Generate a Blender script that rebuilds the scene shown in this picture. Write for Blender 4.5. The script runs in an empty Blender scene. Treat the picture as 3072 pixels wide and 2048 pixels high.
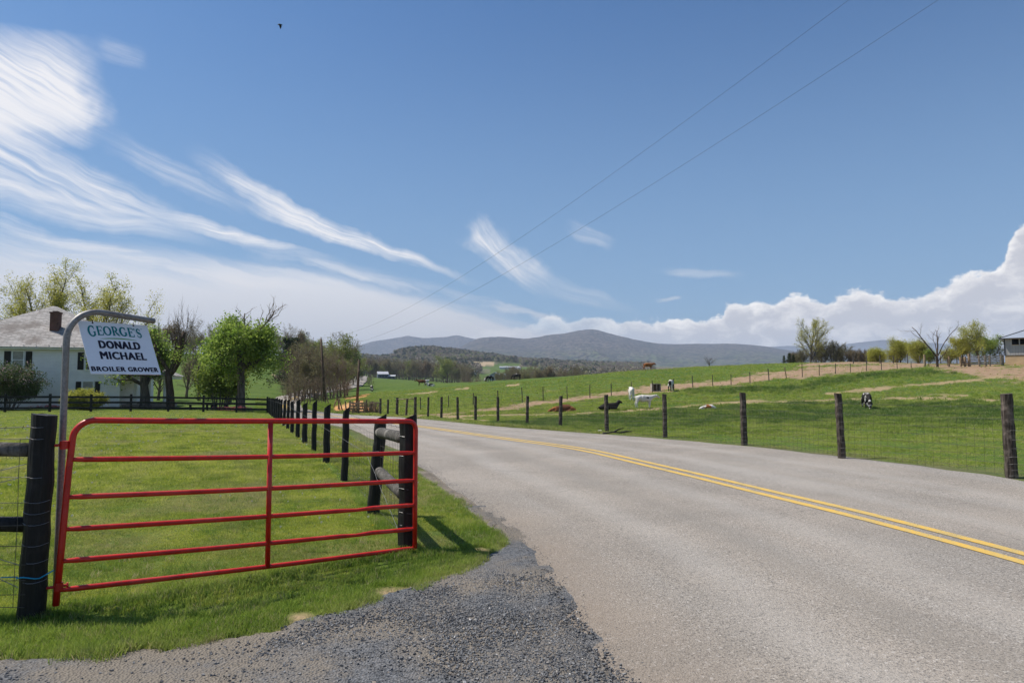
import bpy, bmesh, math, random
import numpy as np
from mathutils import Vector, Matrix, Euler, noise
R = math.radians
scene = bpy.context.scene
COL = scene.collection

# ------------------------------------------------------------------ camera
EYE = 1.7
F, CX, CY, HZ = 2048.0, 1536.0, 1024.0, 1150.0
PITCH = math.atan((HZ - CY) / F)
cam_data = bpy.data.cameras.new('camera')
cam_data.sensor_width = 36.0
cam_data.lens = 24.0
cam_data.clip_start = 0.05
cam_data.clip_end = 60000.0
cam = bpy.data.objects.new('camera', cam_data)
COL.objects.link(cam)
cam.location = (0, 0, EYE)
cam.rotation_euler = (math.pi / 2 + PITCH, 0, 0)
scene.camera = cam

# ------------------------------------------------------------------ light
SUN_EL = R(57.5)
SUN_DIR = Vector((-0.98, 0.21, 0)).normalized() * math.cos(SUN_EL) + Vector((0, 0, math.sin(SUN_EL)))
sun_data = bpy.data.lights.new('sun', 'SUN')
sun_data.energy = 5.0
sun_data.angle = R(0.53)
sun_data.color = (1.0, 0.94, 0.85)
sun = bpy.data.objects.new('sun', sun_data)
COL.objects.link(sun)
sun.rotation_euler = SUN_DIR.to_track_quat('Z', 'Y').to_euler()
sun.location = (-30, 10, 60)

scene.view_settings.view_transform = 'Standard'
scene.view_settings.look = 'None'
scene.view_settings.exposure = 0.27
scene.view_settings.gamma = 1.0
scene.view_settings.use_curve_mapping = False
scene.render.engine = 'CYCLES'
scene.cycles.max_bounces = 5
scene.cycles.diffuse_bounces = 3
scene.cycles.glossy_bounces = 2
scene.cycles.transmission_bounces = 3
scene.cycles.transparent_max_bounces = 8
scene.cycles.volume_bounces = 0
scene.cycles.caustics_reflective = False
scene.cycles.caustics_refractive = False
scene.cycles.use_denoising = True
scene.cycles.volume_step_rate = 4
try:
    scene.cycles.use_adaptive_sampling = True
    scene.cycles.adaptive_threshold = 0.015
except Exception:
    pass


# ------------------------------------------------------------------ node helper
class NT:
    def __init__(s, tree):
        s.t = tree
        s.n = tree.nodes
        s.l = tree.links

    def node(s, typ, **kw):
        nd = s.n.new(typ)
        for k, v in kw.items():
            setattr(nd, k, v)
        return nd

    def put(s, sock, v):
        if v is None:
            return
        if hasattr(v, 'is_output'):
            s.l.new(v, sock)
        else:
            if isinstance(v, (tuple, list)) and len(v) == 3 and sock.type == 'RGBA':
                v = tuple(v) + (1.0,)
            sock.default_value = v

    def math(s, op, a, b=None, c=None, clamp=False):
        nd = s.node('ShaderNodeMath', operation=op, use_clamp=clamp)
        s.put(nd.inputs[0], a)
        s.put(nd.inputs[1], b)
        s.put(nd.inputs[2], c)
        return nd.outputs[0]

    def add(s, a, b): return s.math('ADD', a, b)
    def sub(s, a, b): return s.math('SUBTRACT', a, b)
    def mul(s, a, b, clamp=False): return s.math('MULTIPLY', a, b, clamp=clamp)

    def mix(s, f, a, b, mode='MIX'):
        nd = s.node('ShaderNodeMix', data_type='RGBA', blend_type=mode, clamp_factor=True)
        s.put(nd.inputs[0], f)
        s.put(nd.inputs[6], a)
        s.put(nd.inputs[7], b)
        return nd.outputs[2]

    def rng(s, v, a, b, c=0.0, d=1.0, smooth=True):
        nd = s.node('ShaderNodeMapRange', interpolation_type='SMOOTHSTEP' if smooth else 'LINEAR')
        s.put(nd.inputs[0], v)
        s.put(nd.inputs[1], a)
        s.put(nd.inputs[2], b)
        s.put(nd.inputs[3], c)
        s.put(nd.inputs[4], d)
        return nd.outputs[0]

    def noise(s, scale, detail=3.0, rough=0.55, vec=None, dist=0.0, out=0):
        nd = s.node('ShaderNodeTexNoise')
        nd.inputs['Scale'].default_value = scale
        nd.inputs['Detail'].default_value = detail
        nd.inputs['Roughness'].default_value = rough
        nd.inputs['Distortion'].default_value = dist
        if vec is not None:
            s.l.new(vec, nd.inputs['Vector'])
        return nd.outputs[out]

    def voronoi(s, scale, vec=None, feature='F1', out='Distance', rnd=1.0):
        nd = s.node('ShaderNodeTexVoronoi', feature=feature)
        nd.inputs['Scale'].default_value = scale
        nd.inputs['Randomness'].default_value = rnd
        if vec is not None:
            s.l.new(vec, nd.inputs['Vector'])
        return nd.outputs[out]

    def pos(s): return s.node('ShaderNodeNewGeometry').outputs['Position']
    def obj(s): return s.node('ShaderNodeTexCoord').outputs['Object']
    def gen(s): return s.node('ShaderNodeTexCoord').outputs['Generated']
    def rand(s): return s.node('ShaderNodeObjectInfo').outputs['Random']

    def attr(s, name, out='Color', kind='GEOMETRY'):
        nd = s.node('ShaderNodeAttribute', attribute_type=kind, attribute_name=name)
        return nd.outputs[out]

    def sep(s, v):
        nd = s.node('ShaderNodeSeparateXYZ')
        s.l.new(v, nd.inputs[0])
        return nd.outputs

    def comb(s, x, y, z):
        nd = s.node('ShaderNodeCombineXYZ')
        s.put(nd.inputs[0], x)
        s.put(nd.inputs[1], y)
        s.put(nd.inputs[2], z)
        return nd.outputs[0]

    def scl(s, v, sc):
        nd = s.node('ShaderNodeMapping')
        s.l.new(v, nd.inputs[0])
        nd.inputs[3].default_value = sc
        return nd.outputs[0]

    def bump(s, h, dist, strength=1.0):
        nd = s.node('ShaderNodeBump')
        nd.inputs['Strength'].default_value = strength
        nd.inputs['Distance'].default_value = dist
        s.l.new(h, nd.inputs['Height'])
        return nd.outputs[0]


def material(name, fn, rough=0.8, spec=0.3, metal=0.0):
    """fn(nt) -> dict(color=, rough=, normal=, trans=)"""
    m = bpy.data.materials.new(name)
    m.use_nodes = True
    nt = NT(m.node_tree)
    b = m.node_tree.nodes['Principled BSDF']
    d = fn(nt)
    nt.put(b.inputs['Base Color'], d.get('color', (0.5, 0.5, 0.5)))
    nt.put(b.inputs['Roughness'], d.get('rough', rough))
    nt.put(b.inputs['Metallic'], d.get('metal', metal))
    b.inputs['Specular IOR Level'].default_value = spec
    if 'normal' in d:
        nt.l.new(d['normal'], b.inputs['Normal'])
    if 'trans' in d:          # leaf-like translucency
        tr = nt.node('ShaderNodeBsdfTranslucent')
        nt.put(tr.inputs[0], d.get('tcolor', d['color']))
        mx = nt.node('ShaderNodeMixShader')
        mx.inputs[0].default_value = d['trans']
        nt.l.new(b.outputs[0], mx.inputs[1])
        nt.l.new(tr.outputs[0], mx.inputs[2])
        out = [n for n in nt.n if n.type == 'OUTPUT_MATERIAL'][0]
        nt.l.new(mx.outputs[0], out.inputs[0])
    return m


def plain(name, col, rough=0.8, spec=0.3, metal=0.0, var=0.25, scale=6.0, coord='obj', bump=0.0):
    def fn(nt):
        v = nt.obj() if coord == 'obj' else nt.pos()
        n1 = nt.noise(scale, 4, 0.6, v)
        n2 = nt.noise(scale * 9, 3, 0.6, v)
        f = nt.add(nt.mul(n1, 0.6), nt.mul(n2, 0.4))
        f = nt.rng(f, 0.3, 0.7, 1 - var, 1 + var, smooth=False)
        c = nt.mix(1.0, col, nt.comb(f, f, f), 'MULTIPLY')
        d = dict(color=c)
        if bump:
            d['normal'] = nt.bump(n2, bump)
        return d
    return material(name, fn, rough, spec, metal)


# ------------------------------------------------------------------ sky with clouds
def azel(px, py):
    az = math.atan((px - CX) / F)
    return az, math.atan((HZ - py) / F * math.cos(az))


world = bpy.data.worlds.new('World')
scene.world = world
world.use_nodes = True
wn = NT(world.node_tree)
wn.n.clear()
sky = wn.node('ShaderNodeTexSky', sky_type='NISHITA', sun_disc=False)
sky.sun_elevation = SUN_EL
sky.sun_rotation = math.atan2(SUN_DIR.x, SUN_DIR.y)
sky.altitude = 300
sky.air_density = 1.0
sky.dust_density = 1.2
sky.ozone_density = 1.0
wdir = wn.node('ShaderNodeTexCoord').outputs['Generated']
wx, wy, wz = wn.sep(wdir)
AZ = wn.math('ARCTAN2', wx, wy)
EL = wn.math('ARCSINE', wz)
P2 = wn.comb(AZ, EL, 0.0)
# gentle domain warp so no cloud edge is a clean curve
wcol = wn.noise(9.0, 2.0, 0.55, P2, out=1)
wr, wg, wb_ = wn.sep(wcol)
wcol2 = wn.noise(38.0, 2.0, 0.6, P2, out=1)
wr2, wg2, _ = wn.sep(wcol2)
AZw = wn.add(AZ, wn.add(wn.mul(wn.sub(wr, 0.5), 0.050), wn.mul(wn.sub(wr2, 0.5), 0.034)))
ELw = wn.add(EL, wn.add(wn.mul(wn.sub(wg, 0.5), 0.026), wn.mul(wn.sub(wg2, 0.5), 0.008)))


def shared_noise(slope, low, high, seed, detail=4.0):
    ux, uy = math.cos(slope), math.sin(slope)
    Aq = wn.add(AZ, wn.mul(wn.sub(wr, 0.5), 0.05))
    Eq = wn.add(EL, wn.mul(wn.sub(wg, 0.5), 0.034))
    t = wn.add(wn.mul(Aq, ux), wn.mul(Eq, uy))
    s_ = wn.sub(wn.mul(Eq, ux), wn.mul(Aq, uy))
    n = wn.noise(1.0, detail, 0.68, wn.comb(wn.mul(t, low), wn.mul(s_, high), seed))
    return wn.rng(n, 0.26, 0.72, 0.0, 1.0)


NS = {'flat': shared_noise(R(-4), 5.0, 95.0, 1.0, 5.0), 'fan': shared_noise(R(-21), 5.5, 110.0, 4.0, 5.0), 'steep': shared_noise(R(-40), 9.0, 75.0, 9.0, 5.0)}


def streak(p0, p1, w0, w1, strength, low=6.0, high=90.0, sharp=1.0, seed=0.0, fade0=0.15, fade1=0.35, warp=True,
           cut=None, base=0.25):
    a0, e0 = azel(*p0)
    a1, e1 = azel(*p1)
    L = math.hypot(a1 - a0, e1 - e0)
    ux, uy = (a1 - a0) / L, (e1 - e0) / L
    A, E = (AZw, ELw) if warp else (AZ, EL)
    dx = wn.sub(A, a0)
    dy = wn.sub(E, e0)
    t = wn.add(wn.mul(dx, ux), wn.mul(dy, uy))
    s_ = wn.sub(wn.mul(dy, ux), wn.mul(dx, uy))
    W0, W1 = w0 * .92 / F, w1 * .92 / F
    strength = strength * .86
    w = wn.rng(t, 0.0, L, W0, W1, smooth=False)
    q = wn.math('DIVIDE', s_, w)
    m = wn.math('SUBTRACT', 1.0, wn.mul(q, q), clamp=True)
    m = wn.math('POWER', m, sharp)
    m = wn.mul(m, wn.rng(t, -fade0 * L * 0.3, fade0 * L, 0, 1))
    m = wn.mul(m, wn.rng(t, L * (1 - fade1), L, 1, 0))
    an = math.degrees(math.atan2(uy, ux))
    n = NS['flat' if abs(an) < 11 else 'fan' if abs(an) < 33 else 'steep']
    mm = wn.mul(wn.mul(m, wn.add(base, wn.mul(n, 1.25 - base))), strength)
    return mm


parts = []
# (px in photograph) big frayed cloud top left
parts.append(streak((-420, 215), (318, 245), 175, 135, 1.25, 5, 38, 0.8, 1.3, 0.1, 0.28, base=.48))
parts.append(streak((-420, 320), (330, 300), 60, 45, 1.1, 5, 45, 0.8, 2.2, 0.1, 0.25, base=.5))
parts.append(streak((250, 100), (440, 150), 40, 26, 0.38, 9, 40, 1.0, 3.1, 0.3, 0.5))
# streaks fanning down to the right
parts.append(streak((-300, 350), (640, 700), 130, 36, 1.05, 4, 60, 1.0, 5.7, 0.05, 0.5))
parts.append(streak((-200, 520), (700, 730), 60, 26, 0.75, 4, 60, 1.0, 6.7, 0.05, 0.5))
parts.append(streak((420, 625), (1080, 795), 34, 10, 1.15, 5, 80, 1.0, 7.9, 0.3, 0.6))
parts.append(streak((570, 450), (980, 690), 38, 42, 0.8, 6, 60, 1.0, 8.4, 0.4, 0.3))
parts.append(streak((700, 560), (1480, 870), 52, 12, 1.35, 4, 60, 1.0, 9.6, 0.25, 0.5))
parts.append(streak((290, 390), (760, 640), 42, 40, 0.5, 6, 50, 1.0, 10.3, 0.3, 0.5))
parts.append(streak((-300, 690), (620, 800), 70, 40, 0.55, 4, 50, 1.0, 12.1, 0.1, 0.6))
parts.append(streak((-100, 640), (560, 800), 26, 14, 0.7, base=.2))
parts.append(streak((900, 780), (1330, 900), 16, 10, 0.7, base=.2))
parts.append(streak((300, 760), (1000, 880), 20, 14, 0.6, base=.2))
# hooked wisps in the middle
parts.append(streak((1395, 680), (1700, 890), 62, 60, 0.95, 9, 40, 1.2, 14.2, 0.12, 0.5))
parts.append(streak((1640, 850), (1930, 950), 45, 14, 0.45, 7, 60, 1.0, 15.5, 0.3, 0.5))
parts.append(streak((1700, 672), (1850, 735), 34, 30, 0.42, 9, 50, 1.0, 16.5, 0.4, 0.4))
parts.append(streak((1990, 808), (2230, 832), 14, 18, 0.42, 9, 120, 1.0, 18.1, 0.4, 0.4))
parts.append(streak((1960, 896), (2060, 888), 9, 7, 0.55, 9, 90, 1.0, 19.1, 0.4, 0.4))
parts.append(streak((1440, 912), (1720, 965), 15, 12, 0.8, 9, 70, 1.0, 20.1, 0.3, 0.3))
cir = parts[0]
for q_ in parts[1:]:
    inv = wn.math('SUBTRACT', 1.0, q_, clamp=True)
    # 1-(1-a)(1-b)
    cir = wn.sub(1.0, wn.mul(wn.math('SUBTRACT', 1.0, cir, clamp=True), inv))
# thin veil of high cloud low in the sky, thickest to the left
veil_n = wn.noise(1.0, 5, 0.6, wn.comb(wn.mul(wn.add(AZw, wn.mul(ELw, 1.8)), 3.0), wn.mul(wn.add(ELw, wn.mul(AZw, 0.22)), 34.0), 3.3))
v_top = wn.rng(AZ, R(-20), R(14), R(9.3), R(3.0))
v_edge = wn.sub(v_top, wn.mul(wn.sub(veil_n, 0.5), 0.09))
veil = wn.rng(wn.sub(EL, v_edge), -0.030, 0.016, 0.80, 0.0)
veil = wn.mul(veil, wn.rng(AZ, R(2), R(24), 1.0, 0.30))
# faint cirrus elsewhere round the dome
oth = wn.rng(wn.noise(1.0, 6, 0.6, wn.comb(wn.mul(AZ, 3.0), wn.mul(EL, 9.0), 9.0)), 0.55, 0.8, 0, 0.55)
oth = wn.mul(oth, wn.rng(wn.math('ABSOLUTE', AZ), R(42), R(55), 0.0, 1.0))
inv = wn.math('SUBTRACT', 1.0, wn.mul(wn.math('POWER', cir, 1.15), 0.90), clamp=True)
inv = wn.mul(inv, wn.math('SUBTRACT', 1.0, veil, clamp=True))
inv = wn.mul(inv, wn.math('SUBTRACT', 1.0, oth, clamp=True))
cirrus = wn.math('SUBTRACT', 1.0, inv, clamp=True)

# cumulus bank on the horizon: a height curve over azimuth with billowing edges
curve = wn.node('ShaderNodeFloatCurve')
pts = [(1230, 1010), (1440, 985), (1600, 962), (1660, 928), (1720, 945), (1780, 938), (1850, 950), (1960, 952),
       (2110, 945), (2170, 935), (2190, 905), (2300, 905), (2400, 868), (2470, 900), (2560, 862), (2640, 872), (2720, 892),
       (2800, 862), (2880, 825), (2960, 800), (3010, 790), (3040, 735), (3120, 650), (3300, 690), (3600, 840)]
a_lo, a_hi = azel(1100, 900)[0], azel(3700, 900)[0]
cpts = [((azel(x, y)[0] - a_lo) / (a_hi - a_lo), azel(x, y + 9)[1] * 3.0) for x, y in pts]
cm = curve.mapping.curves[0]
cm.points[0].location = (0.0, cpts[0][1] * 0.8)
cm.points[1].location = (1.0, cpts[-1][1])
for x, y in cpts:
    cm.points.new(x, y)
curve.mapping.update()
cq = wn.rng(AZ, a_lo, a_hi, 0, 1, smooth=False)
wn.l.new(cq, curve.inputs['Value'])
c_top = wn.mul(curve.outputs[0], 1 / 3.0)
b1 = wn.voronoi(26.0, wn.comb(AZw, wn.mul(ELw, 1.5), 0.0), feature='SMOOTH_F1')
b2 = wn.noise(60.0, 5, 0.65, wn.comb(AZ, wn.mul(EL, 1.4), 2.0))
b3 = wn.voronoi(80.0, wn.comb(AZw, wn.mul(ELw, 1.3), 0.5), feature='SMOOTH_F1')
puff = wn.add(wn.mul(wn.sub(0.45, b1), 0.020), wn.add(wn.mul(wn.sub(b2, 0.5), 0.026), wn.mul(wn.sub(0.4, b3), 0.007)))
cu_d = wn.sub(wn.add(c_top, puff), EL)
cum = wn.rng(cu_d, -0.0016, 0.0060, 0.0, 0.90)
cum = wn.mul(cum, wn.rng(AZ, R(-8), R(17), 0.15, 1.0))
# cumulus body: bright top edges, lilac grey lower, modelled by billow noise
cu_lit = wn.rng(cu_d, 0.0, 0.022, 1.0, 0.05)
cu_tex = wn.noise(24.0, 6, 0.62, wn.comb(AZw, wn.mul(ELw, 1.7), 7.0))
cu_f = wn.math('ADD', wn.mul(cu_lit, 0.75), wn.rng(cu_tex, 0.40, 0.70, -0.12, 0.55), clamp=True)
C_GREY = (0.58, 0.56, 0.575)
C_WHITE = (1.08, 1.02, 0.95)
cu_col = wn.mix(cu_f, C_GREY, C_WHITE)
ci_low = wn.rng(EL, 0.02, 0.20, 0.0, 1.0)
ci_col = wn.mix(ci_low, (0.64, 0.595, 0.575), (0.84, 0.82, 0.82))

SKY_STR = 0.105
# clouds are as bright as sunlit cloud; colours above are display values, so divide by the sky strength
def lum(c):
    return wn.mix(1.0, c, (1 / SKY_STR, 1 / SKY_STR, 1 / SKY_STR), 'MULTIPLY')
skyc = wn.mix(1.0, sky.outputs[0], (0.395, 0.655, 0.905), 'MULTIPLY')
# the sun lamp already carries the glare round the sun
skyc = wn.mix(1.0, skyc, lum((0.62, 0.66, 0.72)), 'DARKEN')
# thin haze paling the blue towards the horizon
pale = wn.rng(EL, 0.0, 0.60, 0.62, 0.0)
skyc = wn.mix(pale, skyc, lum((0.24, 0.37, 0.525)))
c1 = wn.mix(cirrus, skyc, lum(ci_col))
c2 = wn.mix(cum, c1, lum(cu_col))
below = wn.rng(EL, -0.03, 0.0, 1.0, 0.0)
c3 = wn.mix(below, c2, lum((0.16, 0.18, 0.14)))
bg = wn.node('ShaderNodeBackground')
bg.inputs['Strength'].default_value = SKY_STR
wn.l.new(c3, bg.inputs[0])
wo = wn.node('ShaderNodeOutputWorld')
wn.l.new(bg.outputs[0], wo.inputs[0])
world.cycles.sampling_method = 'MANUAL'
world.cycles.sample_map_resolution = 512


# ------------------------------------------------------------------ mesh builder
class MB:
    def __init__(s):
        s.v = []
        s.nv = 0
        s.f = {}          # n -> list of (array, mat)

    def add(s, verts, faces, mat=0):
        verts = np.asarray(verts, float).reshape(-1, 3)
        s.v.append(verts)
        if isinstance(faces, np.ndarray):
            s.f.setdefault(faces.shape[1], []).append((faces + s.nv, mat))
        else:
            by = {}
            for f in faces:
                by.setdefault(len(f), []).append(f)
            for n, fl in by.items():
                s.f.setdefault(n, []).append((np.array(fl) + s.nv, mat))
        s.nv += len(verts)
        return s

    def box(s, c, size, rz=0.0, mat=0, rot=None, jit=None):
        hx, hy, hz = size[0] / 2, size[1] / 2, size[2] / 2
        v = np.array([[x, y, z] for x in (-hx, hx) for y in (-hy, hy) for z in (-hz, hz)])
        if jit:
            v = v + np.random.uniform(-jit, jit, v.shape)
        M = np.array((rot if rot is not None else Euler((0, 0, rz)).to_matrix()))
        v = v @ M.T + np.array(c)
        return s.add(v, np.array([[0, 1, 3, 2], [4, 6, 7, 5], [0, 4, 5, 1], [2, 3, 7, 6], [0, 2, 6, 4], [1, 5, 7, 3]]), mat)

    def beam(s, p0, p1, w, h, mat=0, up=(0, 0, 1)):
        p0, p1 = Vector(p0), Vector(p1)
        d = (p1 - p0)
        L = d.length
        d.normalize()
        side = d.cross(Vector(up))
        if side.length < 1e-4:
            side = Vector((1, 0, 0))
        side.normalize()
        u = side.cross(d)
        M = Matrix((d, side, u)).transposed()
        return s.box((p0 + p1) / 2, (L, w, h), rot=M, mat=mat)

    def tube(s, pts, rad, n=8, mat=0, cap=True):
        pts = np.asarray(pts, float)
        k = len(pts)
        rad = np.full(k, rad, float) if np.isscalar(rad) else np.asarray(rad, float)
        seg = np.diff(pts, axis=0)
        seg /= np.maximum(np.linalg.norm(seg, axis=1, keepdims=True), 1e-9)
        tan = np.concatenate([seg[:1], seg[:-1] + seg[1:], seg[-1:]])
        tan /= np.maximum(np.linalg.norm(tan, axis=1, keepdims=True), 1e-9)
        t0 = tan[0]
        ref = np.array([0, 0, 1.0]) if abs(t0[2]) < 0.8 else np.array([1.0, 0, 0])
        a0 = np.cross(t0, ref)
        a0 /= max(np.linalg.norm(a0), 1e-9)
        a = np.empty_like(pts)
        a[0] = a0
        for i_ in range(1, k):
            q_ = a[i_ - 1] - tan[i_] * float(a[i_ - 1] @ tan[i_])
            a[i_] = q_ / max(float(np.sqrt(q_ @ q_)), 1e-9)
        b = np.cross(tan, a)
        th = np.linspace(0, 2 * np.pi, n, endpoint=False)
        ring = (a[:, None, :] * np.cos(th)[None, :, None] + b[:, None, :] * np.sin(th)[None, :, None]) * rad[:, None, None]
        v = (pts[:, None, :] + ring).reshape(-1, 3)
        i = np.arange(k - 1)[:, None] * n
        j = np.arange(n)[None, :]
        j2 = (j + 1) % n
        f = np.stack([i + j, i + j2, i + n + j2, i + n + j], axis=-1).reshape(-1, 4)
        s.add(v, f, mat)
        if cap:
            base = s.nv - len(v)
            s.f.setdefault(n, []).append((np.array([list(range(n - 1, -1, -1))]) + base, mat))
            s.f.setdefault(n, []).append((np.array([list(range(n))]) + base + (k - 1) * n, mat))
        return s

    def build(s, name, mats=None, parent=None, smooth=False, link=True, loc=None):
        me = bpy.data.meshes.new(name)
        V = np.concatenate(s.v) if s.v else np.zeros((0, 3))
        me.vertices.add(len(V))
        me.vertices.foreach_set('co', V.astype(np.float32).ravel())
        loops, starts, tot, mi = [], [], [], []
        off = 0
        for n, lst in s.f.items():
            for arr, mat in lst:
                m_ = len(arr)
                loops.append(arr.ravel())
                starts.append(off + np.arange(m_) * n)
                tot.append(np.full(m_, n))
                mi.append(np.full(m_, mat))
                off += m_ * n
        if loops:
            loops = np.concatenate(loops).astype(np.int32)
            starts = np.concatenate(starts).astype(np.int32)
            mi = np.concatenate(mi).astype(np.int32)
            me.loops.add(len(loops))
            me.loops.foreach_set('vertex_index', loops)
            me.polygons.add(len(starts))
            me.polygons.foreach_set('loop_start', starts)
            me.polygons.foreach_set('material_index', mi)
            me.polygons.foreach_set('use_smooth', np.full(len(starts), bool(smooth)))
        if mats is not None:
            for m in (mats if isinstance(mats, (list, tuple)) else [mats]):
                me.materials.append(m)
        me.update(calc_edges=True)
        if not link:
            return me
        return obj(name, me, parent, loc)


def obj(name, me, parent=None, loc=None):
    o = bpy.data.objects.new(name, me)
    COL.objects.link(o)
    if parent is not None:
        o.parent = parent
    if loc is not None:
        o.location = loc
    return o


def tag(o, label=None, cat=None, group=None, kind=None):
    if label: o['label'] = label
    if cat: o['category'] = cat
    if group: o['group'] = group
    if kind: o['kind'] = kind
    return o


def thing(name, label, cat, loc=(0, 0, 0), rz=0.0, group=None):
    o = bpy.data.objects.new(name, None)
    o.empty_display_size = 0.3
    COL.objects.link(o)
    o.location = loc
    o.rotation_euler = (0, 0, rz)
    return tag(o, label, cat, group)


def copy_tree(o, parent=None, label=None, loc=None, rz=None, scale=None):
    c = o.copy()
    COL.objects.link(c)
    if parent is not None:
        c.parent = parent
    if label: c['label'] = label
    if loc is not None: c.location = loc
    if rz is not None: c.rotation_euler = (0, 0, rz)
    if scale is not None: c.scale = (scale, scale, scale) if np.isscalar(scale) else scale
    for ch in list(o.children):
        copy_tree(ch, c)
    return c


# ------------------------------------------------------------------ where things stand
def ray(px, py):
    a = (px - CX) / F
    b = (CY - py) / F
    c, s_ = math.cos(PITCH), math.sin(PITCH)
    return Vector((a, c - s_ * b, s_ + c * b))


def pt(px, py, D):
    """world point at forward distance D seen at photograph position px, py"""
    r = ray(px, py)
    return Vector((0, 0, EYE)) + r * (D / r.y)


def proj(X, Y, Z):
    c, s_ = math.cos(PITCH), math.sin(PITCH)
    z = Z - EYE
    fw = Y * c + z * s_
    up = -Y * s_ + z * c
    fw = np.maximum(fw, 1e-3)
    return CX + F * X / fw, CY - F * up / fw
# ------------------------------------------------------------------ terrain heights
# columns: azimuth (as a photograph x), rows: (distance, height)
def zz(D, py): return EYE + (HZ - py) * D / F

_far = [(1000, 10), (1400, 25), (2000, 50), (2600, 60), (4000, 90), (8000, 110), (16000, 120)]
TERR = {
    -1600: [(12, 0), (17, 0), (30, -.08), (48, -.27), (60, -.45), (90, 0), (150, 3), (300, 15), (450, 24), (700, 30)] + _far,
    0: [(12, 0), (17, 0), (30, -.08), (48, -.27), (60, -.45), (80, zz(80, 1205)), (120, zz(120, 1168)), (180, 4.2), (300, 16.5), (450, 29), (700, 36)] + _far,
    400: [(12, 0), (17, 0), (30, -.08), (48, -.27), (60, -.45), (80, zz(80, 1207)), (120, zz(120, 1162)), (180, 5.0), (300, 14), (450, 24), (700, 30)] + _far,
    600: [(12, 0), (17, 0), (30, -.12), (50, -.4), (60, -.5), (80, zz(80, 1208)), (120, zz(120, 1165)), (180, 4.6), (300, 12), (450, 20), (700, 25)] + _far,
    830: [(12, 0), (17, 0), (30, -.2), (53, -.6), (60, -.7), (80, zz(80, 1213)), (120, zz(120, 1180)), (180, 4.2), (300, 14), (450, 22), (700, 26)] + _far,
    960: [(12, 0), (17, 0), (30, -.22), (45, -.5), (53, -.68), (60, -.78), (65, zz(65, 1222)), (73, zz(73, 1212)), (84, -1.1), (100, -1.2), (120, -.9), (180, .8), (300, 9), (450, 16), (700, 20)] + _far,
    1050: [(12, 0), (17, 0), (30, -.22), (45, -.53), (53, -.75), (60, -.75), (75, -.1), (85, .25), (105, -.55), (130, zz(130, 1189)), (180, zz(180, 1172)), (300, zz(300, 1150)), (450, zz(450, 1137)), (600, zz(600, 1128)), (800, 10)] + _far,
    1110: [(12, 0), (17, 0), (30, -.22), (45, -.53), (53, -.75), (60, -.75), (80, -.1), (100, .14), (150, -.2), (300, zz(300, 1148)), (450, zz(450, 1139)), (600, zz(600, 1134)), (800, 8.5)] + _far,
    1200: [(12, 0), (17, 0), (30, -.22), (45, -.55), (53, -.75), (65, zz(65, 1224)), (85, zz(85, 1198)), (110, zz(110, 1178)), (150, zz(150, 1162)), (300, zz(300, 1145)), (600, zz(600, 1137)), (800, 7)] + _far,
    1300: [(12, 0), (17, 0), (30, -.22), (40, -.45), (50, -.68), (62, zz(62, 1227)), (85, zz(85, 1195)), (110, zz(110, 1173)), (150, zz(150, 1154)), (200, zz(200, 1144)), (300, 2.1), (600, 2.9), (800, 5)] + _far,
    1450: [(12, 0), (17, 0), (28, -.2), (35, -.37), (45, -.55), (55, zz(55, 1231)), (70, zz(70, 1211)), (100, zz(100, 1173)), (140, zz(140, 1142)), (165, 2.25), (300, -2), (600, 0), (800, 5)] + _far,
    1600: [(12, 0), (18, 0), (28, -.2), (40, -.45), (50, zz(50, 1237)), (62, zz(62, 1220)), (75, zz(75, 1206)), (100, zz(100, 1168)), (140, zz(140, 1134)), (165, 2.7), (300, -2), (600, 0), (800, 5)] + _far,
    1800: [(12, 0), (18, 0), (24, -.1), (35, -.32), (50, zz(50, 1238)), (62, zz(62, 1215)), (75, zz(75, 1187)), (100, zz(100, 1150)), (125, zz(125, 1117)), (150, 3.5), (300, -1), (600, 0), (800, 4)] + _far,
    2000: [(12, 0), (18, 0), (24, -.08), (35, -.3), (50, zz(50, 1238)), (57, zz(57, 1224)), (66, zz(66, 1196)), (75, zz(75, 1173)), (95, zz(95, 1138)), (120, zz(120, 1101)), (140, 4.3), (250, 1), (600, 0), (800, 4)] + _far,
    2300: [(12, 0), (17, .05), (24, 0), (35, -.16), (47, zz(47, 1233)), (60, zz(60, 1190)), (75, zz(75, 1143)), (95, zz(95, 1110)), (112, zz(112, 1087)), (135, 4.8), (250, 2), (600, 0), (800, 4)] + _far,
    2600: [(12, .03), (15, .1), (24, .05), (35, -.06), (47, zz(47, 1231)), (62, zz(62, 1178)), (75, zz(75, 1130)), (83, zz(83, 1110)), (100, zz(100, 1091)), (112, zz(112, 1083)), (135, 5.2), (250, 2), (600, 0), (800, 4)] + _far,
    2800: [(11, .03), (14, .14), (24, .12), (35, .02), (47, zz(47, 1222)), (62, zz(62, 1173)), (80, zz(80, 1113)), (95, zz(95, 1094)), (110, 5.0), (135, 4.8), (250, 2), (600, 0), (800, 4)] + _far,
    3072: [(10, .02), (12, .17), (24, .22), (35, .2), (47, zz(47, 1210)), (62, zz(62, 1162)), (80, zz(80, 1110)), (92, zz(92, 1089)), (110, 4.95), (135, 4.8), (250, 2), (600, 0), (800, 4)] + _far,
    4600: [(10, .02), (12, .17), (30, .3), (47, .4), (62, 1.2), (80, 3), (92, 4.2), (110, 5), (135, 5), (250, 3), (600, 0), (800, 4)] + _far,
}
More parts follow.
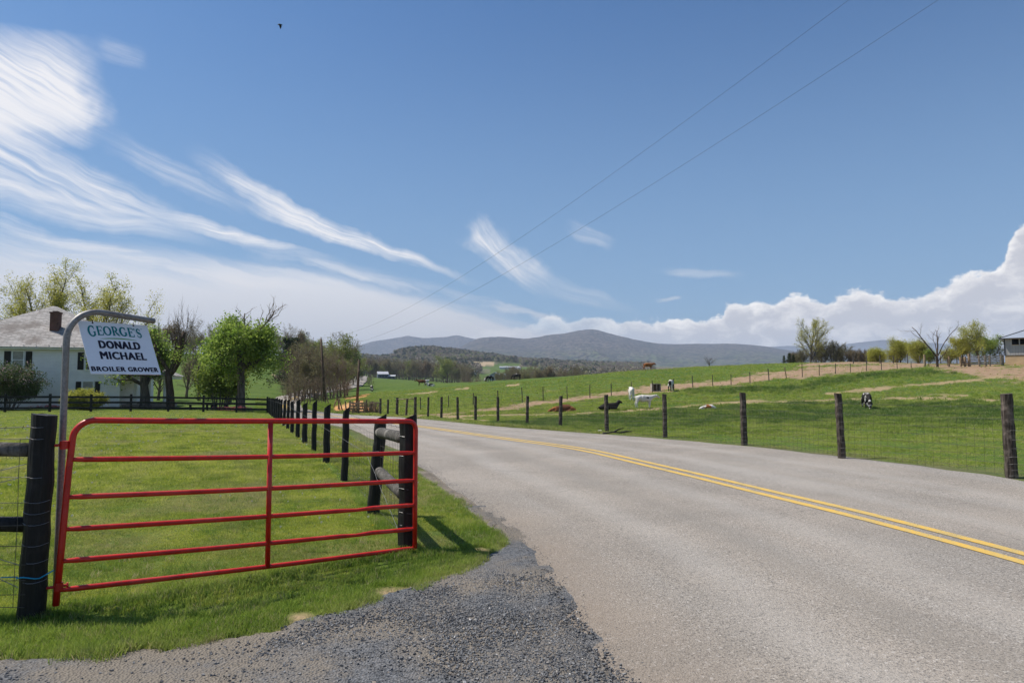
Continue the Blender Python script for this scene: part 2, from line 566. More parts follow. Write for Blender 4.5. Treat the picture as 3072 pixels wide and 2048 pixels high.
# wooded rise and sloping fields in the middle distance
for k_, add_ in {960: [(1000, 14), (1400, 40), (1900, 78), (2400, 70)], 1050: [(1000, 15), (1400, 38), (1900, 84), (2400, 66)],
                 1200: [(1000, 14), (1400, 36), (1900, 100), (2400, 66)], 1300: [(1000, 14), (1400, 38), (1900, 104), (2400, 66)],
                 1450: [(1000, 12), (1400, 40), (1900, 76), (2400, 62)], 1600: [(1000, 10), (1400, 32), (1900, 56), (2400, 60)]}.items():
    TERR[k_] = [p for p in TERR[k_] if p[0] <= 800] + add_ + [(4000, 90), (8000, 110), (16000, 120)]

_us = np.array(sorted(TERR))
_as = np.arctan((_us - CX) / F)
_lg = np.linspace(math.log(5.0), math.log(16000.0), 520)
_tab = np.zeros((len(_us), len(_lg)))
for i_, u_ in enumerate(_us):
    p_ = TERR[u_]
    _tab[i_] = np.interp(_lg, [math.log(5)] + [math.log(q[0]) for q in p_], [0.0] + [q[1] for q in p_])
A0, A1, NA = _as[0], _as[-1], 260
_ag = np.linspace(A0, A1, NA)
TAB = np.zeros((NA, len(_lg)))
for j_ in range(len(_lg)):
    TAB[:, j_] = np.interp(_ag, _as, _tab[:, j_])


def _blur(a, k, axis):
    ker = np.exp(-0.5 * (np.arange(-3 * k, 3 * k + 1) / k) ** 2)
    ker /= ker.sum()
    pad = [(0, 0), (0, 0)]
    pad[axis] = (3 * k, 3 * k)
    ap = np.pad(a, pad, mode='edge')
    return np.apply_along_axis(lambda m: np.convolve(m, ker, 'valid'), axis, ap)


TAB = _blur(_blur(TAB, 4, 0), 3, 1)


def vnoise(x, y, seed=0):
    """cheap smooth value noise in numpy"""
    xi, yi = np.floor(x), np.floor(y)
    xf, yf = x - xi, y - yi
    u, v = xf * xf * (3 - 2 * xf), yf * yf * (3 - 2 * yf)

    def h(a, b):
        n = np.sin(a * 127.1 + b * 311.7 + seed * 74.7) * 43758.5453
        return n - np.floor(n)
    return (h(xi, yi) * (1 - u) + h(xi + 1, yi) * u) * (1 - v) + (h(xi, yi + 1) * (1 - u) + h(xi + 1, yi + 1) * u) * v


def fbm(x, y, seed=0, o=4):
    t, a, s_ = 0, 0.5, 0
    for k in range(o):
        t = t + a * vnoise(x * 2 ** k, y * 2 ** k, seed + k * 17)
        s_ += a
        a *= 0.5
    return t / s_


# road edges (world), near to far
RL = np.array([(1.9, -9), (1.25, 0), (.84, 2.5), (.60, 3.9), (.35, 5.3), (.2, 7.2), (-.15, 8.5), (-.68, 10.2), (-1.8, 13.9), (-2.95, 17.8), (-4.8, 23.2), (-6.75, 28.8), (-8.7, 33), (-11.8, 39.5), (-15.6, 47), (-18.6, 54), (-21.6, 61), (-24.8, 70), (-29.6, 84), (-36, 105), (-41, 130), (-45.2, 160), (-50.0, 200), (-69.5, 300), (-91, 400), (-122, 550), (-145, 660)])
RR = np.array([(10.6, -9), (9.6, 2), (8.9, 8), (8.4, 11.2), (7.8, 13.7), (6.6, 17.3), (4.9, 21.4), (2.1, 26.6), (-.55, 31.4), (-2.7, 36), (-4.9, 41), (-8.0, 46.6), (-12.2, 52), (-16.6, 58.5), (-19.6, 64), (-21.5, 70), (-25.6, 82), (-31.6, 104), (-36.2, 130), (-39.6, 160), (-43.8, 200), (-63.5, 300), (-85, 400), (-116, 550), (-139, 660)])


def resample(P, n):
    P = np.asarray(P, float)
    d = np.r_[0, np.cumsum(np.hypot(*np.diff(P, axis=0).T))]
    t = np.linspace(0, 1, n) ** 1.7 * d[-1]
    Q = np.stack([np.interp(t, d, P[:, 0]), np.interp(t, d, P[:, 1])], 1)
    for _ in range(3):
        Q[1:-1] = (Q[:-2] + 2 * Q[1:-1] + Q[2:]) / 4
    return Q


RLs, RRs = resample(RL, 420), resample(RR, 420)
_rc = (RLs + RRs) / 2


def road_inside(X, Y):
    """>0 on the road, metres to the nearer edge (approx.)"""
    xl = np.interp(Y, RLs[:, 1], RLs[:, 0])
    xr = np.interp(Y, RRs[:, 1], RRs[:, 0])
    return np.minimum(X - xl, xr - X) * np.where(Y > 15, .88, .97)


def height(X, Y):
    X, Y = np.asarray(X, float), np.asarray(Y, float)
    a = np.clip(np.arctan2(X, Y), A0 + 1e-6, A1 - 1e-6)
    r = np.hypot(X, Y)
    D = np.clip(r * np.cos(a), 5.0, 15999.0)
    fi = (a - A0) / (A1 - A0) * (NA - 1)
    fj = (np.log(D) - _lg[0]) / (_lg[-1] - _lg[0]) * (len(_lg) - 1)
    i = np.clip(fi.astype(int), 0, NA - 2)
    j = np.clip(fj.astype(int), 0, len(_lg) - 2)
    u, v = fi - i, fj - j
    z = (TAB[i, j] * (1 - u) + TAB[i + 1, j] * u) * (1 - v) + (TAB[i, j + 1] * (1 - u) + TAB[i + 1, j + 1] * u) * v
    # hummocks, calmer near the roadside and on the lawn
    off = np.clip((-road_inside(X, Y) - 2.5) / 8.0, 0, 1)
    lawn = np.clip((-X - 2) / 6, 0, 1) * np.clip((56 - Y) / 5, 0, 1)
    z = z + (fbm(X * .22, Y * .22, 3) - .5) * .34 * off * (1 - .85 * lawn) * np.clip(D / 40, 0, 1)
    z = z + (fbm(X * .9, Y * .9, 8, 2) - .5) * .09 * off * (1 - .7 * lawn) * np.clip((90 - D) / 40, 0, 1)
    z = z + (fbm(X * .01, Y * .01, 5) - .5) * np.clip((D - 700) / 900, 0, 1) * 16
    return z


def H1(x, y): return float(height(np.array([x]), np.array([y]))[0])


def gp(px, py, dmin=2.0, dmax=900.0):
    """world point on the ground seen at px, py"""
    D = np.exp(np.linspace(math.log(dmin), math.log(dmax), 1500))
    r = ray(px, py)
    X, Z = r.x / r.y * D, EYE + r.z / r.y * D
    g = height(X, D)
    k = np.argmax(Z <= g)
    if not (Z <= g).any():
        k = len(D) - 1
    if k > 0:
        a = (Z[k - 1] - g[k - 1]); b = (g[k] - Z[k])
        t = a / max(a + b, 1e-9)
        d = D[k - 1] + (D[k] - D[k - 1]) * t
    else:
        d = D[0]
    x = r.x / r.y * d
    return Vector((x, d, H1(x, d)))


def onD(px, D):
    x = (px - CX) / F * D
    return Vector((x, D, H1(x, D)))


# the mown verge / lawn outline beside the gravel (world, from the photograph)
LAWN_EDGE = [(gp(*p).x, gp(*p).y) for p in [(0, 1984), (135, 1979), (270, 1973), (352, 1957), (541, 1941), (649, 1925), (700, 1916), (838, 1895), (882, 1868), (965, 1846), (1080, 1826), (1137, 1797), (1197, 1772), (1253, 1758), (1352, 1727), (1435, 1700), (1468, 1666), (1520, 1640), (1515, 1608), (1452, 1560), (1354, 1484), (1267, 1425), (1230, 1390)]]
LAWN_EDGE = [(-14.0, 3.7), (-7.0, 3.95)] + LAWN_EDGE + [(-2.6, 15.2), (-3.5, 18.0), (-5.3, 23), (-7.2, 28.6), (-9.2, 33), (-12.2, 39), (-15.9, 46.5), (-19.2, 54)]
LAWN_POLY = np.array(LAWN_EDGE + [(-60, 54), (-60, 3.7)])


BARE = [(gp(900, 1850).x, gp(900, 1850).y, .12), (gp(1170, 1775).x, gp(1170, 1775).y, .16), (gp(1440, 1650).x, gp(1440, 1650).y, .12)]


def in_poly(X, Y, P):
    c = np.zeros(X.shape, bool)
    n = len(P)
    for i in range(n):
        x0, y0 = P[i]
        x1, y1 = P[(i + 1) % n]
        if y0 == y1:
            continue
        c ^= ((y0 > Y) != (y1 > Y)) & (X < (x1 - x0) * (Y - y0) / (y1 - y0) + x0)
    return c


def poly_dist(X, Y, P, closed=True):
    d = np.full(X.shape, 1e9)
    n = len(P)
    for i in range(n if closed else n - 1):
        x0, y0 = P[i]
        x1, y1 = P[(i + 1) % n]
        dx, dy = x1 - x0, y1 - y0
        t = np.clip(((X - x0) * dx + (Y - y0) * dy) / (dx * dx + dy * dy + 1e-12), 0, 1)
        d = np.minimum(d, np.hypot(X - x0 - t * dx, Y - y0 - t * dy))
    return d


# bare earth in the pastures, as (line, half widths), kind
DIRT = [
    ([(1180, 1250), (1290, 1244), (1400, 1237), (1550, 1220), (1700, 1201), (1850, 1183), (1950, 1170), (2080, 1157), (2200, 1146), (2300, 1129), (2400, 1119), (2500, 1110), (2600, 1102), (2760, 1095)],
     [2, 3, 6, 9, 9, 10, 12, 12, 13, 16, 18, 18, 14, 10], 'red', 45, 110),
    ([(1250, 1249), (1450, 1247), (1700, 1243), (1850, 1237), (1950, 1229), (2100, 1216), (2250, 1206), (2400, 1204), (2500, 1199), (2616, 1197), (2826, 1196), (3100, 1206)], [3, 4, 4, 5, 6, 5, 6, 6, 6, 6, 5, 6], 'tan', 42, 64),
    ([(2490, 1180), (2600, 1168), (2740, 1155), (2900, 1142), (3000, 1130)], [6, 8, 5, 4, 5], 'tan', 48, 75),
    ([(2780, 1183), (2900, 1186)], [7, 5], 'tan', 46, 60),
    ([(2800, 1099), (2880, 1104), (2960, 1110), (3080, 1115)], [8, 19, 30, 36], 'red', 58, 100),
    ([(1870, 1110), (1960, 1104), (2060, 1098), (2140, 1090)], [3, 4, 4, 3], 'red', 100, 150),
    ([(2400, 1095), (2500, 1090), (2640, 1087), (2780, 1088), (2900, 1088)], [5, 6, 6, 7, 8], 'red', 80, 135),
    ([(985, 1232), (1020, 1225), (1060, 1222), (1110, 1228)], [5, 14, 16, 10], 'orange', 55, 80),
    ([(1035, 1195), (1070, 1193), (1100, 1189)], [5, 7, 4], 'orange', 60, 110),
    ([(1062, 1206), (1090, 1204)], [5, 5], 'orange', 55, 100),
    ([(1084, 1184), (1106, 1182)], [4, 4], 'orange', 70, 120),
    ([(1216, 1183), (1290, 1179)], [2, 3], 'tan', 80, 150),
    ([(1290, 1176), (1310, 1174)], [4, 4], 'tan', 80, 150),
    ([(1366, 1168), (1404, 1164)], [3, 6], 'tan', 80, 150),
    ([(1520, 1156), (1556, 1153)], [3, 4], 'tan', 90, 150),
    ([(1640, 1172), (1680, 1170)], [2, 2], 'tan', 80, 150),
    ([(1330, 1250), (1470, 1262)], [3, 3], 'tan', 28, 46),
    ([(818, 1122), (845, 1138), (872, 1152)], [5, 10, 9], 'tan', 80, 260),
]
LUSH = [
    ([(2330, 1175), (2480, 1150), (2600, 1128), (2720, 1118), (2860, 1118)], [10, 13, 12, 12, 5], 55, 90),
    ([(1500, 1275), (1700, 1272), (1900, 1262), (2200, 1250), (2600, 1240), (3100, 1245)], [12, 22, 32, 40, 46, 52], 18, 55),
    ([(2060, 1172), (2200, 1172), (2350, 1165)], [10, 10, 8], 50, 80),
    ([(1950, 1240), (2400, 1215), (2900, 1212)], [8, 8, 6], 40, 55),
]


def stroke(px, py, line, ws):
    best = np.full(px.shape, -1e9)
    for (p, q, w0, w1) in zip(line[:-1], line[1:], ws[:-1], ws[1:]):
        dx, dy = q[0] - p[0], q[1] - p[1]
        t = np.clip(((px - p[0]) * dx + (py - p[1]) * dy) / (dx * dx + dy * dy), 0, 1)
        ex = (px - p[0] - t * dx) * (.35 if len(line) > 3 else 1)
        d = np.hypot(ex, py - p[1] - t * dy)
        best = np.maximum(best, 1 - d / (w0 + (w1 - w0) * t))
    return best


def masks(X, Y, Z):
    """dirt, tan, lawn, lush weights on the ground at X, Y"""
    px, py = proj(X, Y, Z)
    n = fbm(X * .5, Y * .5, 21, 4)
    n2 = fbm(X * 2.2, Y * 2.2, 31, 3)
    red = np.zeros(X.shape); tan = np.zeros(X.shape); org = np.zeros(X.shape); lush = np.zeros(X.shape)
    fr = Y > 0
    for line, ws, kind, d0, d1 in DIRT:
        s_ = stroke(px, py, line, ws)
        s_ = np.clip((s_ + (n - .5) * 1.9 + (n2 - .5) * 1.1) * 1.6 + .1, 0, 1) * (s_ > -.8) * (Y > d0) * (Y < d1)
        if kind == 'red': red = np.maximum(red, s_)
        elif kind == 'tan': tan = np.maximum(tan, s_)
        else: org = np.maximum(org, s_)
    for line, ws, d0, d1 in LUSH:
        s_ = stroke(px, py, line, ws)
        s_ = np.clip((s_ + (n - .5) * 1.6 + (n2 - .5) * .8) * 1.4 + .1, 0, 1) * (Y > d0) * (Y < d1)
        lush = np.maximum(lush, s_)
    lawn = in_poly(X, Y, LAWN_POLY).astype(float)
    return red, tan, org, lush, lawn


# ------------------------------------------------------------------ terrain mesh
ang = np.concatenate([np.linspace(-math.pi, -R(47), 60, endpoint=False), np.linspace(-R(47), R(44), 860), np.linspace(R(44), math.pi, 60)[1:]])
rad = [0.6]
while rad[-1] < 15500:
    r_ = rad[-1]
    rad.append(r_ * (1.016 if 3 < r_ < 160 else 1.04 if r_ < 3 else 1.028))
rad = np.array(rad)
AA, RRr = np.meshgrid(ang, rad)
X_, Y_ = np.sin(AA) * RRr, np.cos(AA) * RRr
Z_ = height(X_.ravel(), Y_.ravel()).reshape(X_.shape)
# the ground dips a little under the road and the gravel so their sheets lie on top
ri = road_inside(X_, Y_)
Z_ -= np.clip((ri - .05) / .35, 0, 1) * np.clip(.05 + RRr * .0022, 0, .5) * (Y_ < 700)
Z_ -= .02 * (~in_poly(X_, Y_, LAWN_POLY)) * (Y_ < 9.6) * (X_ < 1.7) * (X_ > -13)
on_drive = (~in_poly(X_, Y_, LAWN_POLY)) & (Y_ < 12) & (X_ < 2) & (X_ > -14)
nr, na = X_.shape
idx = np.arange(nr * na).reshape(nr, na)
quads = np.stack([idx[:-1, :-1], idx[:-1, 1:], idx[1:, 1:], idx[1:, :-1]], -1).reshape(-1, 4)
g = MB()
g.add(np.stack([X_, Y_, Z_], -1).reshape(-1, 3), quads)
red, tan_, org, lush, lawn_m = masks(X_.ravel(), Y_.ravel(), Z_.ravel())
pxs, pys = proj(X_.ravel(), Y_.ravel(), Z_.ravel())
Xf, Yf = X_.ravel(), Y_.ravel()
# roadside shoulder (dry grass and grit), the drive, field tones in the valley
shoulder = np.clip(1 - (-ri.ravel()) / (0.75 + .5 * fbm(Xf * .8, Yf * .8, 4)), 0, 1) * (Yf < 80)
nearlawn = (Xf > -9) & (Xf < 2) & (Yf > 2) & (Yf < 10)
dl_ = np.full(Xf.shape, 9.0)
dl_[nearlawn] = poly_dist(Xf[nearlawn], Yf[nearlawn], np.array(LAWN_EDGE), closed=False)
bare_m = np.clip(1 - (np.hypot(Xf + 3.95, Yf - 4.74) / .25) ** 2, 0, 1) + np.clip(1 - dl_ / .07, 0, 1) * .7
for bx_, by_, br_r in BARE: bare_m = bare_m + np.clip(1.25 - np.hypot(Xf - bx_, (Yf - by_)) / br_r, 0, 1)
tan_ = np.maximum(tan_, np.clip(bare_m, 0, 1))
drive = ((~in_poly(Xf, Yf, LAWN_POLY)) & (Yf < 13.5) & (Yf > -12) & (Xf < 1.5 + 0 * Xf) & (Xf > -14)).astype(float)
ef = fbm(Xf * .006, Yf * .006, 77, 3)
wood = np.clip((ef - .44) * 9, 0, 1) * np.clip((Yf - 650) / 100, 0, 1)
wood = np.where((Yf > 1550) & (Yf < 2600), 1.0, wood)
fields = [((1290, 1440), (1088, 1100), 'g'), ((1412, 1482), (1085, 1098), 't'), ((1478, 1560), (1090, 1100), 'g'), ((1470, 1600), (1100, 1118), 'g'), ((1120, 1180), (1066, 1072), 'g')]
ftan = np.zeros(Xf.shape)
for (x0, x1), (y0, y1), k_ in fields:
    m_ = (pxs > x0) & (pxs < x1) & (pys > y0) & (pys < y1) & (Yf > 800) & (Yf < 2500)
    wood = np.where(m_, 0, wood)
    if k_ == 't': ftan = np.where(m_, 1.0, ftan)
ground_mat = None


def ground_fn(nt):
    v = nt.pos()
    m1 = nt.attr('mask_a')
    red_, tan2, org_ = nt.sep(m1)
    m2 = nt.attr('mask_b')
    lush_, lawn_, shl = nt.sep(m2)
    m3 = nt.attr('mask_c')
    drv, wood_, ft = nt.sep(m3)
    n_s = nt.noise(14.0, 5, 0.65, v)
    n_f = nt.noise(60.0, 3, 0.6, v)
    n_m = nt.noise(1.3, 5, 0.6, v)
    n_l = nt.noise(0.16, 4, 0.55, v)
    n_st = nt.noise(1.0, 4, 0.6, nt.scl(v, (1.2, 4.5, 1)))
    past = nt.mix(nt.rng(n_l, .35, .65), (0.052, 0.098, 0.014), (0.088, 0.135, 0.022))
    past = nt.mix(nt.mul(nt.rng(n_m, .42, .68), .75), past, (0.110, 0.135, 0.034))
    past = nt.mix(nt.rng(n_st, .52, .72), past, (0.028, 0.064, 0.012))
    lawn = nt.mix(nt.rng(n_m, .35, .65), (0.062, 0.100, 0.012), (0.105, 0.150, 0.026))
    lawn = nt.mix(nt.mul(nt.rng(n_l, .5, .7), .6), lawn, (0.14, 0.155, 0.045))
    lawn = nt.mix(nt.mul(nt.rng(n_s, .4, .7), .5), lawn, (0.035, 0.066, 0.010))
    # pale stripes left by the mower
    sx, sy, _z = nt.sep(v)
    ax = nt.add(nt.mul(sx, .93), nt.mul(sy, .36))
    stripe = nt.node('ShaderNodeTexWave', wave_type='BANDS')
    stripe.inputs['Scale'].default_value = 0.19
    stripe.inputs['Distortion'].default_value = 1.2
    nt.l.new(nt.comb(ax, 0.0, 0.0), stripe.inputs['Vector'])
    lawn = nt.mix(nt.mul(nt.rng(stripe.outputs[1], .80, .98), .22), lawn, (0.17, 0.18, 0.06))
    col = nt.mix(lawn_, past, lawn)
    lus = nt.mix(nt.rng(n_s, .35, .65), (0.020, 0.052, 0.012), (0.052, 0.098, 0.022))
    col = nt.mix(nt.mul(lush_, .85), col, lus)
    dirt = nt.mix(nt.rng(n_m, .3, .7), (0.25, 0.162, 0.100), (0.34, 0.245, 0.160))
    dirt = nt.mix(nt.mul(nt.rng(n_s, .45, .75), .6), dirt, (0.14, 0.085, 0.048))
    tanc = nt.mix(nt.rng(n_s, .3, .7), (0.36, 0.26, 0.155), (0.23, 0.185, 0.09))
    orgc = nt.mix(nt.rng(n_m, .3, .7), (0.50, 0.185, 0.060), (0.56, 0.34, 0.16))
    shc = nt.mix(nt.rng(n_s, .35, .65), (0.19, 0.155, 0.095), (0.115, 0.125, 0.045))
    ok = nt.rng(n_s, .38, .56)
    col = nt.mix(nt.mul(shl, nt.rng(nt.add(nt.mul(n_s, .6), nt.mul(n_m, .5)), .38, .66)), col, shc)
    col = nt.mix(nt.mul(red_, nt.rng(nt.add(n_s, nt.mul(red_, .4)), .42, .66)), col, dirt)
    col = nt.mix(nt.mul(tan2, nt.rng(nt.add(n_s, nt.mul(tan2, .3)), .45, .66)), col, tanc)
    col = nt.mix(nt.mul(org_, nt.rng(nt.add(n_s, nt.mul(org_, .5)), .45, .66)), col, orgc)
    dr = nt.mix(nt.rng(n_m, .35, .65), (0.165, 0.140, 0.110), (0.25, 0.21, 0.165))
    dr = nt.mix(nt.mul(nt.rng(n_f, .4, .7), .5), dr, (0.10, 0.098, 0.10))
    col = nt.mix(drv, col, dr)
    # valley: bare woods and far fields
    nw = nt.noise(0.010, 4, 0.6, v)
    nwf = nt.noise(0.09, 4, 0.6, v)
    wd = nt.mix(nt.rng(nw, .4, .62), (0.15, 0.125, 0.095), (0.12, 0.15, 0.055))
    wd = nt.mix(nt.mul(nt.rng(nwf, .45, .65), .6), wd, (0.045, 0.048, 0.028))
    col = nt.mix(wood_, col, wd)
    col = nt.mix(ft, col, (0.36, 0.27, 0.17))
    h = nt.add(nt.mul(n_s, .05), nt.add(nt.mul(n_m, .12), nt.mul(n_f, .012)))
    return dict(color=col, normal=nt.bump(h, 1.0, 0.7))


M_ground = material('ground', ground_fn, rough=0.95, spec=0.1)
pasture = g.build('ground', M_ground, smooth=True)
tag(pasture, kind='structure')
me = pasture.data
for nm, arrs in (('mask_a', (red, tan_, org)), ('mask_b', (lush, lawn_m, shoulder)), ('mask_c', (drive, wood, ftan))):
    at = me.color_attributes.new(nm, 'FLOAT_COLOR', 'POINT')
    c4 = np.ones((len(Xf), 4), np.float32)
    for k_, a_ in enumerate(arrs):
        c4[:, k_] = a_
    at.data.foreach_set('color', c4.ravel())


# ------------------------------------------------------------------ road
def asphalt_fn(nt):
    v = nt.pos()
    n1 = nt.noise(160.0, 2, 0.7, v)
    n2 = nt.noise(0.55, 5, 0.6, v)
    n3 = nt.noise(55.0, 4, 0.75, v)
    vo = nt.voronoi(80.0, v)
    base = nt.mix(nt.rng(n2, .35, .65), (0.245, 0.216, 0.184), (0.312, 0.272, 0.230))
    sx, sy, sz = nt.sep(v)
    lng = nt.noise(1.0, 3, 0.5, nt.comb(nt.mul(nt.add(sx, nt.mul(sy, .3)), 1.1), nt.mul(sy, .12), 0))
    base = nt.mix(nt.mul(nt.rng(lng, .5, .68), .35), base, (0.33, 0.31, 0.285))
    base = nt.mix(nt.rng(vo, .02, .32, .75, 0), base, (0.36, 0.335, 0.30))
    base = nt.mix(nt.mul(nt.rng(n3, .50, .62), .85), base, (0.085, 0.078, 0.070))
    base = nt.mix(nt.mul(nt.rng(nt.noise(24.0, 3, .7, v), .54, .66), .45), base, (0.11, 0.10, 0.09))
    base = nt.mix(nt.mul(nt.rng(nt.noise(38.0, 2, .7, v), .58, .68), .6), base, (0.52, 0.48, 0.44))
    base = nt.mix(nt.mul(nt.rng(n1, .58, .75), .6), base, (0.46, 0.44, 0.41))
    acr = nt.attr('across', 'Fac')
    wob = nt.mul(nt.sub(nt.noise(.5, 3, .5, v), .5), .06)
    aw = nt.add(acr, wob)
    trk = None
    for c_ in (.17, .37, .63, .83):
        q_ = nt.rng(nt.math('ABSOLUTE', nt.sub(aw, c_)), .0, .055, 1, 0)
        trk = q_ if trk is None else nt.add(trk, q_)
    base = nt.mix(nt.mul(trk, .24), base, (0.40, 0.375, 0.345))
    mid_ = nt.rng(nt.math('ABSOLUTE', nt.sub(aw, .27)), .0, .05, 1, 0)
    base = nt.mix(nt.mul(mid_, .32), base, (0.17, 0.155, 0.135))
    edge = nt.rng(aw, .0, .13, 1, 0)
    near = nt.rng(sy, 6.0, 12.0, 1, 0)
    base = nt.mix(nt.mul(nt.mul(edge, near), nt.rng(n2, .3, .7, .35, .75)), base, (0.21, 0.165, 0.125))
    spots = nt.rng(nt.noise(4.5, 3, .6, v), .70, .76)
    base = nt.mix(nt.mul(spots, .35), base, (0.12, 0.105, 0.09))
    wv = nt.node('ShaderNodeVectorMath', operation='ADD')
    nt.l.new(v, wv.inputs[0])
    wsc = nt.node('ShaderNodeVectorMath', operation='SCALE')
    nt.l.new(nt.noise(1.6, 5, .65, v, out=1), wsc.inputs[0])
    wsc.inputs['Scale'].default_value = 0.55
    nt.l.new(wsc.outputs[0], wv.inputs[1])
    cr = nt.voronoi(0.30, wv.outputs[0], feature='DISTANCE_TO_EDGE')
    crk = nt.mul(nt.rng(cr, 0.0, 0.0075, 1, 0), nt.rng(nt.noise(.7, 2, .5, v), .48, .56))
    base = nt.mix(nt.mul(crk, .22), base, (0.06, 0.055, 0.05))
    hgt = nt.add(nt.mul(vo, -.006), nt.mul(n3, .006))
    return dict(color=base, normal=nt.bump(hgt, 1.0, .8))


M_asph = material('asphalt', asphalt_fn, rough=0.9, spec=0.25)
NW = 14
road = MB()
jl = (fbm(np.arange(420) * .9, np.zeros(420), 5) - .5) * .22
RLj = RLs.copy(); RLj[:, 0] += jl
jr = (fbm(np.arange(420) * .9, np.ones(420) * 3, 9) - .5) * .2
RRj = RRs.copy(); RRj[:, 0] += jr


def road_z(X, Y):
    D = np.hypot(X, Y)
    return height(X, Y) + .012 + np.clip((D - 30) * .0010, 0, .25)


t_ = np.linspace(0, 1, NW)
P = RLj[:, None, :] * (1 - t_)[None, :, None] + RRj[:, None, :] * t_[None, :, None]
RX, RY = P[..., 0], P[..., 1]
RZ = road_z(RX.ravel(), RY.ravel()).reshape(RX.shape) + .03 * (1 - (2 * t_ - 1) ** 2)[None, :]
ii = np.arange(RX.size).reshape(RX.shape)
road.add(np.stack([RX, RY, RZ], -1).reshape(-1, 3), np.stack([ii[:-1, :-1], ii[:-1, 1:], ii[1:, 1:], ii[1:, :-1]], -1).reshape(-1, 4))
for side in (0, -1):      # broken edge of the asphalt
    e = np.stack([RX[:, side], RY[:, side], RZ[:, side]], -1)
    lo = e.copy(); lo[:, 2] -= .12
    lo[:, 0] += (-.03 if side == 0 else .03)
    k_ = np.arange(len(e) - 1)
    road.add(np.concatenate([e, lo]), np.stack([k_, k_ + 1, k_ + 1 + len(e), k_ + len(e)], -1))
road_o = tag(road.build('road', M_asph, smooth=True), kind='structure')
ac_ = road_o.data.attributes.new('across', 'FLOAT', 'POINT')
av_ = np.full(len(road_o.data.vertices), 0.0, np.float32)
av_[:RX.size] = np.broadcast_to(t_[None, :], RX.shape).ravel()
ac_.data.foreach_set('value', av_)


def yel_fn(nt):
    v = nt.pos()
    n1 = nt.noise(22.0, 5, .7, v)
    n2 = nt.noise(3.0, 3, .6, v)
    f = nt.rng(nt.add(nt.mul(n1, .75), nt.mul(n2, .3)), .40, .60)
    c = nt.mix(f, (0.62, 0.37, 0.055), (0.50, 0.36, 0.12))
    n3 = nt.noise(90.0, 3, .7, v)
    c = nt.mix(nt.rng(nt.add(n3, nt.mul(n2, .35)), .74, .84), c, (0.17, 0.155, 0.13))
    return dict(color=c)


M_yel = material('road_paint', yel_fn, rough=0.75)
CL = np.array([(6.6, -6), (5.75, 1.5), (5.35, 4.0), (4.93, 6.57), (4.30, 9.2), (3.62, 11.7), (1.98, 16.9), (-.85, 23.4), (-3.84, 29.9), (-7.6, 37.6), (-13.6, 49.5), (-17.8, 56.2), (-21.2, 64.0), (-25.2, 76), (-30, 92), (-35.6, 114), (-39.3, 140), (-42.6, 165), (-47, 200)])
CL[:6, 0] -= .07
CLs = resample(CL, 300)
tn = np.gradient(CLs, axis=0)
tn /= np.linalg.norm(tn, axis=1, keepdims=True)
nn = np.stack([tn[:, 1], -tn[:, 0]], 1)


def crown(X, Y):
    xl = np.interp(Y, RLs[:, 1], RLs[:, 0]); xr = np.interp(Y, RRs[:, 1], RRs[:, 0])
    t = np.clip((X - xl) / (xr - xl), 0, 1)
    return road_z(X, Y) + .03 * (1 - (2 * t - 1) ** 2)


lines = thing('road_marking', 'double yellow centre line painted on the curving road', 'road marking', (0, 0, 0))
for off in (-.150, .150):
    ml = MB()
    rows = []
    for w_ in (-.070, .070):
        q = CLs + nn * (off + w_)
        rows.append(np.stack([q[:, 0], q[:, 1], crown(q[:, 0], q[:, 1]) + .006], -1))
    k_ = np.arange(299)
    ml.add(np.concatenate(rows), np.stack([k_, k_ + 300, k_ + 301, k_ + 1], -1))
    ml.build('painted_line', M_yel, lines)

# gravel drive: a sheet between the lawn edge and the road, joining the asphalt in a ragged line
drv = MB()
gxl = np.concatenate([np.linspace(-13, -4.2, 50, endpoint=False), np.arange(-4.2, 1.7, .032)])
gyl = np.concatenate([np.linspace(-9, 2.2, 60, endpoint=False), np.arange(2.2, 9.6, .032)])
NXg, NYg = len(gxl), len(gyl)
gx, gy = np.meshgrid(gxl, gyl)
gx, gy = gx.ravel(), gy.ravel()
jx = (fbm(gx * 5, gy * 5, 61, 4) - .5) * .22
jy = (fbm(gx * 5, gy * 5, 62, 4) - .5) * .22
dpl = poly_dist(gx, gy, np.array(LAWN_EDGE), closed=False)
inl = in_poly(gx + jx, gy + jy, LAWN_POLY)
inside = (~inl | (dpl < .22)) & (road_inside(gx, gy) < .45)
okv = inside.reshape(NYg, NXg)
iid = np.arange(NXg * NYg).reshape(NYg, NXg)
okq = okv[:-1, :-1] & okv[:-1, 1:] & okv[1:, 1:] & okv[1:, :-1]
qd = np.stack([iid[:-1, :-1][okq], iid[:-1, 1:][okq], iid[1:, 1:][okq], iid[1:, :-1][okq]], -1)
used, inv_ = np.unique(qd, return_inverse=True)
gzz = height(gx, gy) + .006 + (fbm(gx * 3, gy * 3, 6, 3)) * .012 - .05 * inl * np.clip(dpl / .06, 0, 1) - .05 * np.clip((road_inside(gx, gy) - .12) / .2, 0, 1)
drv.add(np.stack([gx, gy, gzz], -1)[used], inv_.reshape(-1, 4))


def gravel_fn(nt):
    v = nt.pos()
    n_m = nt.noise(.8, 4, .6, v)
    n_f = nt.noise(70, 4, .7, v)
    vo = nt.voronoi(60, v)
    voc = nt.voronoi(60, v, out='Color')
    sx, sy, _ = nt.sep(voc)
    st = nt.mix(sx, (0.055, 0.06, 0.068), (0.18, 0.185, 0.195))
    du = nt.mix(n_f, (0.14, 0.122, 0.10), (0.25, 0.215, 0.175))
    c = nt.mix(nt.rng(nt.add(n_m, nt.mul(n_f, .3)), .52, .75), st, du)
    return dict(color=c, normal=nt.bump(vo, .02, .8))


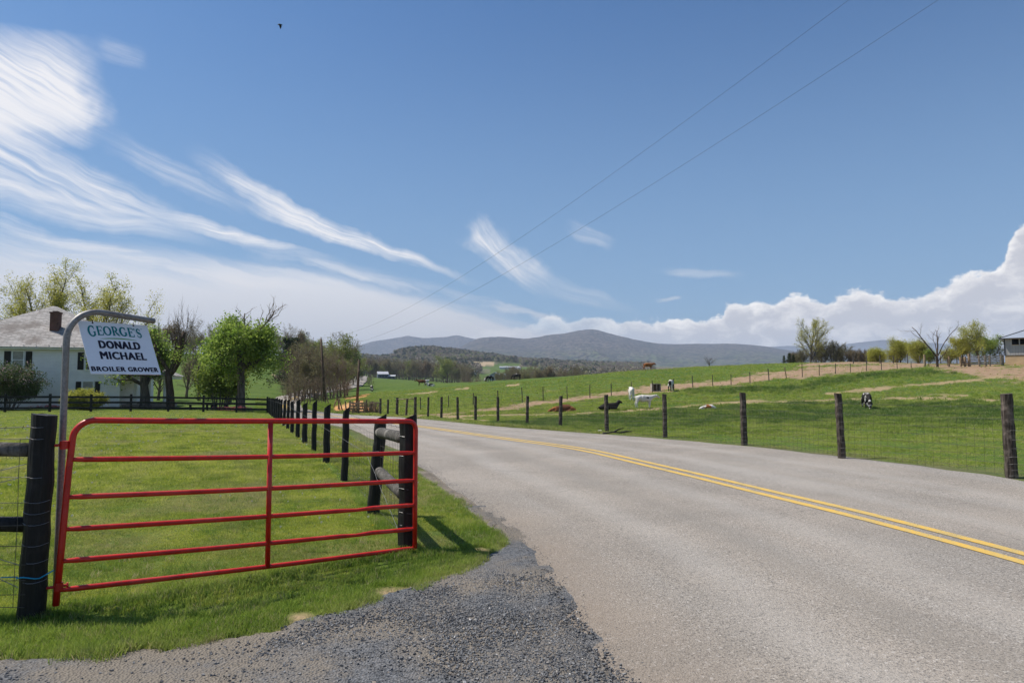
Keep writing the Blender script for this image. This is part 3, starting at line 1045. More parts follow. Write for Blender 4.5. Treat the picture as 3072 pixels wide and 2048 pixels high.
M_gravbase = material('gravel_base', gravel_fn, rough=.95, spec=.15)
tag(drv.build('driveway', M_gravbase, smooth=True), kind='structure')

# ------------------------------------------------------------------ mountains
def mountain(name, sil, D0, depth, mat, noise_amp, seed, n_a=520, n_r=70, back=1500):
    """ridge following a silhouette (photograph x, y) at distance D0, sloping towards us over depth"""
    xs = np.linspace(sil[0][0], sil[-1][0], n_a)
    ys = np.interp(xs, [p[0] for p in sil], [p[1] for p in sil])
    ker = np.ones(5) / 5
    ys[2:-2] = np.convolve(ys, ker, 'valid')
    ztop = EYE + (HZ - ys) / F * D0
    t = np.linspace(0, 1, n_r)
    X, Y, Z = [], [], []
    for k, tt in enumerate(t):
        D = D0 - depth * (1 - tt)
        x = (xs - CX) / F * D
        base = height(x, np.full(n_a, D)) - 25
        prof = tt ** 1.45
        gul = (np.abs(fbm(x / 620 + .4 * tt, np.full(n_a, D) / 1500, seed, 5) - .5) * 2)
        gul2 = fbm(x / 180, np.full(n_a, D) / 260, seed + 5, 4) - .5
        z = base + (ztop - base) * prof - (gul * noise_amp * .9 - gul2 * noise_amp * .45) * np.sin(math.pi * min(1, tt * 1.0)) ** .8 * (ztop - base) / 350
        if k == n_r - 1:
            z = ztop + (fbm(x / 26, np.zeros(n_a), seed + 9, 3) - .5) * 5
        X.append(x); Y.append(np.full(n_a, D)); Z.append(z)
    X.append((xs - CX) / F * (D0 + back)); Y.append(np.full(n_a, D0 + back)); Z.append(np.full(n_a, 40.0))
    X, Y, Z = map(np.array, (X, Y, Z))
    m = MB()
    i = np.arange(X.size).reshape(X.shape)
    m.add(np.stack([X, Y, Z], -1).reshape(-1, 3), np.stack([i[:-1, :-1], i[:-1, 1:], i[1:, 1:], i[1:, :-1]], -1).reshape(-1, 4))
    return tag(m.build(name, mat, smooth=True), kind='structure')


def mtn_fn(nt):
    v = nt.pos()
    n1 = nt.noise(.0016, 5, .6, v)
    n2 = nt.noise(.028, 4, .7, v)
    _x, _y, z = nt.sep(v)
    n3 = nt.noise(.009, 4, .6, v)
    f = nt.rng(nt.add(z, nt.mul(nt.sub(n1, .5), 260)), 130, 330)
    lowc = nt.mix(nt.rng(n3, .42, .6), (0.150, 0.140, 0.090), (0.115, 0.150, 0.056))
    c = nt.mix(f, lowc, (0.140, 0.110, 0.085))
    c = nt.mix(nt.rng(n2, .40, .60, 0, .95), c, (0.022, 0.022, 0.018))
    c = nt.mix(nt.rng(nt.noise(.0045, 4, .6, v), .52, .66, 0, .55), c, (0.030, 0.034, 0.022))
    return dict(color=c, normal=nt.bump(n2, 40.0, 1.0))


M_mtn = material('mountain_forest', mtn_fn, rough=1.0, spec=0.0)
SIL_A = [(1180, 1140), (1300, 1085), (1415, 1022), (1440, 1013), (1503, 1009), (1571, 1016), (1610, 1012), (1646, 1004), (1700, 999), (1735, 991), (1772, 987), (1790, 988), (1805, 993), (1830, 1000), (1853, 1006), (1904, 1018), (1960, 1028), (2000, 1033), (2074, 1031), (2130, 1031), (2176, 1030), (2244, 1033), (2290, 1038), (2312, 1041), (2400, 1056), (2500, 1068), (2700, 1078), (2900, 1085), (3200, 1090)]
mountain('mountain', SIL_A, 6400, 3000, M_mtn, 90, 4)
SIL_B = [(960, 1075), (1056, 1042), (1090, 1032), (1119, 1023), (1150, 1019), (1177, 1015), (1200, 1011), (1221, 1007), (1245, 1010), (1272, 1014), (1310, 1012), (1340, 1010), (1355, 1007), (1371, 1005), (1390, 1009), (1415, 1015), (1480, 1022), (1600, 1030), (1800, 1050)]
mountain('mountain', SIL_B, 8600, 2200, M_mtn, 90, 14, 300)
SIL_C = [(1930, 1036), (1990, 1030), (2100, 1036), (2250, 1042), (2330, 1039), (2367, 1037), (2450, 1040), (2500, 1038), (2546, 1031), (2616, 1023), (2658, 1019), (2690, 1022), (2721, 1030), (2800, 1028), (2860, 1033), (2930, 1040), (3072, 1046), (3300, 1050)]
mountain('mountain', SIL_C, 12500, 3000, M_mtn, 90, 24, 300)

# ------------------------------------------------------------------ haze
hz = MB()
hz.box((0, 6500, 265), (27000, 18400, 640), 0)
haze_mat = bpy.data.materials.new('haze')
haze_mat.use_nodes = True
hn = haze_mat.node_tree
hn.nodes.clear()
ho = hn.nodes.new('ShaderNodeOutputMaterial')
pv = hn.nodes.new('ShaderNodeVolumePrincipled')
pv.inputs['Density'].default_value = 9.5e-5
pv.inputs['Color'].default_value = (0.66, 0.79, 1.0, 1)
pv.inputs['Anisotropy'].default_value = 0.0
hn.links.new(pv.outputs[0], ho.inputs['Volume'])
hz_o = hz.build('haze', haze_mat)
tag(hz_o, 'thin blue haze over the valley and mountains', 'haze', kind='stuff')
# ================================================================== materials for things
def rnd(seed): return random.Random(seed)


def wood_fn(dark, light, gsc=1.0, worn=0.35):
    def fn(nt):
        v = nt.obj()
        g1 = nt.noise(1.0, 5, .65, nt.scl(v, (38 * gsc, 38 * gsc, 3 * gsc)))
        g2 = nt.noise(5.0 * gsc, 4, .6, v)
        c = nt.mix(nt.rng(g1, .35, .68), dark, light)
        c = nt.mix(nt.mul(nt.rng(g2, .50, .66), worn), c, tuple(min(1, x * 2.4 + .02) for x in light))
        return dict(color=c, normal=nt.bump(g1, .012, .9))
    return fn


M_black = material('black_painted_wood', wood_fn((.003, .003, .003), (.012, .0115, .011), 1, .25), rough=.62, spec=.35)
M_boardblk = material('black_fence_board', wood_fn((.008, .008, .008), (.022, .021, .020), .7, .25), rough=.65, spec=.3)
M_postbrn = material('weathered_post', wood_fn((.030, .024, .020), (.120, .098, .080), 1, .4), rough=.9, spec=.15)
M_loggrey = material('weathered_log', wood_fn((.045, .042, .038), (.135, .125, .112), 1, .4), rough=.9, spec=.15)
M_boardgrey = material('grey_board', wood_fn((.22, .195, .16), (.44, .40, .34), 1, .4), rough=.9, spec=.15)
M_posttan = material('tan_post', wood_fn((.19, .135, .080), (.34, .25, .155), 1, .3), rough=.9, spec=.15)
M_junk = material('corral_board', wood_fn((.10, .068, .045), (.29, .215, .145), .8, .4), rough=.9, spec=.15)
M_pole = material('utility_pole_wood', wood_fn((.055, .038, .028), (.125, .090, .066), .5, .3), rough=.9, spec=.15)
M_wire = plain('old_wire', (.10, .092, .085), .55, .4, .6, .3, 20)
M_wirelite = plain('galvanised_wire', (.22, .215, .21), .45, .5, .7, .3, 20)
M_cable = plain('power_cable', (.05, .05, .055), .6, .3)
M_glassdk = plain('window_dark', (.035, .04, .045), .12, .6, 0, .3, 2)


def red_fn(nt):
    v = nt.obj()
    n1 = nt.noise(7.0, 4, .6, v)
    n2 = nt.noise(60.0, 4, .7, v)
    n3 = nt.noise(2.3, 3, .6, v)
    c = nt.mix(nt.rng(n1, .35, .65), (.44, .010, .007), (.58, .020, .011))
    c = nt.mix(nt.mul(nt.rng(n2, .56, .68), nt.rng(n3, .42, .58)), c, (.10, .035, .025))
    c = nt.mix(nt.mul(nt.rng(nt.noise(3.1, 2, .5, v), .56, .62), .35), c, (.60, .07, .055))
    return dict(color=c, rough=nt.rng(n2, .3, .7, .28, .5), normal=nt.bump(n2, .0012, .6))


M_red = material('red_gate_paint', red_fn, rough=.35, spec=.5)


def galv_fn(nt):
    v = nt.obj()
    n1 = nt.voronoi(70.0, v, out='Color')
    x_, _, _ = nt.sep(n1)
    n2 = nt.noise(5, 4, .65, v)
    c = nt.mix(x_, (.20, .195, .19), (.29, .28, .27))
    c = nt.mix(nt.rng(n2, .5, .7, 0, .6), c, (.16, .13, .105))
    return dict(color=c)


M_galv = material('galvanised_pipe', galv_fn, rough=.55, spec=.4, metal=.35)

# ================================================================== builders
def rough_post(mb, x, y, z0, z1, r, lean=(0, 0), slant=0.0, n=11, seed=0, bury=.15, slant_dir=(1, 0), rings=9, taper=.08):
    rg = np.random.RandomState(seed)
    zs = np.linspace(z0 - bury, z1, rings)
    th = np.linspace(0, 2 * np.pi, n, endpoint=False)
    prof = 1 + rg.uniform(-.07, .07, n)
    V = []
    for k, z in enumerate(zs):
        t = (z - z0) / max(z1 - z0, .01)
        rr = r * prof * (1 + rg.uniform(-.03, .03, n)) * (1.0 + taper * (1 - t))
        cx = x + lean[0] * t + .006 * math.sin(k * 1.9 + seed)
        cy = y + lean[1] * t
        px_, py_ = cx + rr * np.cos(th), cy + rr * np.sin(th)
        pz = np.full(n, z)
        if k == rings - 1:
            pz = z + slant * ((px_ - cx) * slant_dir[0] + (py_ - cy) * slant_dir[1]) / (2 * r) + rg.uniform(-.004, .004, n)
        V.append(np.stack([px_, py_, pz], 1))
    V = np.concatenate(V)
    i = np.arange(rings - 1)[:, None] * n
    j = np.arange(n)[None, :]
    j2 = (j + 1) % n
    mb.add(V, np.stack([i + j, i + j2, i + n + j2, i + n + j], -1).reshape(-1, 4))
    mb.f.setdefault(n, []).append((np.array([list(range(n))]) + mb.nv - n, 0))
    return mb


def post_obj(x, y, h, r, mat, parent, seed=0, z0=None, name='post', **kw):
    z0 = H1(x, y) if z0 is None else z0
    m = MB()
    rough_post(m, 0, 0, 0, h, r, seed=seed, **kw)
    return m.build(name, mat, parent, smooth=False, loc=Vector((x, y, z0)))


def wavy(p0, p1, n, amp, rg, sag=0.0):
    t = np.linspace(0, 1, n)
    P = np.array(p0)[None, :] * (1 - t)[:, None] + np.array(p1)[None, :] * t[:, None]
    P[1:-1] += rg.uniform(-amp, amp, (n - 2, 3))
    P[:, 2] -= sag * 4 * t * (1 - t)
    return P


def woven(parent, pts, heights, stay, r, mat, seed=0, amp=.006, barbs=(), off=(0, 0), name='woven_wire', top=None, stay_amp=None, sides=3):
    """wire netting strung along ground points pts [(x, y, z)]"""
    rg = np.random.RandomState(seed)
    m = MB()
    for a, b in zip(pts[:-1], pts[1:]):
        a, b = np.array(a, float), np.array(b, float)
        L = np.linalg.norm((b - a)[:2])
        o = np.array([off[0], off[1], 0])
        k = max(3, int(L / max(.35, stay * 1.5)))
        for h in heights:
            m.tube(wavy(a + o + [0, 0, h], b + o + [0, 0, h], k, amp, rg), r, sides, cap=False)
        ns = int(L / stay)
        for q in range(ns):
            t = (q + .5) / ns
            c = a * (1 - t) + b * t + o
            m.tube(wavy(c + [0, 0, heights[0]], c + [0, 0, heights[-1]], 5, amp * 1.4 if stay_amp is None else stay_amp, rg), r * .8, sides, cap=False)
    w = m.build(name, mat, parent, smooth=True)
    if barbs:
        m = MB()
        for a, b in zip(pts[:-1], pts[1:]):
            a, b = np.array(a, float), np.array(b, float)
            L = np.linalg.norm((b - a)[:2])
            o = np.array([off[0], off[1], 0])
            for h in barbs:
                P = wavy(a + o + [0, 0, h], b + o + [0, 0, h], max(4, int(L / .3)), amp, rg, sag=.02)
                m.tube(P, r * 1.2, sides, cap=False)
                nb = int(L / .13)
                for q in range(nb):
                    t = (q + .5) / nb
                    i = min(int(t * (len(P) - 1)), len(P) - 2)
                    f = t * (len(P) - 1) - i
                    c = P[i] * (1 - f) + P[i + 1] * f
                    d = rg.uniform(-1, 1, 3)
                    d = d / np.linalg.norm(d) * .018
                    m.tube([c - d, c + d], r * .9, 3, cap=False)
        m.build('barbed_wire', mat, parent)
    return w


# ================================================================== red tube gate
GL, GR = np.array([-3.36, 5.16]), np.array([-.985, 7.03])
zl = [1.418, 1.129, .850, .614, .382, .173]
zr = [1.316, .995, .717, .470, .232, .040]
gate = thing('tube_gate', 'red tubular steel farm gate with six rails standing closed over the grass', 'gate', (GL[0], GL[1], 0), math.atan2(GR[1] - GL[1], GR[0] - GL[0]))
GW = float(np.hypot(*(GR - GL)))


def gzat(i, t): return zl[i] * (1 - t) + zr[i] * t


m = MB()
fr = [(-.012, 0, .065), (.010, 0, .5), (.035, 0, 1.05)]
cr = .14
for q in range(0, 9):
    a = q / 8 * math.pi / 2
    fr.append((.052 + cr - cr * math.cos(a), 0, gzat(0, 0) - cr + cr * math.sin(a)))
for t in (.25, .5, .75):
    fr.append((GW * t, 0, gzat(0, t)))
cr = .085
for q in range(0, 8):
    a = q / 7 * math.pi / 2
    fr.append((GW - cr + cr * math.sin(a), 0, gzat(0, 1) - cr + cr * math.cos(a)))
fr += [(GW, 0, .9), (GW, 0, .5), (GW, 0, .025)]
m.tube(fr, .0235, 16)
m.build('frame', M_red, gate, smooth=True)
for i in range(1, 6):
    m = MB()
    ts = np.r_[0, .012, .03, .045, np.linspace(.1, .9, 15), .955, .97, .988, 1]
    P = np.array([(GW * t + .040 * gzat(i, 0) * (1 - t), 0, gzat(i, t) - .010 * math.sin(math.pi * t) + (.008 * math.sin(t * 31) * math.exp(-((t - .8) / .05) ** 2) if i in (3, 4) else 0)) for t in ts])
    rr = np.full(len(ts), .0205)
    rr[[0, 1, -2, -1]] = .0165
    if i in (3, 4):
        rr *= 1 - .25 * np.exp(-((ts - .79) / .012) ** 2)
    m.tube(P, rr, 14)
    m.build('rail', M_red, gate, smooth=True)
m = MB()
tm = .509
m.tube([(GW * tm, -.004, gzat(5, tm) - .02), (GW * tm, -.004, .7), (GW * tm, -.004, gzat(0, tm))], .0225, 12)
m.build('upright', M_red, gate, smooth=True)
for hzz in (1.24, .20):
    m = MB()
    m.tube([(-.14, .01, hzz), (.0, .01, hzz), (.055, .01, hzz)], .011, 8)
    m.tube([(0, 0, hzz - .03), (0, 0, hzz + .03)], .030, 12)
    m.tube([(.05, .01, hzz), (.062, .01, hzz)], .02, 6)
    m.build('hinge', M_red, gate, smooth=False)

# ================================================================== fence at the left of the gate
HP = (-3.515, 5.10)
lf = thing('woven_wire_fence', 'black post and woven wire fence with two log braces left of the red gate', 'fence', (HP[0], HP[1], 0))
m = MB()
rough_post(m, 0, 0, 0, 1.47, .082, lean=(.035, 0), slant=-.02, n=16, seed=3, rings=14, taper=.10)
m.build('post', M_black, lf)
m = MB()
rough_post(m, -2.45, 0, 0, 1.4, .08, n=12, seed=9)
m.build('post', M_black, lf)
for h, r_, mt, sd in ((1.21, .052, M_loggrey, 1), (.665, .058, M_black, 2)):
    m = MB()
    rg_ = np.random.RandomState(sd)
    P = np.array([(-.05 - 2.4 * t, .0, h + .012 * math.sin(5 * t) - .01 * t) for t in np.linspace(0, 1, 9)])
    m.tube(P, r_ * (1 + rg_.uniform(-.05, .05, 9)), 12)
    m.build('log_rail', mt, lf, smooth=True)
w = woven(lf, [(-2.45, -.1, 0), (.02, -.1, 0)], [.10, .19, .29, .40, .53, .68, .84, 1.02, 1.30], .155, .0026, M_wire, 5, .009, barbs=(1.385,), sides=5)
m = MB()
rg_ = np.random.RandomState(4)
for a, b in (((-2.4, -.11, .50), (.0, -.11, 1.12)), ((-2.4, -.12, .44), (-.05, -.12, 1.02)), ((-2.4, -.1, 1.25), (-.03, -.1, .24)), ((-2.4, -.11, 1.05), (-.02, -.11, .40))):
    m.tube(wavy(a, b, 12, .004, rg_), .0028, 5)
# wire turned round the post
for h in (.27, .41, .53, .68, .76, .84, 1.02, 1.30, 1.385):
    th_ = np.linspace(-2.6, .4, 9)
    m.tube(np.stack([.088 * np.cos(th_ - .4) + .02, .09 * np.sin(th_ - .4), h + .008 * np.sin(th_ * 2)], 1), .0022, 4)
m.build('brace_wire', M_wirelite, lf)
m = MB()
th_ = np.linspace(-2.9, -.5, 10)
P = np.stack([.095 * np.cos(th_), .098 * np.sin(th_), .30 + .01 * np.sin(th_ * 3)], 1)
P = np.concatenate([[(-.16, -.10, .31)], P, [(.155, .0, .335)]])
m.tube(P, .0045, 6)
tag(m.build('blue_twine', plain('blue_twine', (.02, .30, .52), .7, .2), None), 'blue baling twine tied round the black post and the gate stile', 'twine')
bpy.data.objects['blue_twine'].location = (HP[0], HP[1], 0)

# ================================================================== sign and its bent pipe
sp = pt(190, 1250, 5.30)
pole = thing('sign_pole', 'bent grey steel pipe standing behind the black gate post, carrying the white sign', 'pole', (sp.x, sp.y, 0))
ax = Vector((.545, .839, 0)).normalized()
m = MB()
P = [(0, 0, -.1), (0, 0, .6), (0, 0, 1.3), (0, 0, 2.02)]
Rr = .235
for q in range(1, 11):
    a = q / 10 * (math.pi / 2 + .05)
    P.append((ax.x * (Rr - Rr * math.cos(a)), ax.y * (Rr - Rr * math.cos(a)), 2.04 + Rr * math.sin(a)))
e = Vector(P[-1])
for q in (.15, .30, .44):
    P.append((e.x + ax.x * q, e.y + ax.y * q, e.z - .085 * q))
m.tube(P, .0245, 18)
m.build('pipe', M_galv, pole, smooth=True)
TL, TR, BLc = pt(232, 961, 5.40), pt(441, 976, 5.865), pt(273, 1121, 5.283)
U, Vd = TR - TL, BLc - TL
Nn = Vd.cross(U).normalized()
if Nn.y > 0: Nn = -Nn
sgn = thing('hanging_sign', 'white panel with teal, green and black lettering hung from the bent pipe, tilted by wind', 'sign', TL)


def sq(u, v, off=0.0): return U * u + Vd * v + Nn * off


m = MB()
th_ = .004
vs = [sq(0, 0), sq(1, 0), sq(1, 1), sq(0, 1), sq(0, 0, -th_), sq(1, 0, -th_), sq(1, 1, -th_), sq(0, 1, -th_)]
m.add([tuple(v) for v in vs], [(0, 3, 2, 1), (4, 5, 6, 7), (0, 1, 5, 4), (1, 2, 6, 5), (2, 3, 7, 6), (3, 0, 4, 7)])
M_sign = plain('sign_white', (.86, .86, .88), .6, .15, 0, .02, 3)
m.build('panel', M_sign, sgn)
M_ink = plain('sign_black', (.022, .016, .030), .5, .3, 0, .1)
M_teal = plain('sign_teal', (.006, .20, .20), .5, .3, 0, .1)
M_green = plain('sign_green', (.16, .36, .06), .5, .3, 0, .1)


def text_mesh(body, bold):
    cu = bpy.data.curves.new('lettering', 'FONT')
    cu.body = body
    cu.offset = bold
    cu.resolution_u = 3
    cu.space_character = 1.13
    ob = bpy.data.objects.new('tmp', cu)
    COL.objects.link(ob)
    dg = bpy.context.evaluated_depsgraph_get()
    me_ = bpy.data.meshes.new_from_object(ob.evaluated_get(dg))
    bpy.data.objects.remove(ob)
    return me_


def put_text(name, body, u0, u1, v0, v1, bold, mat, lift=.0012):
    me_ = text_mesh(body, 0.0)
    co = np.array([v.co[:] for v in me_.vertices])
    mn, mx = co.min(0), co.max(0)
    for v, c in zip(me_.vertices, co):
        u = u0 + (c[0] - mn[0]) / (mx[0] - mn[0]) * (u1 - u0)
        w_ = v1 - (c[1] - mn[1]) / (mx[1] - mn[1]) * (v1 - v0)
        v.co = sq(u, w_, lift)
    me_.name = name
    me_.materials.clear()
    me_.materials.append(mat)
    return obj(name, me_, sgn)


for body, a_, b_, c_, d_, e_ in (('DONALD', .205, .80, .365, .515, .0085), ('MICHAEL', .185, .845, .575, .722, .0078), ('BROILER', .020, .490, .862, .950, .0052), ('GROWER', .522, .970, .862, .950, .0052)):
    # heavy letters: the same letters struck side by side and joined
    me_ = text_mesh(body, 0.0)
    co = np.array([v.co[:] for v in me_.vertices])
    fc = [tuple(p.vertices) for p in me_.polygons]
    mn, mx = co.min(0), co.max(0)
    m = MB()
    ev = e_ * .45
    for k_, (dx, dy) in enumerate([(a * e_, b * ev) for a in (-1, -.66, -.33, 0, .33, .66, 1) for b in (-1, 0, 1)]):
        u_ = a_ + e_ + dx + (co[:, 0] - mn[0]) / (mx[0] - mn[0]) * (b_ - a_ - 2 * e_)
        v_ = d_ - ev + dy - (co[:, 1] - mn[1]) / (mx[1] - mn[1]) * (d_ - c_ - 2 * ev)
        m.add([tuple(sq(p, q, -.0 + .0010 + .00006 * k_)) for p, q in zip(u_, v_)], fc)
    m.build('lettering', M_ink, sgn)


def strip(mb, pts, ws, n=None):
    """variable width stroke, drawn in letter units"""
    pts = np.array(pts, float)
    ws = np.array(ws, float) if not np.isscalar(ws) else np.full(len(pts), ws)
    tn_ = np.gradient(pts, axis=0)
    tn_ /= np.maximum(np.linalg.norm(tn_, axis=1, keepdims=True), 1e-9)
    nn_ = np.stack([-tn_[:, 1], tn_[:, 0]], 1) * ws[:, None] / 2
    V = np.concatenate([pts + nn_, pts - nn_])
    k = len(pts)
    return V, [(i, i + 1, i + 1 + k, i + k) for i in range(k - 1)]


def arc_pts(cx, cy, rx, ry, a0, a1, n, thick, thin):
    a = np.linspace(R(a0), R(a1), n)
    return np.stack([cx + rx * np.cos(a), cy + ry * np.sin(a)], 1), thin + (thick - thin) * np.abs(np.cos(a)) ** 1.5


def glyph(ch):
    S = []
    if ch in 'OG':
        if ch == 'O':
            p, w_ = arc_pts(.5, .5, .40, .47, 0, 360, 30, .17, .06)
            S.append((p, w_))
            return S, 1.0
        p, w_ = arc_pts(.5, .5, .40, .47, 48, 322, 26, .19, .08)
        S.append((p, w_))
        S.append(([(.76, .92), (.80, .66)], .05))
        S.append(([(.80, .10), (.80, .42)], .15))
        S.append(([(.64, .42), (.93, .42)], .05))
        return S, 1.0
    if ch == 'E':
        S += [([(.22, .0), (.22, 1)], .16), ([(.06, .975), (.74, .975)], .055), ([(.06, .025), (.78, .025)], .055), ([(.22, .52), (.58, .52)], .05),
              ([(.73, 1), (.75, .76)], .05), ([(.77, 0), (.80, .27)], .05), ([(.58, .64), (.58, .40)], .04)]
        return S, .82
    if ch == 'R':
        S += [([(.22, 0), (.22, 1)], .16), ([(.06, .975), (.42, .975)], .055), ([(.06, .025), (.38, .025)], .05), ([(.25, .49), (.42, .49)], .05)]
        p, w_ = arc_pts(.42, .735, .25, .242, -90, 90, 14, .16, .05)
        S.append((p, w_))
        S.append(([(.44, .48), (.66, .20), (.88, .02)], [.12, .16, .10]))
        S.append(([(.80, .025), (.97, .025)], .05))
        return S, .95
    if ch == 'S':
        a = np.linspace(R(40), R(260), 14)
        p1 = np.stack([.36 + .22 * np.cos(a), .75 + .225 * np.sin(a)], 1)
        b = np.linspace(R(80), R(-140), 14)
        p2 = np.stack([.36 + .25 * np.cos(b), .265 + .24 * np.sin(b)], 1)
        p = np.concatenate([p1, p2])
        w_ = np.interp(np.arange(28), [0, 6, 13, 20, 27], [.05, .10, .17, .10, .05])
        S.append((p, w_))
        S.append(([(.55, .98), (.55, .76)], .04))
        S.append(([(.12, .28), (.13, .03)], .04))
        return S, .72
    if ch == "'":
        S.append(([(.10, 1.0), (.06, .74)], [.11, .03]))
        return S, .2
    return S, .5


# serif name line, swelling at both ends as it does on the sign
x_ = 0.0
items = []
word = "GEORGE'S"
for k, ch in enumerate(word):
    S, w_ = glyph(ch)
    items.append((S, x_, ch, k))
    x_ += w_ + .05
tot = x_ - .05
m = MB()
lf = .001
for S, xo, ch, k in items:
    big = 1.16 if ch == 'G' and k == 0 else 1.0
    for p, w_ in S:
        lf += .00012
        V2, fc = strip(m, p, np.array(w_) * 1.30 + .018)
        X2 = (V2[:, 0] + xo) / tot
        yb = V2[:, 1] * big - (big - 1) * .7
        bow = .020 * (1 - (2 * X2 - 1) ** 2)
        vv = .275 - yb * .175 - bow
        uu = .105 + X2 * .765
        m.add([tuple(sq(a, b, lf)) for a, b in zip(uu, vv)], fc)
m.build('lettering', M_teal, sgn)
m = MB()
uu = np.linspace(.235, .80, 24)
hh = .030 * (1 - ((uu - .5175) / .2825) ** 2) ** .9
cv = .335 - .030 * (1 - ((uu - .5175) / .2825) ** 2)
V2 = [tuple(sq(a, b - .0, .0012)) for a, b in zip(uu, cv - hh * .15)] + [tuple(sq(a, b, .0012)) for a, b in zip(uu, cv + hh * .55)]
m.add(V2, [(i, i + 24, i + 25, i + 1) for i in range(23)])
m.build('swoosh', M_green, sgn)
m = MB()
a = np.linspace(0, 2 * math.pi, 12)
V2, fc = strip(m, np.stack([np.cos(a), np.sin(a)], 1), .35)
m.add([tuple(sq(.888 + q[0] * .008, .085 + q[1] * .010, .0012)) for q in V2], fc)
m.build('registered_mark', M_teal, sgn)
for u in (.20, .785):
    m = MB()
    c0 = sq(u, .028, .003)
    a = np.linspace(0, 2 * math.pi, 10)
    m.tube([tuple(c0 + Nn * -.010), tuple(c0 + Nn * -.0015)], .0075, 8)
    m.tube([tuple(c0 + Nn * -.006), tuple(c0 + Vector((0, 0, .030)) + Nn * -.006)], .003, 6)
    m.build('hook', plain('rusty_bolt', (.09, .05, .035), .7, .4, .5), sgn)

# ================================================================== fence along the left side of the road
rf = thing('woven_wire_fence', 'row of black slant-topped posts and woven wire between the lawn and the road', 'fence', (-1.08, 7.15, 0))
rl = [(-1.08, 7.15), (-1.80, 8.95)]
c0, c1 = np.array([-2.94, 12.1]), np.array([-18.9, 53.2])
for k in range(16):
    q = c0 + (c1 - c0) * k / 15
    rl.append((q[0], q[1]))
O_ = np.array([-1.08, 7.15, 0])
gl = []
for k, (x, y) in enumerate(rl):
    z = H1(x, y)
    gl.append((x + 1.08, y - 7.15, z))
    rg_ = rnd(k + 50)
    m = MB()
    h = 1.345 if k == 0 else 1.265 if k == 1 else 1.20 + rg_.uniform(-.045, .045)
    r_ = .088 if k == 0 else .078 if k == 1 else rg_.uniform(.058, .072)
    rough_post(m, 0, 0, 0, h, r_, lean=(rg_.uniform(-.02, .03) + (.10 if k == 1 else 0), rg_.uniform(-.02, .02)), slant=.085 if k < 2 else rg_.uniform(.05, .10), n=14, seed=k, rings=10)
    m.build('post', M_black, rf, loc=Vector((x + 1.08, y - 7.15, z)))
for h0, h1_ in ((1.07, 1.13), (.57, .54)):
    m = MB()
    A_, B_ = np.array([.62 - 1.25, 1.73, h0]), np.array([-.04, .05, h1_])
    rg_ = np.random.RandomState(int(h0 * 100))
    t = np.linspace(-.04, 1, 9)[:, None]
    P = A_ * (1 - t) + B_ * t
    rr = .066 * (1 + rg_.uniform(-.04, .04, 9)); rr[0] = .055
    m.tube(P, rr, 14)
    m.build('log_rail', M_loggrey, rf, smooth=True)
far = [(q[0] + .07, q[1], q[2]) for q in gl]
woven(rf, far[:2], [.06, .17, .28, .40, .52, .64, .76, .90, 1.02], .085, .0019, M_wire, 6, .005, barbs=(1.22,), sides=4)
woven(rf, far[1:8], [.06, .17, .28, .40, .52, .64, .76, .90, 1.02], .155, .0019, M_wire, 7, .006, barbs=(1.17,), sides=3)
woven(rf, far[7:], [.06, .28, .52, .76, 1.02], .30, .0022, M_wire, 8, .006, barbs=(1.14,), sides=3)
m = MB()
rg_ = np.random.RandomState(4)
for (k, h0), (k2, h1_) in (((0, .98), (1, .82)), ((0, .18), (1, .78)), ((1, .80), (8, 1.0)), ((8, 1.0), (17, 1.05))):
    a_, b_ = np.array(gl[k]), np.array(gl[k2])
    m.tube(wavy(a_ + [-.09, 0, h0], b_ + [-.09, 0, h1_], 14, .008, rg_), .0019, 4)
for h in (.25, .38, .62, .95, 1.15):
    th_ = np.linspace(-2.9, -.2, 8)
    m.tube(np.stack([.095 * np.cos(th_), .095 * np.sin(th_), h + .008 * np.sin(th_ * 2)], 1), .0022, 4)
m.build('brace_wire', M_wirelite, rf)

# ================================================================== right roadside fence
PR = [(3020, 11.6, 1.42, .093), (2518, 14.9, 1.40, .083), (2228, 18.7, 1.40, .088), (1992, 22.4, 1.40, .078), (1819, 25.8, 1.40, .078), (1680, 29.6, 1.38, .080),
      (1581, 33, 1.40, .078), (1494, 35.9, 1.38, .080), (1427, 39.0, 1.40, .080), (1374, 41.4, 1.38, .075), (1325, 44.4, 1.38, .085), (1285, 46.0, 1.36, .075), (1247, 48.0, 1.38, .10),
      (1220, 49.6, 1.28, .085), (1192, 51.0, 1.32, .11), (1165, 52.2, 1.20, .085), (1143, 53.2, 1.24, .085)]
x0_, y0_ = (3020 - CX) / F * 11.6, 11.6
rr_f = thing('woven_wire_fence', 'brown round posts with woven wire along the far side of the road', 'fence', (x0_, y0_, 0))
gl = [(3.9, -4.8, .15 + 0 * H1(x0_ + 3.9, y0_ - 4.8))]
m = MB()
rough_post(m, 0, 0, 0, 1.4, .09, n=12, seed=77)
m.build('post', M_postbrn, rr_f, loc=Vector((3.9, -4.8, .12)))
for k, (px_, D, h, r_) in enumerate(PR):
    x = (px_ - CX) / F * D
    z = H1(x, D)
    gl.append((x - x0_, D - y0_, z))
    rg_ = rnd(k + 9)
    m = MB()
    lean = {0: (-.035, 0), 1: (-.05, 0), 2: (-.02, 0), 4: (-.02, .02), 5: (.03, 0), 13: (.07, 0), 12: (.0, 0)}.get(k, (rg_.uniform(-.03, .03), rg_.uniform(-.03, .03)))
    rough_post(m, 0, 0, 0, h + rg_.uniform(-.02, .03), r_ * .92, lean=lean, slant=rg_.uniform(-.03, .03), n=14, seed=k + 20, rings=12)
    m.build('post', M_postbrn, rr_f, loc=Vector((x - x0_, D - y0_, z)))
offg = [(q[0] - .07, q[1] - .04, q[2]) for q in gl]
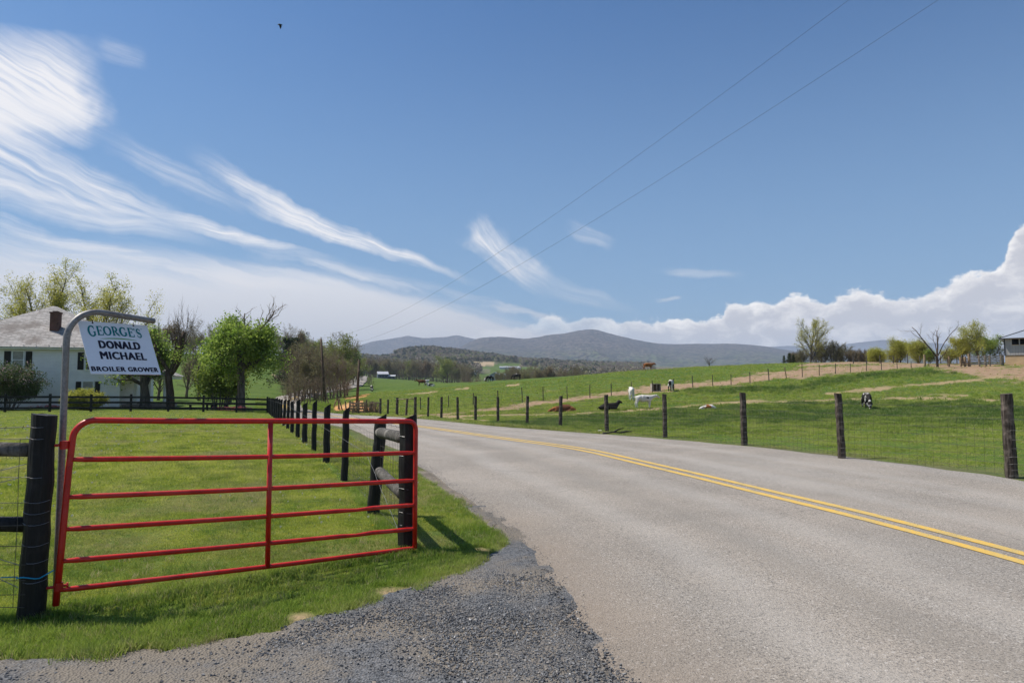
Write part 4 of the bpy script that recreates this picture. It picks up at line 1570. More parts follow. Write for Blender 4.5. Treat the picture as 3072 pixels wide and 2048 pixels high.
hts = [.05, .14, .24, .36, .50, .64, .80, .98]
woven(rr_f, offg[:5], hts, .155, .0027, M_wire, 16, .006, barbs=(1.20,), sides=3)
woven(rr_f, offg[4:9], hts, .155, .0030, M_wire, 17, .006, barbs=(1.20,), sides=3)
woven(rr_f, offg[8:], [.05, .24, .50, .74, .98], .30, .0024, M_wire, 18, .006, barbs=(1.20,), sides=3)
# staples of bright wire round the near posts
m = MB()
for k in (1, 2, 3, 4, 5):
    gx_, gy_, gz_ = gl[k]
    for h in hts + [1.20]:
        th_ = np.linspace(-2.9, -.3, 7)
        r_ = PR[k - 1][3] * .98
        m.tube(np.stack([gx_ + r_ * np.cos(th_), gy_ + r_ * np.sin(th_), gz_ + h + .012 * np.cos(th_)], 1), .0028, 4)
tag(m.build('wire_wrap', M_wirelite, rr_f), kind='stuff')
# brace between the two heavy posts beyond the corral
m = MB()
a_, b_ = gl[13], gl[15]
m.tube([(a_[0] - 1.2 + .9, a_[1] + 2.2, a_[2] + 1.22), (b_[0], b_[1], b_[2] + 1.2)], .035, 8)
m.build('log_rail', M_junk, rr_f, smooth=True)

# ================================================================== field fence across the pasture
MID = [(1263, 1244, 38), (1347, 1237, 39), (1420, 1229, 38), (1494, 1221, 42), (1567, 1213, 44), (1629, 1206, 42), (1701, 1198, 40), (1769, 1191, 40), (1833, 1185, 37), (1893, 1181, 36), (1956, 1177, 36),
       (2020, 1172, 38), (2077, 1164, 38), (2137, 1157, 34), (2192, 1152, 32), (2249, 1147, 33), (2306, 1143, 37), (2358, 1139, 34), (2406, 1134, 40), (2457, 1129, 32), (2506, 1123, 31), (2551, 1118, 29),
       (2599, 1114, 29), (2644, 1111, 29), (2691, 1108, 30), (2733, 1103, 20)]
g0 = gp(1263, 1244, 30, 140)
mf = thing('field_fence', 'line of thin brown posts crossing the pasture above the bare earth strip', 'fence', (g0.x, g0.y, 0))
gl = []
for k, (px_, py_, hp) in enumerate(MID):
    D = np.interp(px_, [1263, 1567, 2000, 2400, 2733], [60, 72, 74, 77, 86])
    p = onD(px_, D)
    h = hp / F * D
    rg_ = rnd(k + 200)
    gl.append((p.x - g0.x, p.y - g0.y, p.z))
    m = MB()
    lean = (-.16, 0) if k == 17 else (-.09, 0) if k == 16 else (-.07, 0) if k == 4 else (rg_.uniform(-.03, .03), 0)
    rough_post(m, 0, 0, 0, h, .055 if k in (17, 16) else rg_.uniform(.038, .05), lean=lean, n=8, seed=k, rings=5)
    m.build('post', M_posttan if k == 17 else M_postbrn, mf, loc=Vector(gl[-1]))
woven(mf, gl, [.15, .45, .75, 1.05], .8, .0028, M_wire, 28, .01)

# leaning row of posts on the verge, left of the corral
vf = None
VP_ = [(858, 1222, 16), (868, 1222, 18), (877, 1224, 18), (886, 1223, 17), (897, 1225, 18), (905, 1222, 18), (915, 1224, 19), (925, 1221, 18), (932, 1215, 20), (958, 1218, 24), (968, 1217, 22), (981, 1222, 25), (991, 1217, 22), (1003, 1219, 24), (1017, 1229, 33), (1022, 1230, 33), (1030, 1232, 35), (1041, 1228, 31)]
p0 = gp(858, 1226, 40, 140)
vf = thing('field_fence', 'short leaning posts in a ragged line on the verge left of the brushwood corral', 'fence', (p0.x, p0.y, 0))
for k, (px_, py_, hp) in enumerate(VP_):
    D = np.interp(px_, [858, 960, 1041], [84, 72, 58])
    p = onD(px_, D)
    rg_ = rnd(k + 300)
    m = MB()
    lean = {11: .25, 12: .3, 13: -.3, 16: .35, 17: .1, 15: .25}.get(k, rg_.uniform(-.1, .15))
    rough_post(m, 0, 0, 0, max(.9, hp / F * D * 1.1), rg_.uniform(.045, .06), lean=(-lean, 0), n=8, seed=k, rings=5)
    m.build('post', M_junk, vf, loc=Vector((p.x - p0.x, p.y - p0.y, p.z)))

# ================================================================== brushwood corral
cA, cB = onD(1051, 55.4), onD(1139, 54.2)
dv = (cB - cA); Lc = dv.length; dv.normalize()
cor = thing('corral_fence', 'tangled brown board corral with brushwood piled on it beyond the road', 'corral', cA)
rg_ = rnd(12)
for q in (0, .12, .27, .31, .52, .56, .72, .80, .88, 1.0):
    m = MB()
    rough_post(m, 0, 0, 0, rg_.uniform(.95, 1.2), rg_.uniform(.05, .085), lean=(rg_.uniform(-.06, .06), 0), n=8, seed=int(q * 100), rings=5)
    m.build('post', M_junk, cor, loc=dv * (Lc * q) + Vector((0, 0, -.03)))
for seg, (a, b) in enumerate(((0, .28), (.27, .54), (.70, 1.0))):
    for h in (.18, .42, .64, .86) if seg < 2 else (.15, .88):
        m = MB()
        m.beam(dv * (Lc * a) + Vector((0, -.09, h + rg_.uniform(-.03, .03))), dv * (Lc * b) + Vector((0, -.09, h + rg_.uniform(-.03, .03))), .035, .13)
        m.build('board', M_junk, cor)
m = MB()
rgn = np.random.RandomState(3)
for k in range(150):
    c_ = rgn.choice([.16, .22, .55, .62, .66, .78, .9]) + rgn.uniform(-.07, .07)
    base = np.array(dv * (Lc * c_)) + [0, -.13 - rgn.uniform(0, .15), 0]
    tip = base + [rgn.uniform(-.45, .45), rgn.uniform(-.1, .1), rgn.uniform(.4, 1.15)]
    m.tube([base, (base + tip) / 2 + rgn.uniform(-.06, .06, 3), tip], [.016, .012, .006], 4)
tag(m.build('brushwood', M_junk, cor), kind='stuff')

# ================================================================== utility poles and the two wires
def util_pole(px_, pyb, D, topy, r0, label, lean=0.0, xtop=None):
    b = onD(px_, D)
    top = pt(xtop if xtop else px_, topy, D)
    o = thing('utility_pole', label, 'pole', b)
    H_ = top.z - b.z
    m = MB()
    m.tube([(0, 0, -.5), (top.x - b.x) and ((top.x - b.x) * .5, 0, H_ * .5) or (0, 0, H_ * .5), (top.x - b.x, 0, H_)], [r0, r0 * .85, r0 * .68], 12)
    m.build('shaft', M_pole, o, smooth=True)
    return o, top


up1, T1 = util_pole(977, 1217, 80, 1016, .17, 'tall weathered utility pole among the bare roadside trees, carrying two wires', xtop=963)
m = MB()
q = T1 - up1.location
m.tube([tuple(q + Vector((0, 0, -.15))), tuple(q + Vector((0, 0, .22)))], [.05, .035], 8)
m.tube([tuple(q + Vector((0, 0, .10))), tuple(q + Vector((0, 0, .17)))], .07, 10)
m.build('insulator', plain('porcelain', (.25, .2, .17), .3, .5), up1, smooth=True)
m = MB()
m.tube([tuple(q + Vector((-.0, -.17, -1.05))), tuple(q + Vector((0, -.30, -1.05)))], .04, 8)
m.build('bracket', M_galv, up1)
up2, T2 = util_pole(1072, 1214, 66, 1079, .15, 'shorter plain wooden pole leaning behind the brushwood corral', xtop=1078)
up3, T3 = util_pole(924, 1200, 125, 1112, .10, 'thin grey pole half hidden in the bare roadside shrubs')

wires = []
for k, (a3, pxt, Dt, zt) in enumerate(((T1 + Vector((0, 0, .15)), 2547, 13.0, None), (T1 + Vector((0, -.3, -1.05)), 2815, 12.0, None))):
    b3 = pt(pxt, 0, Dt)
    d_ = b3 - a3
    n_ = 60
    P = []
    for t in np.linspace(0, 1.34, n_):
        q = a3 + d_ * t
        P.append((q.x, q.y, q.z - 1.7 * 4 * t * (1 - t)))
    m = MB()
    m.tube(np.array(P) - np.array(a3), np.linspace(.0075, .0014, n_), 5)
    o = m.build('power_line', M_cable, None, smooth=True, loc=a3)
    tag(o, ('upper wire crossing the sky from the tall utility pole top', 'lower wire crossing the sky from below the tall utility pole top')[k], 'wire')

# ================================================================== black board fence along the house yard
bf_px = [(-115, 46.2), (21, 47.0), (155, 47.8), (278, 48.8), (397, 49.8), (509, 50.6), (614, 51.5), (713, 52.4), (805, 53.2)]
b0 = onD(805, 53.2)
bfn = thing('board_fence', 'black three rail board fence between the lawn and the white house', 'fence', b0)
ps = []
for k, (px_, D) in enumerate(bf_px):
    p = onD(px_, D) - b0
    ps.append(p)
    m = MB()
    m.box((0, 0, .55), (.12, .12, 1.42), jit=.006)
    m.build('post', M_boardblk, bfn, loc=p)
for a, b in zip(ps[:-1], ps[1:]):
    for h in (.28, .66, 1.04):
        m = MB()
        m.beam(a + Vector((0, -.085, h)), b + Vector((0, -.085, h)), .032, .145)
        m.build('rail', M_boardblk, bfn)

# ================================================================== white house
HC = onD(361, 58.0)
HA = math.atan2(.28, .96)
house = thing('farmhouse', 'two storey white clapboard farmhouse with a grey hipped roof, brick chimney and black shutters', 'house', (HC.x, HC.y, H1(HC.x, HC.y) - .05), HA)
hz0 = house.location.z
HW, HDp, EZ, AZt = 14.2, 13.0, 4.72 - hz0, 8.76 - hz0


def hx(px_):
    """local x on the front wall seen at photograph x"""
    k = (px_ - CX) / F
    # HC + s*(c, s_)  with X = k*Y
    c, s_ = math.cos(HA), math.sin(HA)
    s__ = (k * HC.y - HC.x) / (c - k * s_)
    return s__, HC.y + s__ * s_


def hzv(py_, D): return EYE + (HZ - py_) / F * D - hz0


def clap_fn(nt):
    v = nt.obj()
    x_, y_, z_ = nt.sep(v)
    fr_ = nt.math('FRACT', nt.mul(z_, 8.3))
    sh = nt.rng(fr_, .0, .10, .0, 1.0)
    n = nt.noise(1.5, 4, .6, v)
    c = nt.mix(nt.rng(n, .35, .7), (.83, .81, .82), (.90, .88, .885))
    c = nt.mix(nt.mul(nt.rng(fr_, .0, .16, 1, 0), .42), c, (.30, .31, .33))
    return dict(color=c, normal=nt.bump(nt.mul(fr_, 1.0), .02, 1.0))


M_clap = material('white_clapboard', clap_fn, rough=.6, spec=.3)
M_white = plain('white_paint', (.78, .78, .77), .55, .3, 0, .06, 3)


def roof_fn(nt):
    v = nt.obj()
    x_, y_, z_ = nt.sep(v)
    br = nt.node('ShaderNodeTexBrick')
    br.inputs['Scale'].default_value = 1.0
    br.inputs['Brick Width'].default_value = .34
    br.inputs['Row Height'].default_value = .115
    br.inputs['Mortar Size'].default_value = .008
    br.inputs['Color1'].default_value = (.29, .275, .26, 1)
    br.inputs['Color2'].default_value = (.46, .43, .405, 1)
    br.inputs['Mortar'].default_value = (.12, .105, .095, 1)
    nt.l.new(nt.comb(nt.add(x_, y_), z_, 0), br.inputs['Vector'])
    n = nt.noise(.55, 5, .65, v)
    c = nt.mix(nt.rng(n, .47, .66, 0, .7), br.outputs[0], (.15, .125, .11))
    return dict(color=c, normal=nt.bump(br.outputs[1], -.01, .7))


M_roof = material('asphalt_shingle_roof', roof_fn, rough=.9, spec=.15)
m = MB()
hh_ = EZ
m.add([(-HW, 0, -.3), (0, 0, -.3), (0, HDp, -.3), (-HW, HDp, -.3), (-HW, 0, hh_), (0, 0, hh_), (0, HDp, hh_), (-HW, HDp, hh_)],
      [(0, 1, 5, 4), (1, 2, 6, 5), (2, 3, 7, 6), (3, 0, 4, 7)])
m.build('wall', M_clap, house)
o_ = .42
m = MB()
ap1, ap2 = (-7.2, 6.3, AZt), (-7.0, 6.8, AZt)
e4 = [(-HW - o_, -o_, EZ), (o_, -o_, EZ), (o_, HDp + o_, EZ), (-HW - o_, HDp + o_, EZ)]
m.add(e4 + [ap1, ap2], [(0, 1, 5, 4), (1, 2, 5), (2, 3, 5), (3, 0, 4, 5)])
m.add([(q[0], q[1], q[2] - .02) for q in e4], [(3, 2, 1, 0)], 0)
rf_ = m.build('roof', M_roof, house)
m = MB()
for a, b in ((0, 1), (1, 2), (2, 3), (3, 0)):
    A_, B_ = Vector(e4[a]), Vector(e4[b])
    m.beam(A_ + Vector((0, 0, -.11)), B_ + Vector((0, 0, -.11)), .05, .20)
m.build('fascia', M_white, house)
m = MB()
m.tube([(-HW - o_, -o_ - .07, EZ - .03), (o_, -o_ - .07, EZ - .05)], .06, 8)
for q in np.arange(-HW, .2, .9):
    m.box((q, -o_ + .02, EZ + .10), (.03, .25, .05), mat=0)
m.build('gutter', plain('gutter', (.50, .47, .44), .5, .4, 0, .2, 3), house)
m = MB()
m.box((-.07, -.02, EZ / 2 - .1), (.16, .05, EZ - .2))
m.box((0.02, .07, EZ / 2 - .1), (.05, .16, EZ - .2))
m.build('corner_board', M_white, house)


def brick_fn(nt):
    v = nt.obj()
    x_, y_, z_ = nt.sep(v)
    br = nt.node('ShaderNodeTexBrick')
    br.inputs['Scale'].default_value = 1.0
    br.inputs['Brick Width'].default_value = .21
    br.inputs['Row Height'].default_value = .075
    br.inputs['Mortar Size'].default_value = .009
    br.inputs['Color1'].default_value = (.16, .055, .035, 1)
    br.inputs['Color2'].default_value = (.09, .035, .026, 1)
    br.inputs['Mortar'].default_value = (.19, .16, .14, 1)
    nt.l.new(nt.comb(nt.add(x_, y_), z_, 0), br.inputs['Vector'])
    n = nt.noise(3, 4, .6, v)
    return dict(color=nt.mix(nt.rng(n, .5, .7, 0, .6), br.outputs[0], (.05, .03, .025)), normal=nt.bump(br.outputs[1], -.01, .7))


M_brick = material('chimney_brick', brick_fn, rough=.9, spec=.15)
cx_, cy_ = -5.65, 2.35
ctop = hzv(940, 58.8)
m = MB()
m.box((cx_, cy_, (EZ + ctop) / 2), (.68, .68, ctop - EZ))
m.box((cx_, cy_, ctop + .05), (.78, .78, .12))
m.box((cx_, cy_, ctop + .14), (.40, .40, .10))
m.build('chimney', M_brick, house)


def louvre_fn(nt):
    v = nt.obj()
    x_, y_, z_ = nt.sep(v)
    f = nt.math('FRACT', nt.mul(z_, 14.0))
    return dict(color=nt.mix(f, (.006, .006, .007), (.020, .021, .024)), normal=nt.bump(f, .01, 1.0))


M_shut = material('black_shutter', louvre_fn, rough=.5, spec=.35)
M_curt = plain('window_curtain', (.30, .29, .26), .5, .5, 0, .35, 2.2)


def house_window(pxa, pxb, pyt, pyb, sl, sr, dark=False):
    xa, D = hx(pxa)
    xb, _ = hx(pxb)
    zt, zb = hzv(pyt, D), hzv(pyb, D)
    w = thing_part('window', house)
    m = MB()
    for (a, b, c, d) in ((xa - .07, xb + .07, zt, zt + .10), (xa - .10, xb + .10, zb - .09, zb), (xa - .08, xa, zb, zt), (xb, xb + .08, zb, zt)):
        m.box(((a + b) / 2, -.035, (c + d) / 2), (b - a, .07, d - c))
    m.box(((xa + xb) / 2, -.018, (zb + zt) / 2), (xb - xa, .035, .05))
    fr_ = m.build('frame', M_white, w)
    m = MB()
    m.box(((xa + xb) / 2, -.008, (zb + zt) / 2), (xb - xa, .012, zt - zb))
    m.build('pane', M_glassdk if dark else M_curt, w)
    for s_ in (sl, sr):
        if s_ is None: continue
        a, b = hx(s_[0])[0], hx(s_[1])[0]
        m = MB()
        m.box(((a + b) / 2, -.025, (zb + zt) / 2), (b - a, .04, zt - zb + .05))
        m.build('shutter', M_shut, house)
    return w


def thing_part(name, parent):
    o = bpy.data.objects.new(name, None)
    o.empty_display_size = .2
    COL.objects.link(o)
    o.parent = parent
    return o


house_window(39, 70, 1054, 1104, (12, 32), (77, 96))
house_window(258, 288, 1058, 1108, (233, 251), (296, 315), True)
house_window(252, 282, 1145, 1186, (230, 246), (288, 303))
house_window(55, 88, 1145, 1186, (28, 47), (96, 116))
# side porch
m = MB()
m.box((1.75, 3.4, .15), (3.5, 5.0, .35))
m.build('porch_floor', plain('porch_floor', (.30, .25, .22), .9, .2), house)
pz = hzv(1136, 60)
m = MB()
m.box((1.85, 3.4, pz + .12), (3.9, 5.4, .24))
m.build('porch_beam', M_white, house)
m = MB()
m.add([(0, .5, pz + .26), (4.0, .5, pz + .26), (4.0, 6.3, pz + .26), (0, 6.3, pz + .26), (0, .9, pz + .85), (2.9, 1.6, pz + .85), (2.9, 5.2, pz + .85), (0, 5.9, pz + .85)],
      [(0, 1, 5, 4), (1, 2, 6, 5), (2, 3, 7, 6), (4, 5, 6, 7)])
m.build('porch_roof', M_roof, house)
for cx2 in (.95, 2.05, 3.3):
    m = MB()
    m.tube([(cx2, 1.05, .3), (cx2, 1.05, pz + .02)], [.14, .115], 14)
    m.box((cx2, 1.05, .38), (.34, .34, .12))
    m.box((cx2, 1.05, pz - .04), (.32, .32, .09))
    m.build('column', M_white, house, smooth=False)

# ================================================================== things by the yard fence
bn = onD(600, 55.5)
bench = thing('garden_bench', 'low dark wooden bench on the grass behind the black board fence', 'bench', bn, .1)
m = MB(); m.box((0, 0, .45), (1.7, .4, .05)); m.build('seat', M_black, bench)
for sx_ in (-.65, .65):
    m = MB(); m.box((sx_, 0, .21), (.08, .34, .43)); m.build('leg', M_black, bench)
bench2 = copy_tree(bench, label='low dark wooden bench nearest the thick trunk of the big green tree', loc=onD(662, 57.5), rz=-.05)
bench['group'] = bench2['group'] = 'benches under the yard trees'

# ================================================================== cattle barn on the right
bc = onD(3016, 92.0)
barn = thing('cattle_barn', 'grey metal sided barn with tan concrete base at the right edge of the field', 'barn', (bc.x, bc.y, bc.z), R(-38))


def metal_fn(nt):
    v = nt.obj()
    x_, y_, z_ = nt.sep(v)
    f = nt.math('FRACT', nt.mul(nt.add(x_, y_), 3.4))
    rib = nt.rng(f, .86, .93, 0, 1)
    n = nt.noise(.7, 4, .6, v)
    c = nt.mix(nt.rng(n, .4, .7), (.36, .35, .34), (.44, .42, .40))
    return dict(color=nt.mix(nt.mul(rib, .45), c, (.16, .155, .16)), normal=nt.bump(rib, .03, 1.0))


M_siding = material('grey_metal_siding', metal_fn, rough=.5, spec=.4)
M_conc = plain('tan_concrete', (.52, .37, .22), .9, .15, 0, .2, 1.2)
M_mroof = plain('metal_roof', (.34, .37, .42), .45, .5, .2, .12, .8)
M_dark = plain('dark_opening', (.010, .010, .011), .8, .1)
M_trim = plain('dark_trim', (.05, .05, .055), .6, .3)
W_, Dd_ = 16.0, 24.0
zb_ = EYE + (HZ - 1066) / F * 92 - bc.z
zt_ = EYE + (HZ - 1015) / F * 92 - bc.z
m = MB()
m.box((W_ / 2, Dd_ / 2, zb_ / 2 - .2), (W_, Dd_, zb_ + .4))
m.build('foundation', M_conc, barn)
m = MB()
wz0, wz1 = zt_ - .88, zt_ - .12
yb_ = -.01


def panel(x0, x1, z0, z1):
    m.add([(x0, yb_, z0), (x1, yb_, z0), (x1, yb_, z1), (x0, yb_, z1)], [(0, 1, 2, 3)])


panel(0, W_, zb_, wz0); panel(0, W_, wz1, zt_)
panel(0, .80, wz0, wz1)
xw = .80
wins = []
while xw < W_ - 1.2:
    wins.append(xw)
    panel(xw + .76, xw + .88, wz0, wz1)
    xw += .88
panel(xw, W_, wz0, wz1)
m.add([(0, yb_, zb_), (0, Dd_, zb_), (0, Dd_, zt_), (0, yb_, zt_)], [(0, 3, 2, 1)])
m.add([(W_, yb_, zb_), (W_, Dd_, zb_), (W_, Dd_, zt_), (W_, yb_, zt_)], [(0, 1, 2, 3)])
m.add([(0, Dd_, zb_), (W_, Dd_, zb_), (W_, Dd_, zt_), (0, Dd_, zt_)], [(0, 1, 2, 3)])
m.build('wall', M_siding, barn)
for xw in wins[:4]:
    m = MB()
    m.box((xw + .38, .16, (wz0 + wz1) / 2), (.76, .02, wz1 - wz0))
    wpn = m.build('window', M_dark, barn)
    m = MB()
    m.box((xw + .38, -.02, wz0 - .03), (.8, .05, .07))
    m.box((xw + .38, -.02, wz1 + .03), (.8, .05, .06))
    m.build('frame', M_conc, wpn)
m = MB()
rz_ = zt_ + 3.6
m.add([(-.55, -.5, zt_ - .02), (W_ + .5, -.5, zt_ - .02), (W_ / 2 + 4, Dd_ / 2, rz_), (-.55 + 8, Dd_ / 2, rz_)], [(0, 1, 2, 3)])
m.add([(-.55, -.5, zt_ - .02), (-.55, Dd_ + .5, zt_ - .02), (-.55 + 8, Dd_ / 2, rz_)], [(0, 2, 1)])
m.add([(W_ + .5, -.5, zt_ - .02), (W_ + .5, Dd_ + .5, zt_ - .02), (W_ / 2 + 4, Dd_ / 2, rz_)], [(0, 1, 2)])
m.add([(-.55, Dd_ + .5, zt_ - .02), (W_ + .5, Dd_ + .5, zt_ - .02), (W_ / 2 + 4, Dd_ / 2, rz_), (-.55 + 8, Dd_ / 2, rz_)], [(0, 3, 2, 1)])
m.build('roof', M_mroof, barn)
m = MB()
m.beam((-.58, -.52, zt_ - .04), (W_ + .5, -.52, zt_ - .04), .05, .10)
m.beam((-.58, -.52, zt_), (-.55 + 8, Dd_ / 2, rz_ + .05), .08, .10)
m.box((.0, -.03, (zb_ + zt_) / 2), (.14, .06, zt_ - zb_))
m.box((W_ / 2, -.03, zb_), (W_, .05, .06))
m.build('trim', M_trim, barn)

# pale board pen beside the barn
pa, pb = onD(2908, 88), onD(3008, 89.5)
pen = thing('board_fence', 'pale weathered five board pen fence beside the grey barn', 'fence', pa)
dv = pb - pa; Lp = dv.length; dn = dv.normalized()
for q, w_ in ((0, .26), (.29, .14), (.48, .2), (.61, .14), (.96, .2), (1.0, .24)):
    m = MB(); m.box((0, 0, .68), (w_, .2, 1.5 if q else 1.9)); m.build('post', M_posttan, pen, loc=dn * (Lp * q))
for h in (.28, .55, .80, 1.04, 1.27):
    for a, b in ((0, .29), (.29, .61), (.61, .97)):
        m = MB()
        m.beam(dn * (Lp * a) + Vector((0, -.12, h)), dn * (Lp * b) + Vector((0, -.12, h + .01)), .04, .16)
        m.build('board', M_boardgrey, pen)
pc = onD(2882, 88)
pen2 = thing('board_fence', 'short dark board fence section left of the pale pen boards', 'fence', pc)
dv = (pa - pc); Lp = dv.length; dn = dv.normalized()
for q in (0, .5):
    m = MB(); m.box((0, 0, .62), (.2, .2, 1.3)); m.build('post', M_posttan, pen2, loc=dn * (Lp * q))
for h in (.25, .5, .75, 1.0):
    m = MB(); m.beam(dn * 0 + Vector((0, .12, h)), dn * Lp + Vector((0, .12, h)), .04, .15); m.build('board', M_junk, pen2)
for px_, D, h, lab in ((2774, 87, 1.6, 'thick tan corner post where the field fence meets the pipe gates'), (2847, 88, 1.35, 'tan post between the rusty pipe gates and the dark board fence')):
    b = onD(px_, D)
    m = MB(); rough_post(m, 0, 0, 0, h, .13 if px_ < 2800 else .1, n=10, seed=px_)
    tag(m.build('fence_post', M_posttan, None, loc=b), lab, 'post')
M_rust = plain('rusty_steel', (.10, .055, .038), .8, .3, .3, .35, 5)
for k, (pxa, pxb, lab) in enumerate(((2786, 2812, 'rusty pipe gate left of the dead tree trunk'), (2813, 2842, 'rusty pipe gate right of the dead tree trunk'))):
    a, b = onD(pxa, 87), onD(pxb, 88)
    gt = thing('pipe_gate', lab, 'gate', a, 0, 'rusty pipe gates by the barn')
    dv = b - a
    for h in (.2, .45, .7, .95, 1.15):
        m = MB(); m.tube([(0, 0, h), (dv.x, dv.y, dv.z + h)], .025, 6); m.build('rail', M_rust, gt)
    for t in (0, 1):
        m = MB(); m.tube([(dv.x * t, dv.y * t, dv.z * t + .1), (dv.x * t + .05, dv.y * t, dv.z * t + 1.2)], .032, 6); m.build('upright', M_rust, gt)
# back fence beyond the pipe gates
bk = onD(2790, 104)
bkf = thing('field_fence', 'grey posts with wire behind the pipe gates, against the distant hills', 'fence', bk)
gl = []
for k, px_ in enumerate((2560, 2600, 2640, 2680, 2723, 2760, 2822, 2850, 2871, 2890)):
    p = onD(px_, 104)
    gl.append(tuple(p - bk))
    m = MB(); rough_post(m, 0, 0, 0, 1.5 if px_ in (2723, 2871) else 1.2, .07, n=8, seed=k, rings=4); m.build('post', M_loggrey, bkf, loc=p - bk)
woven(bkf, gl, [.3, .6, .9, 1.1], 1.0, .004, M_wire, 3, .01)

# overturned calf feeder crate
ct = onD(1969, 75.5)
crate = thing('wooden_crate', 'old open wooden crate lying on the bare earth by the field fence', 'crate', (ct.x, ct.y, ct.z), R(8))
for (c, s_) in (((0, .35, .04), (.95, .8, .06)), ((0, .35, .82), (1.0, .8, .07)), ((-.44, .35, .43), (.06, .8, .74)), ((.44, .35, .43), (.06, .8, .74)), ((0, .72, .43), (.9, .05, .74)), ((-.02, -.04, .44), (.07, .05, .78)), ((-.46, -.10, .40), (.06, .06, .80))):
    m = MB(); m.box(c, s_); m.build('board', M_boardgrey if s_[2] < .1 or s_[0] < .08 else M_junk, crate)

# ================================================================== buildings in the valley
M_bluegrey = plain('blue_grey_wall', (.10, .12, .16), .8, .2, 0, .15, .3)
M_tin = plain('tin_roof', (.48, .48, .50), .4, .5, .1, .1, .2)


def gable(name, label, cat, loc, size, rz, wall, roof, hip=.35, axis='x', extra=None, group=None):
    w, d, h = size
    o = thing(name, label, cat, loc, rz, group)
    m = MB()
    m.add([(-w / 2, -d / 2, -1), (w / 2, -d / 2, -1), (w / 2, d / 2, -1), (-w / 2, d / 2, -1), (-w / 2, -d / 2, h), (w / 2, -d / 2, h), (w / 2, d / 2, h), (-w / 2, d / 2, h), (-w / 2, 0, h * (1 + hip)), (w / 2, 0, h * (1 + hip))],
          [(0, 1, 5, 4), (1, 2, 6, 9, 5), (2, 3, 7, 6), (3, 0, 4, 8, 7)])
    m.build('wall', wall, o)
    m = MB()
    e = .06 * d
    hr = h * (1 + hip)
    sl = (hr - h) / (d / 2)
    z0 = h - sl * e
    m.add([(-w / 2 - e, -d / 2 - e, z0), (w / 2 + e, -d / 2 - e, z0), (w / 2 + e, 0, hr + .05), (-w / 2 - e, 0, hr + .05), (w / 2 + e, d / 2 + e, z0), (-w / 2 - e, d / 2 + e, z0),
           (-w / 2 - e, -d / 2 - e, z0 + .25), (w / 2 + e, -d / 2 - e, z0 + .25), (w / 2 + e, 0, hr + .3), (-w / 2 - e, 0, hr + .3), (w / 2 + e, d / 2 + e, z0 + .25), (-w / 2 - e, d / 2 + e, z0 + .25)],
          [(0, 3, 2, 1), (3, 5, 4, 2), (6, 7, 8, 9), (9, 8, 10, 11), (0, 1, 7, 6), (5, 11, 10, 4), (1, 2, 8, 7), (2, 4, 10, 8), (0, 6, 9, 3), (3, 9, 11, 5)])
    m.build('roof', roof, o)
    return o


p = onD(1148, 590)
b1_ = gable('old_barn', 'blue grey two storey barn with white tin roof at the foot of the valley woods', 'barn', p, (8.6, 8, 3.6), R(18), M_bluegrey, M_tin, .55)
p = onD(1171, 592)
b2_ = gable('shed', 'long low shed with white tin roof joined beside the valley barn', 'shed', p, (8.8, 6, 2.2), R(4), M_bluegrey, M_tin, .45)
for o, xs_ in ((b1_, (-2.4, 0, 2.4)), (b2_, (-2.5, .5, 3))):
    for x in xs_:
        m = MB(); m.box((x, (-4.03 if o is b1_ else -3.03), 1.6 if o is b1_ else 1.1), (.9, .06, 1.3)); m.build('door' if x == 0 else 'window', M_dark, o)
M_pale = plain('pale_wall', (.60, .60, .62), .7, .3, 0, .1, .3)
M_bluew = plain('pale_blue_metal', (.30, .34, .40), .5, .4, 0, .1, .3)
p = onD(1487, 330)
gable('metal_shed', 'pale blue gabled metal shed just beyond the pasture crest', 'shed', Vector((p.x, p.y, EYE + (HZ - 1137) / F * 330)), (4.6, 5.0, 1.7), R(80), M_bluew, M_bluew, .75)
p = onD(1517, 330)
gable('metal_shed', 'dull grey low metal shed behind the crest, right of the pale blue one', 'shed', Vector((p.x, p.y, EYE + (HZ - 1137) / F * 330)), (5.6, 5.0, 1.6), R(70), M_siding, M_mroof, .45)
for k, (px_, py_, D, s_, lab) in enumerate(((1512, 1107, 1250, (16, 9, 3.5), 'small white farm shed at the left of the distant valley farm'), (1524, 1108, 1260, (9, 8, 3), 'tiny white outbuilding in the middle of the distant valley farm'),
                                        (1536, 1106, 1270, (26, 10, 4), 'long white poultry house in the distant valley farm'), (1556, 1108, 1260, (7, 6, 3.5), 'little white building at the right end of the distant valley farm'),
                                        (1421, 1119, 900, (9, 6, 3), 'small pale house among trees right of the valley woods'), (1389, 1080, 1650, (15, 9, 4), 'white farmhouse on the far green field below the wooded rise'))):
    p = onD(px_, D)
    gable('farm_building', lab, 'building', Vector((p.x, p.y, max(p.z, EYE + (HZ - py_) / F * D - 1))), s_, R(5 * k), M_pale, M_tin, .4)
# far tower on the wooded hill
p = pt(922, 1035, 420)
tw = thing('radio_tower', 'slim grey communications tower rising above the wooded hill', 'tower', p)
m = MB()
for a in range(3):
    an = a * 2.094
    m.tube([(1.2 * math.cos(an), 1.2 * math.sin(an), -12), (.4 * math.cos(an), .4 * math.sin(an), 8)], .10, 5)
for z in np.arange(-10, 8, 1.6):
    rr = 1.2 - .8 * (z + 12) / 20
    P = [(rr * math.cos(a * 2.094), rr * math.sin(a * 2.094), z + (a % 2) * .8) for a in range(4)]
    m.tube(P, .06, 4)
m.build('mast', M_galv, tw)
m = MB()
for a in range(3):
    an = a * 2.094 + .5
    m.box((1.0 * math.cos(an), 1.0 * math.sin(an), 7.3), (.3, .3, 1.6))
m.build('antenna', M_galv, tw)

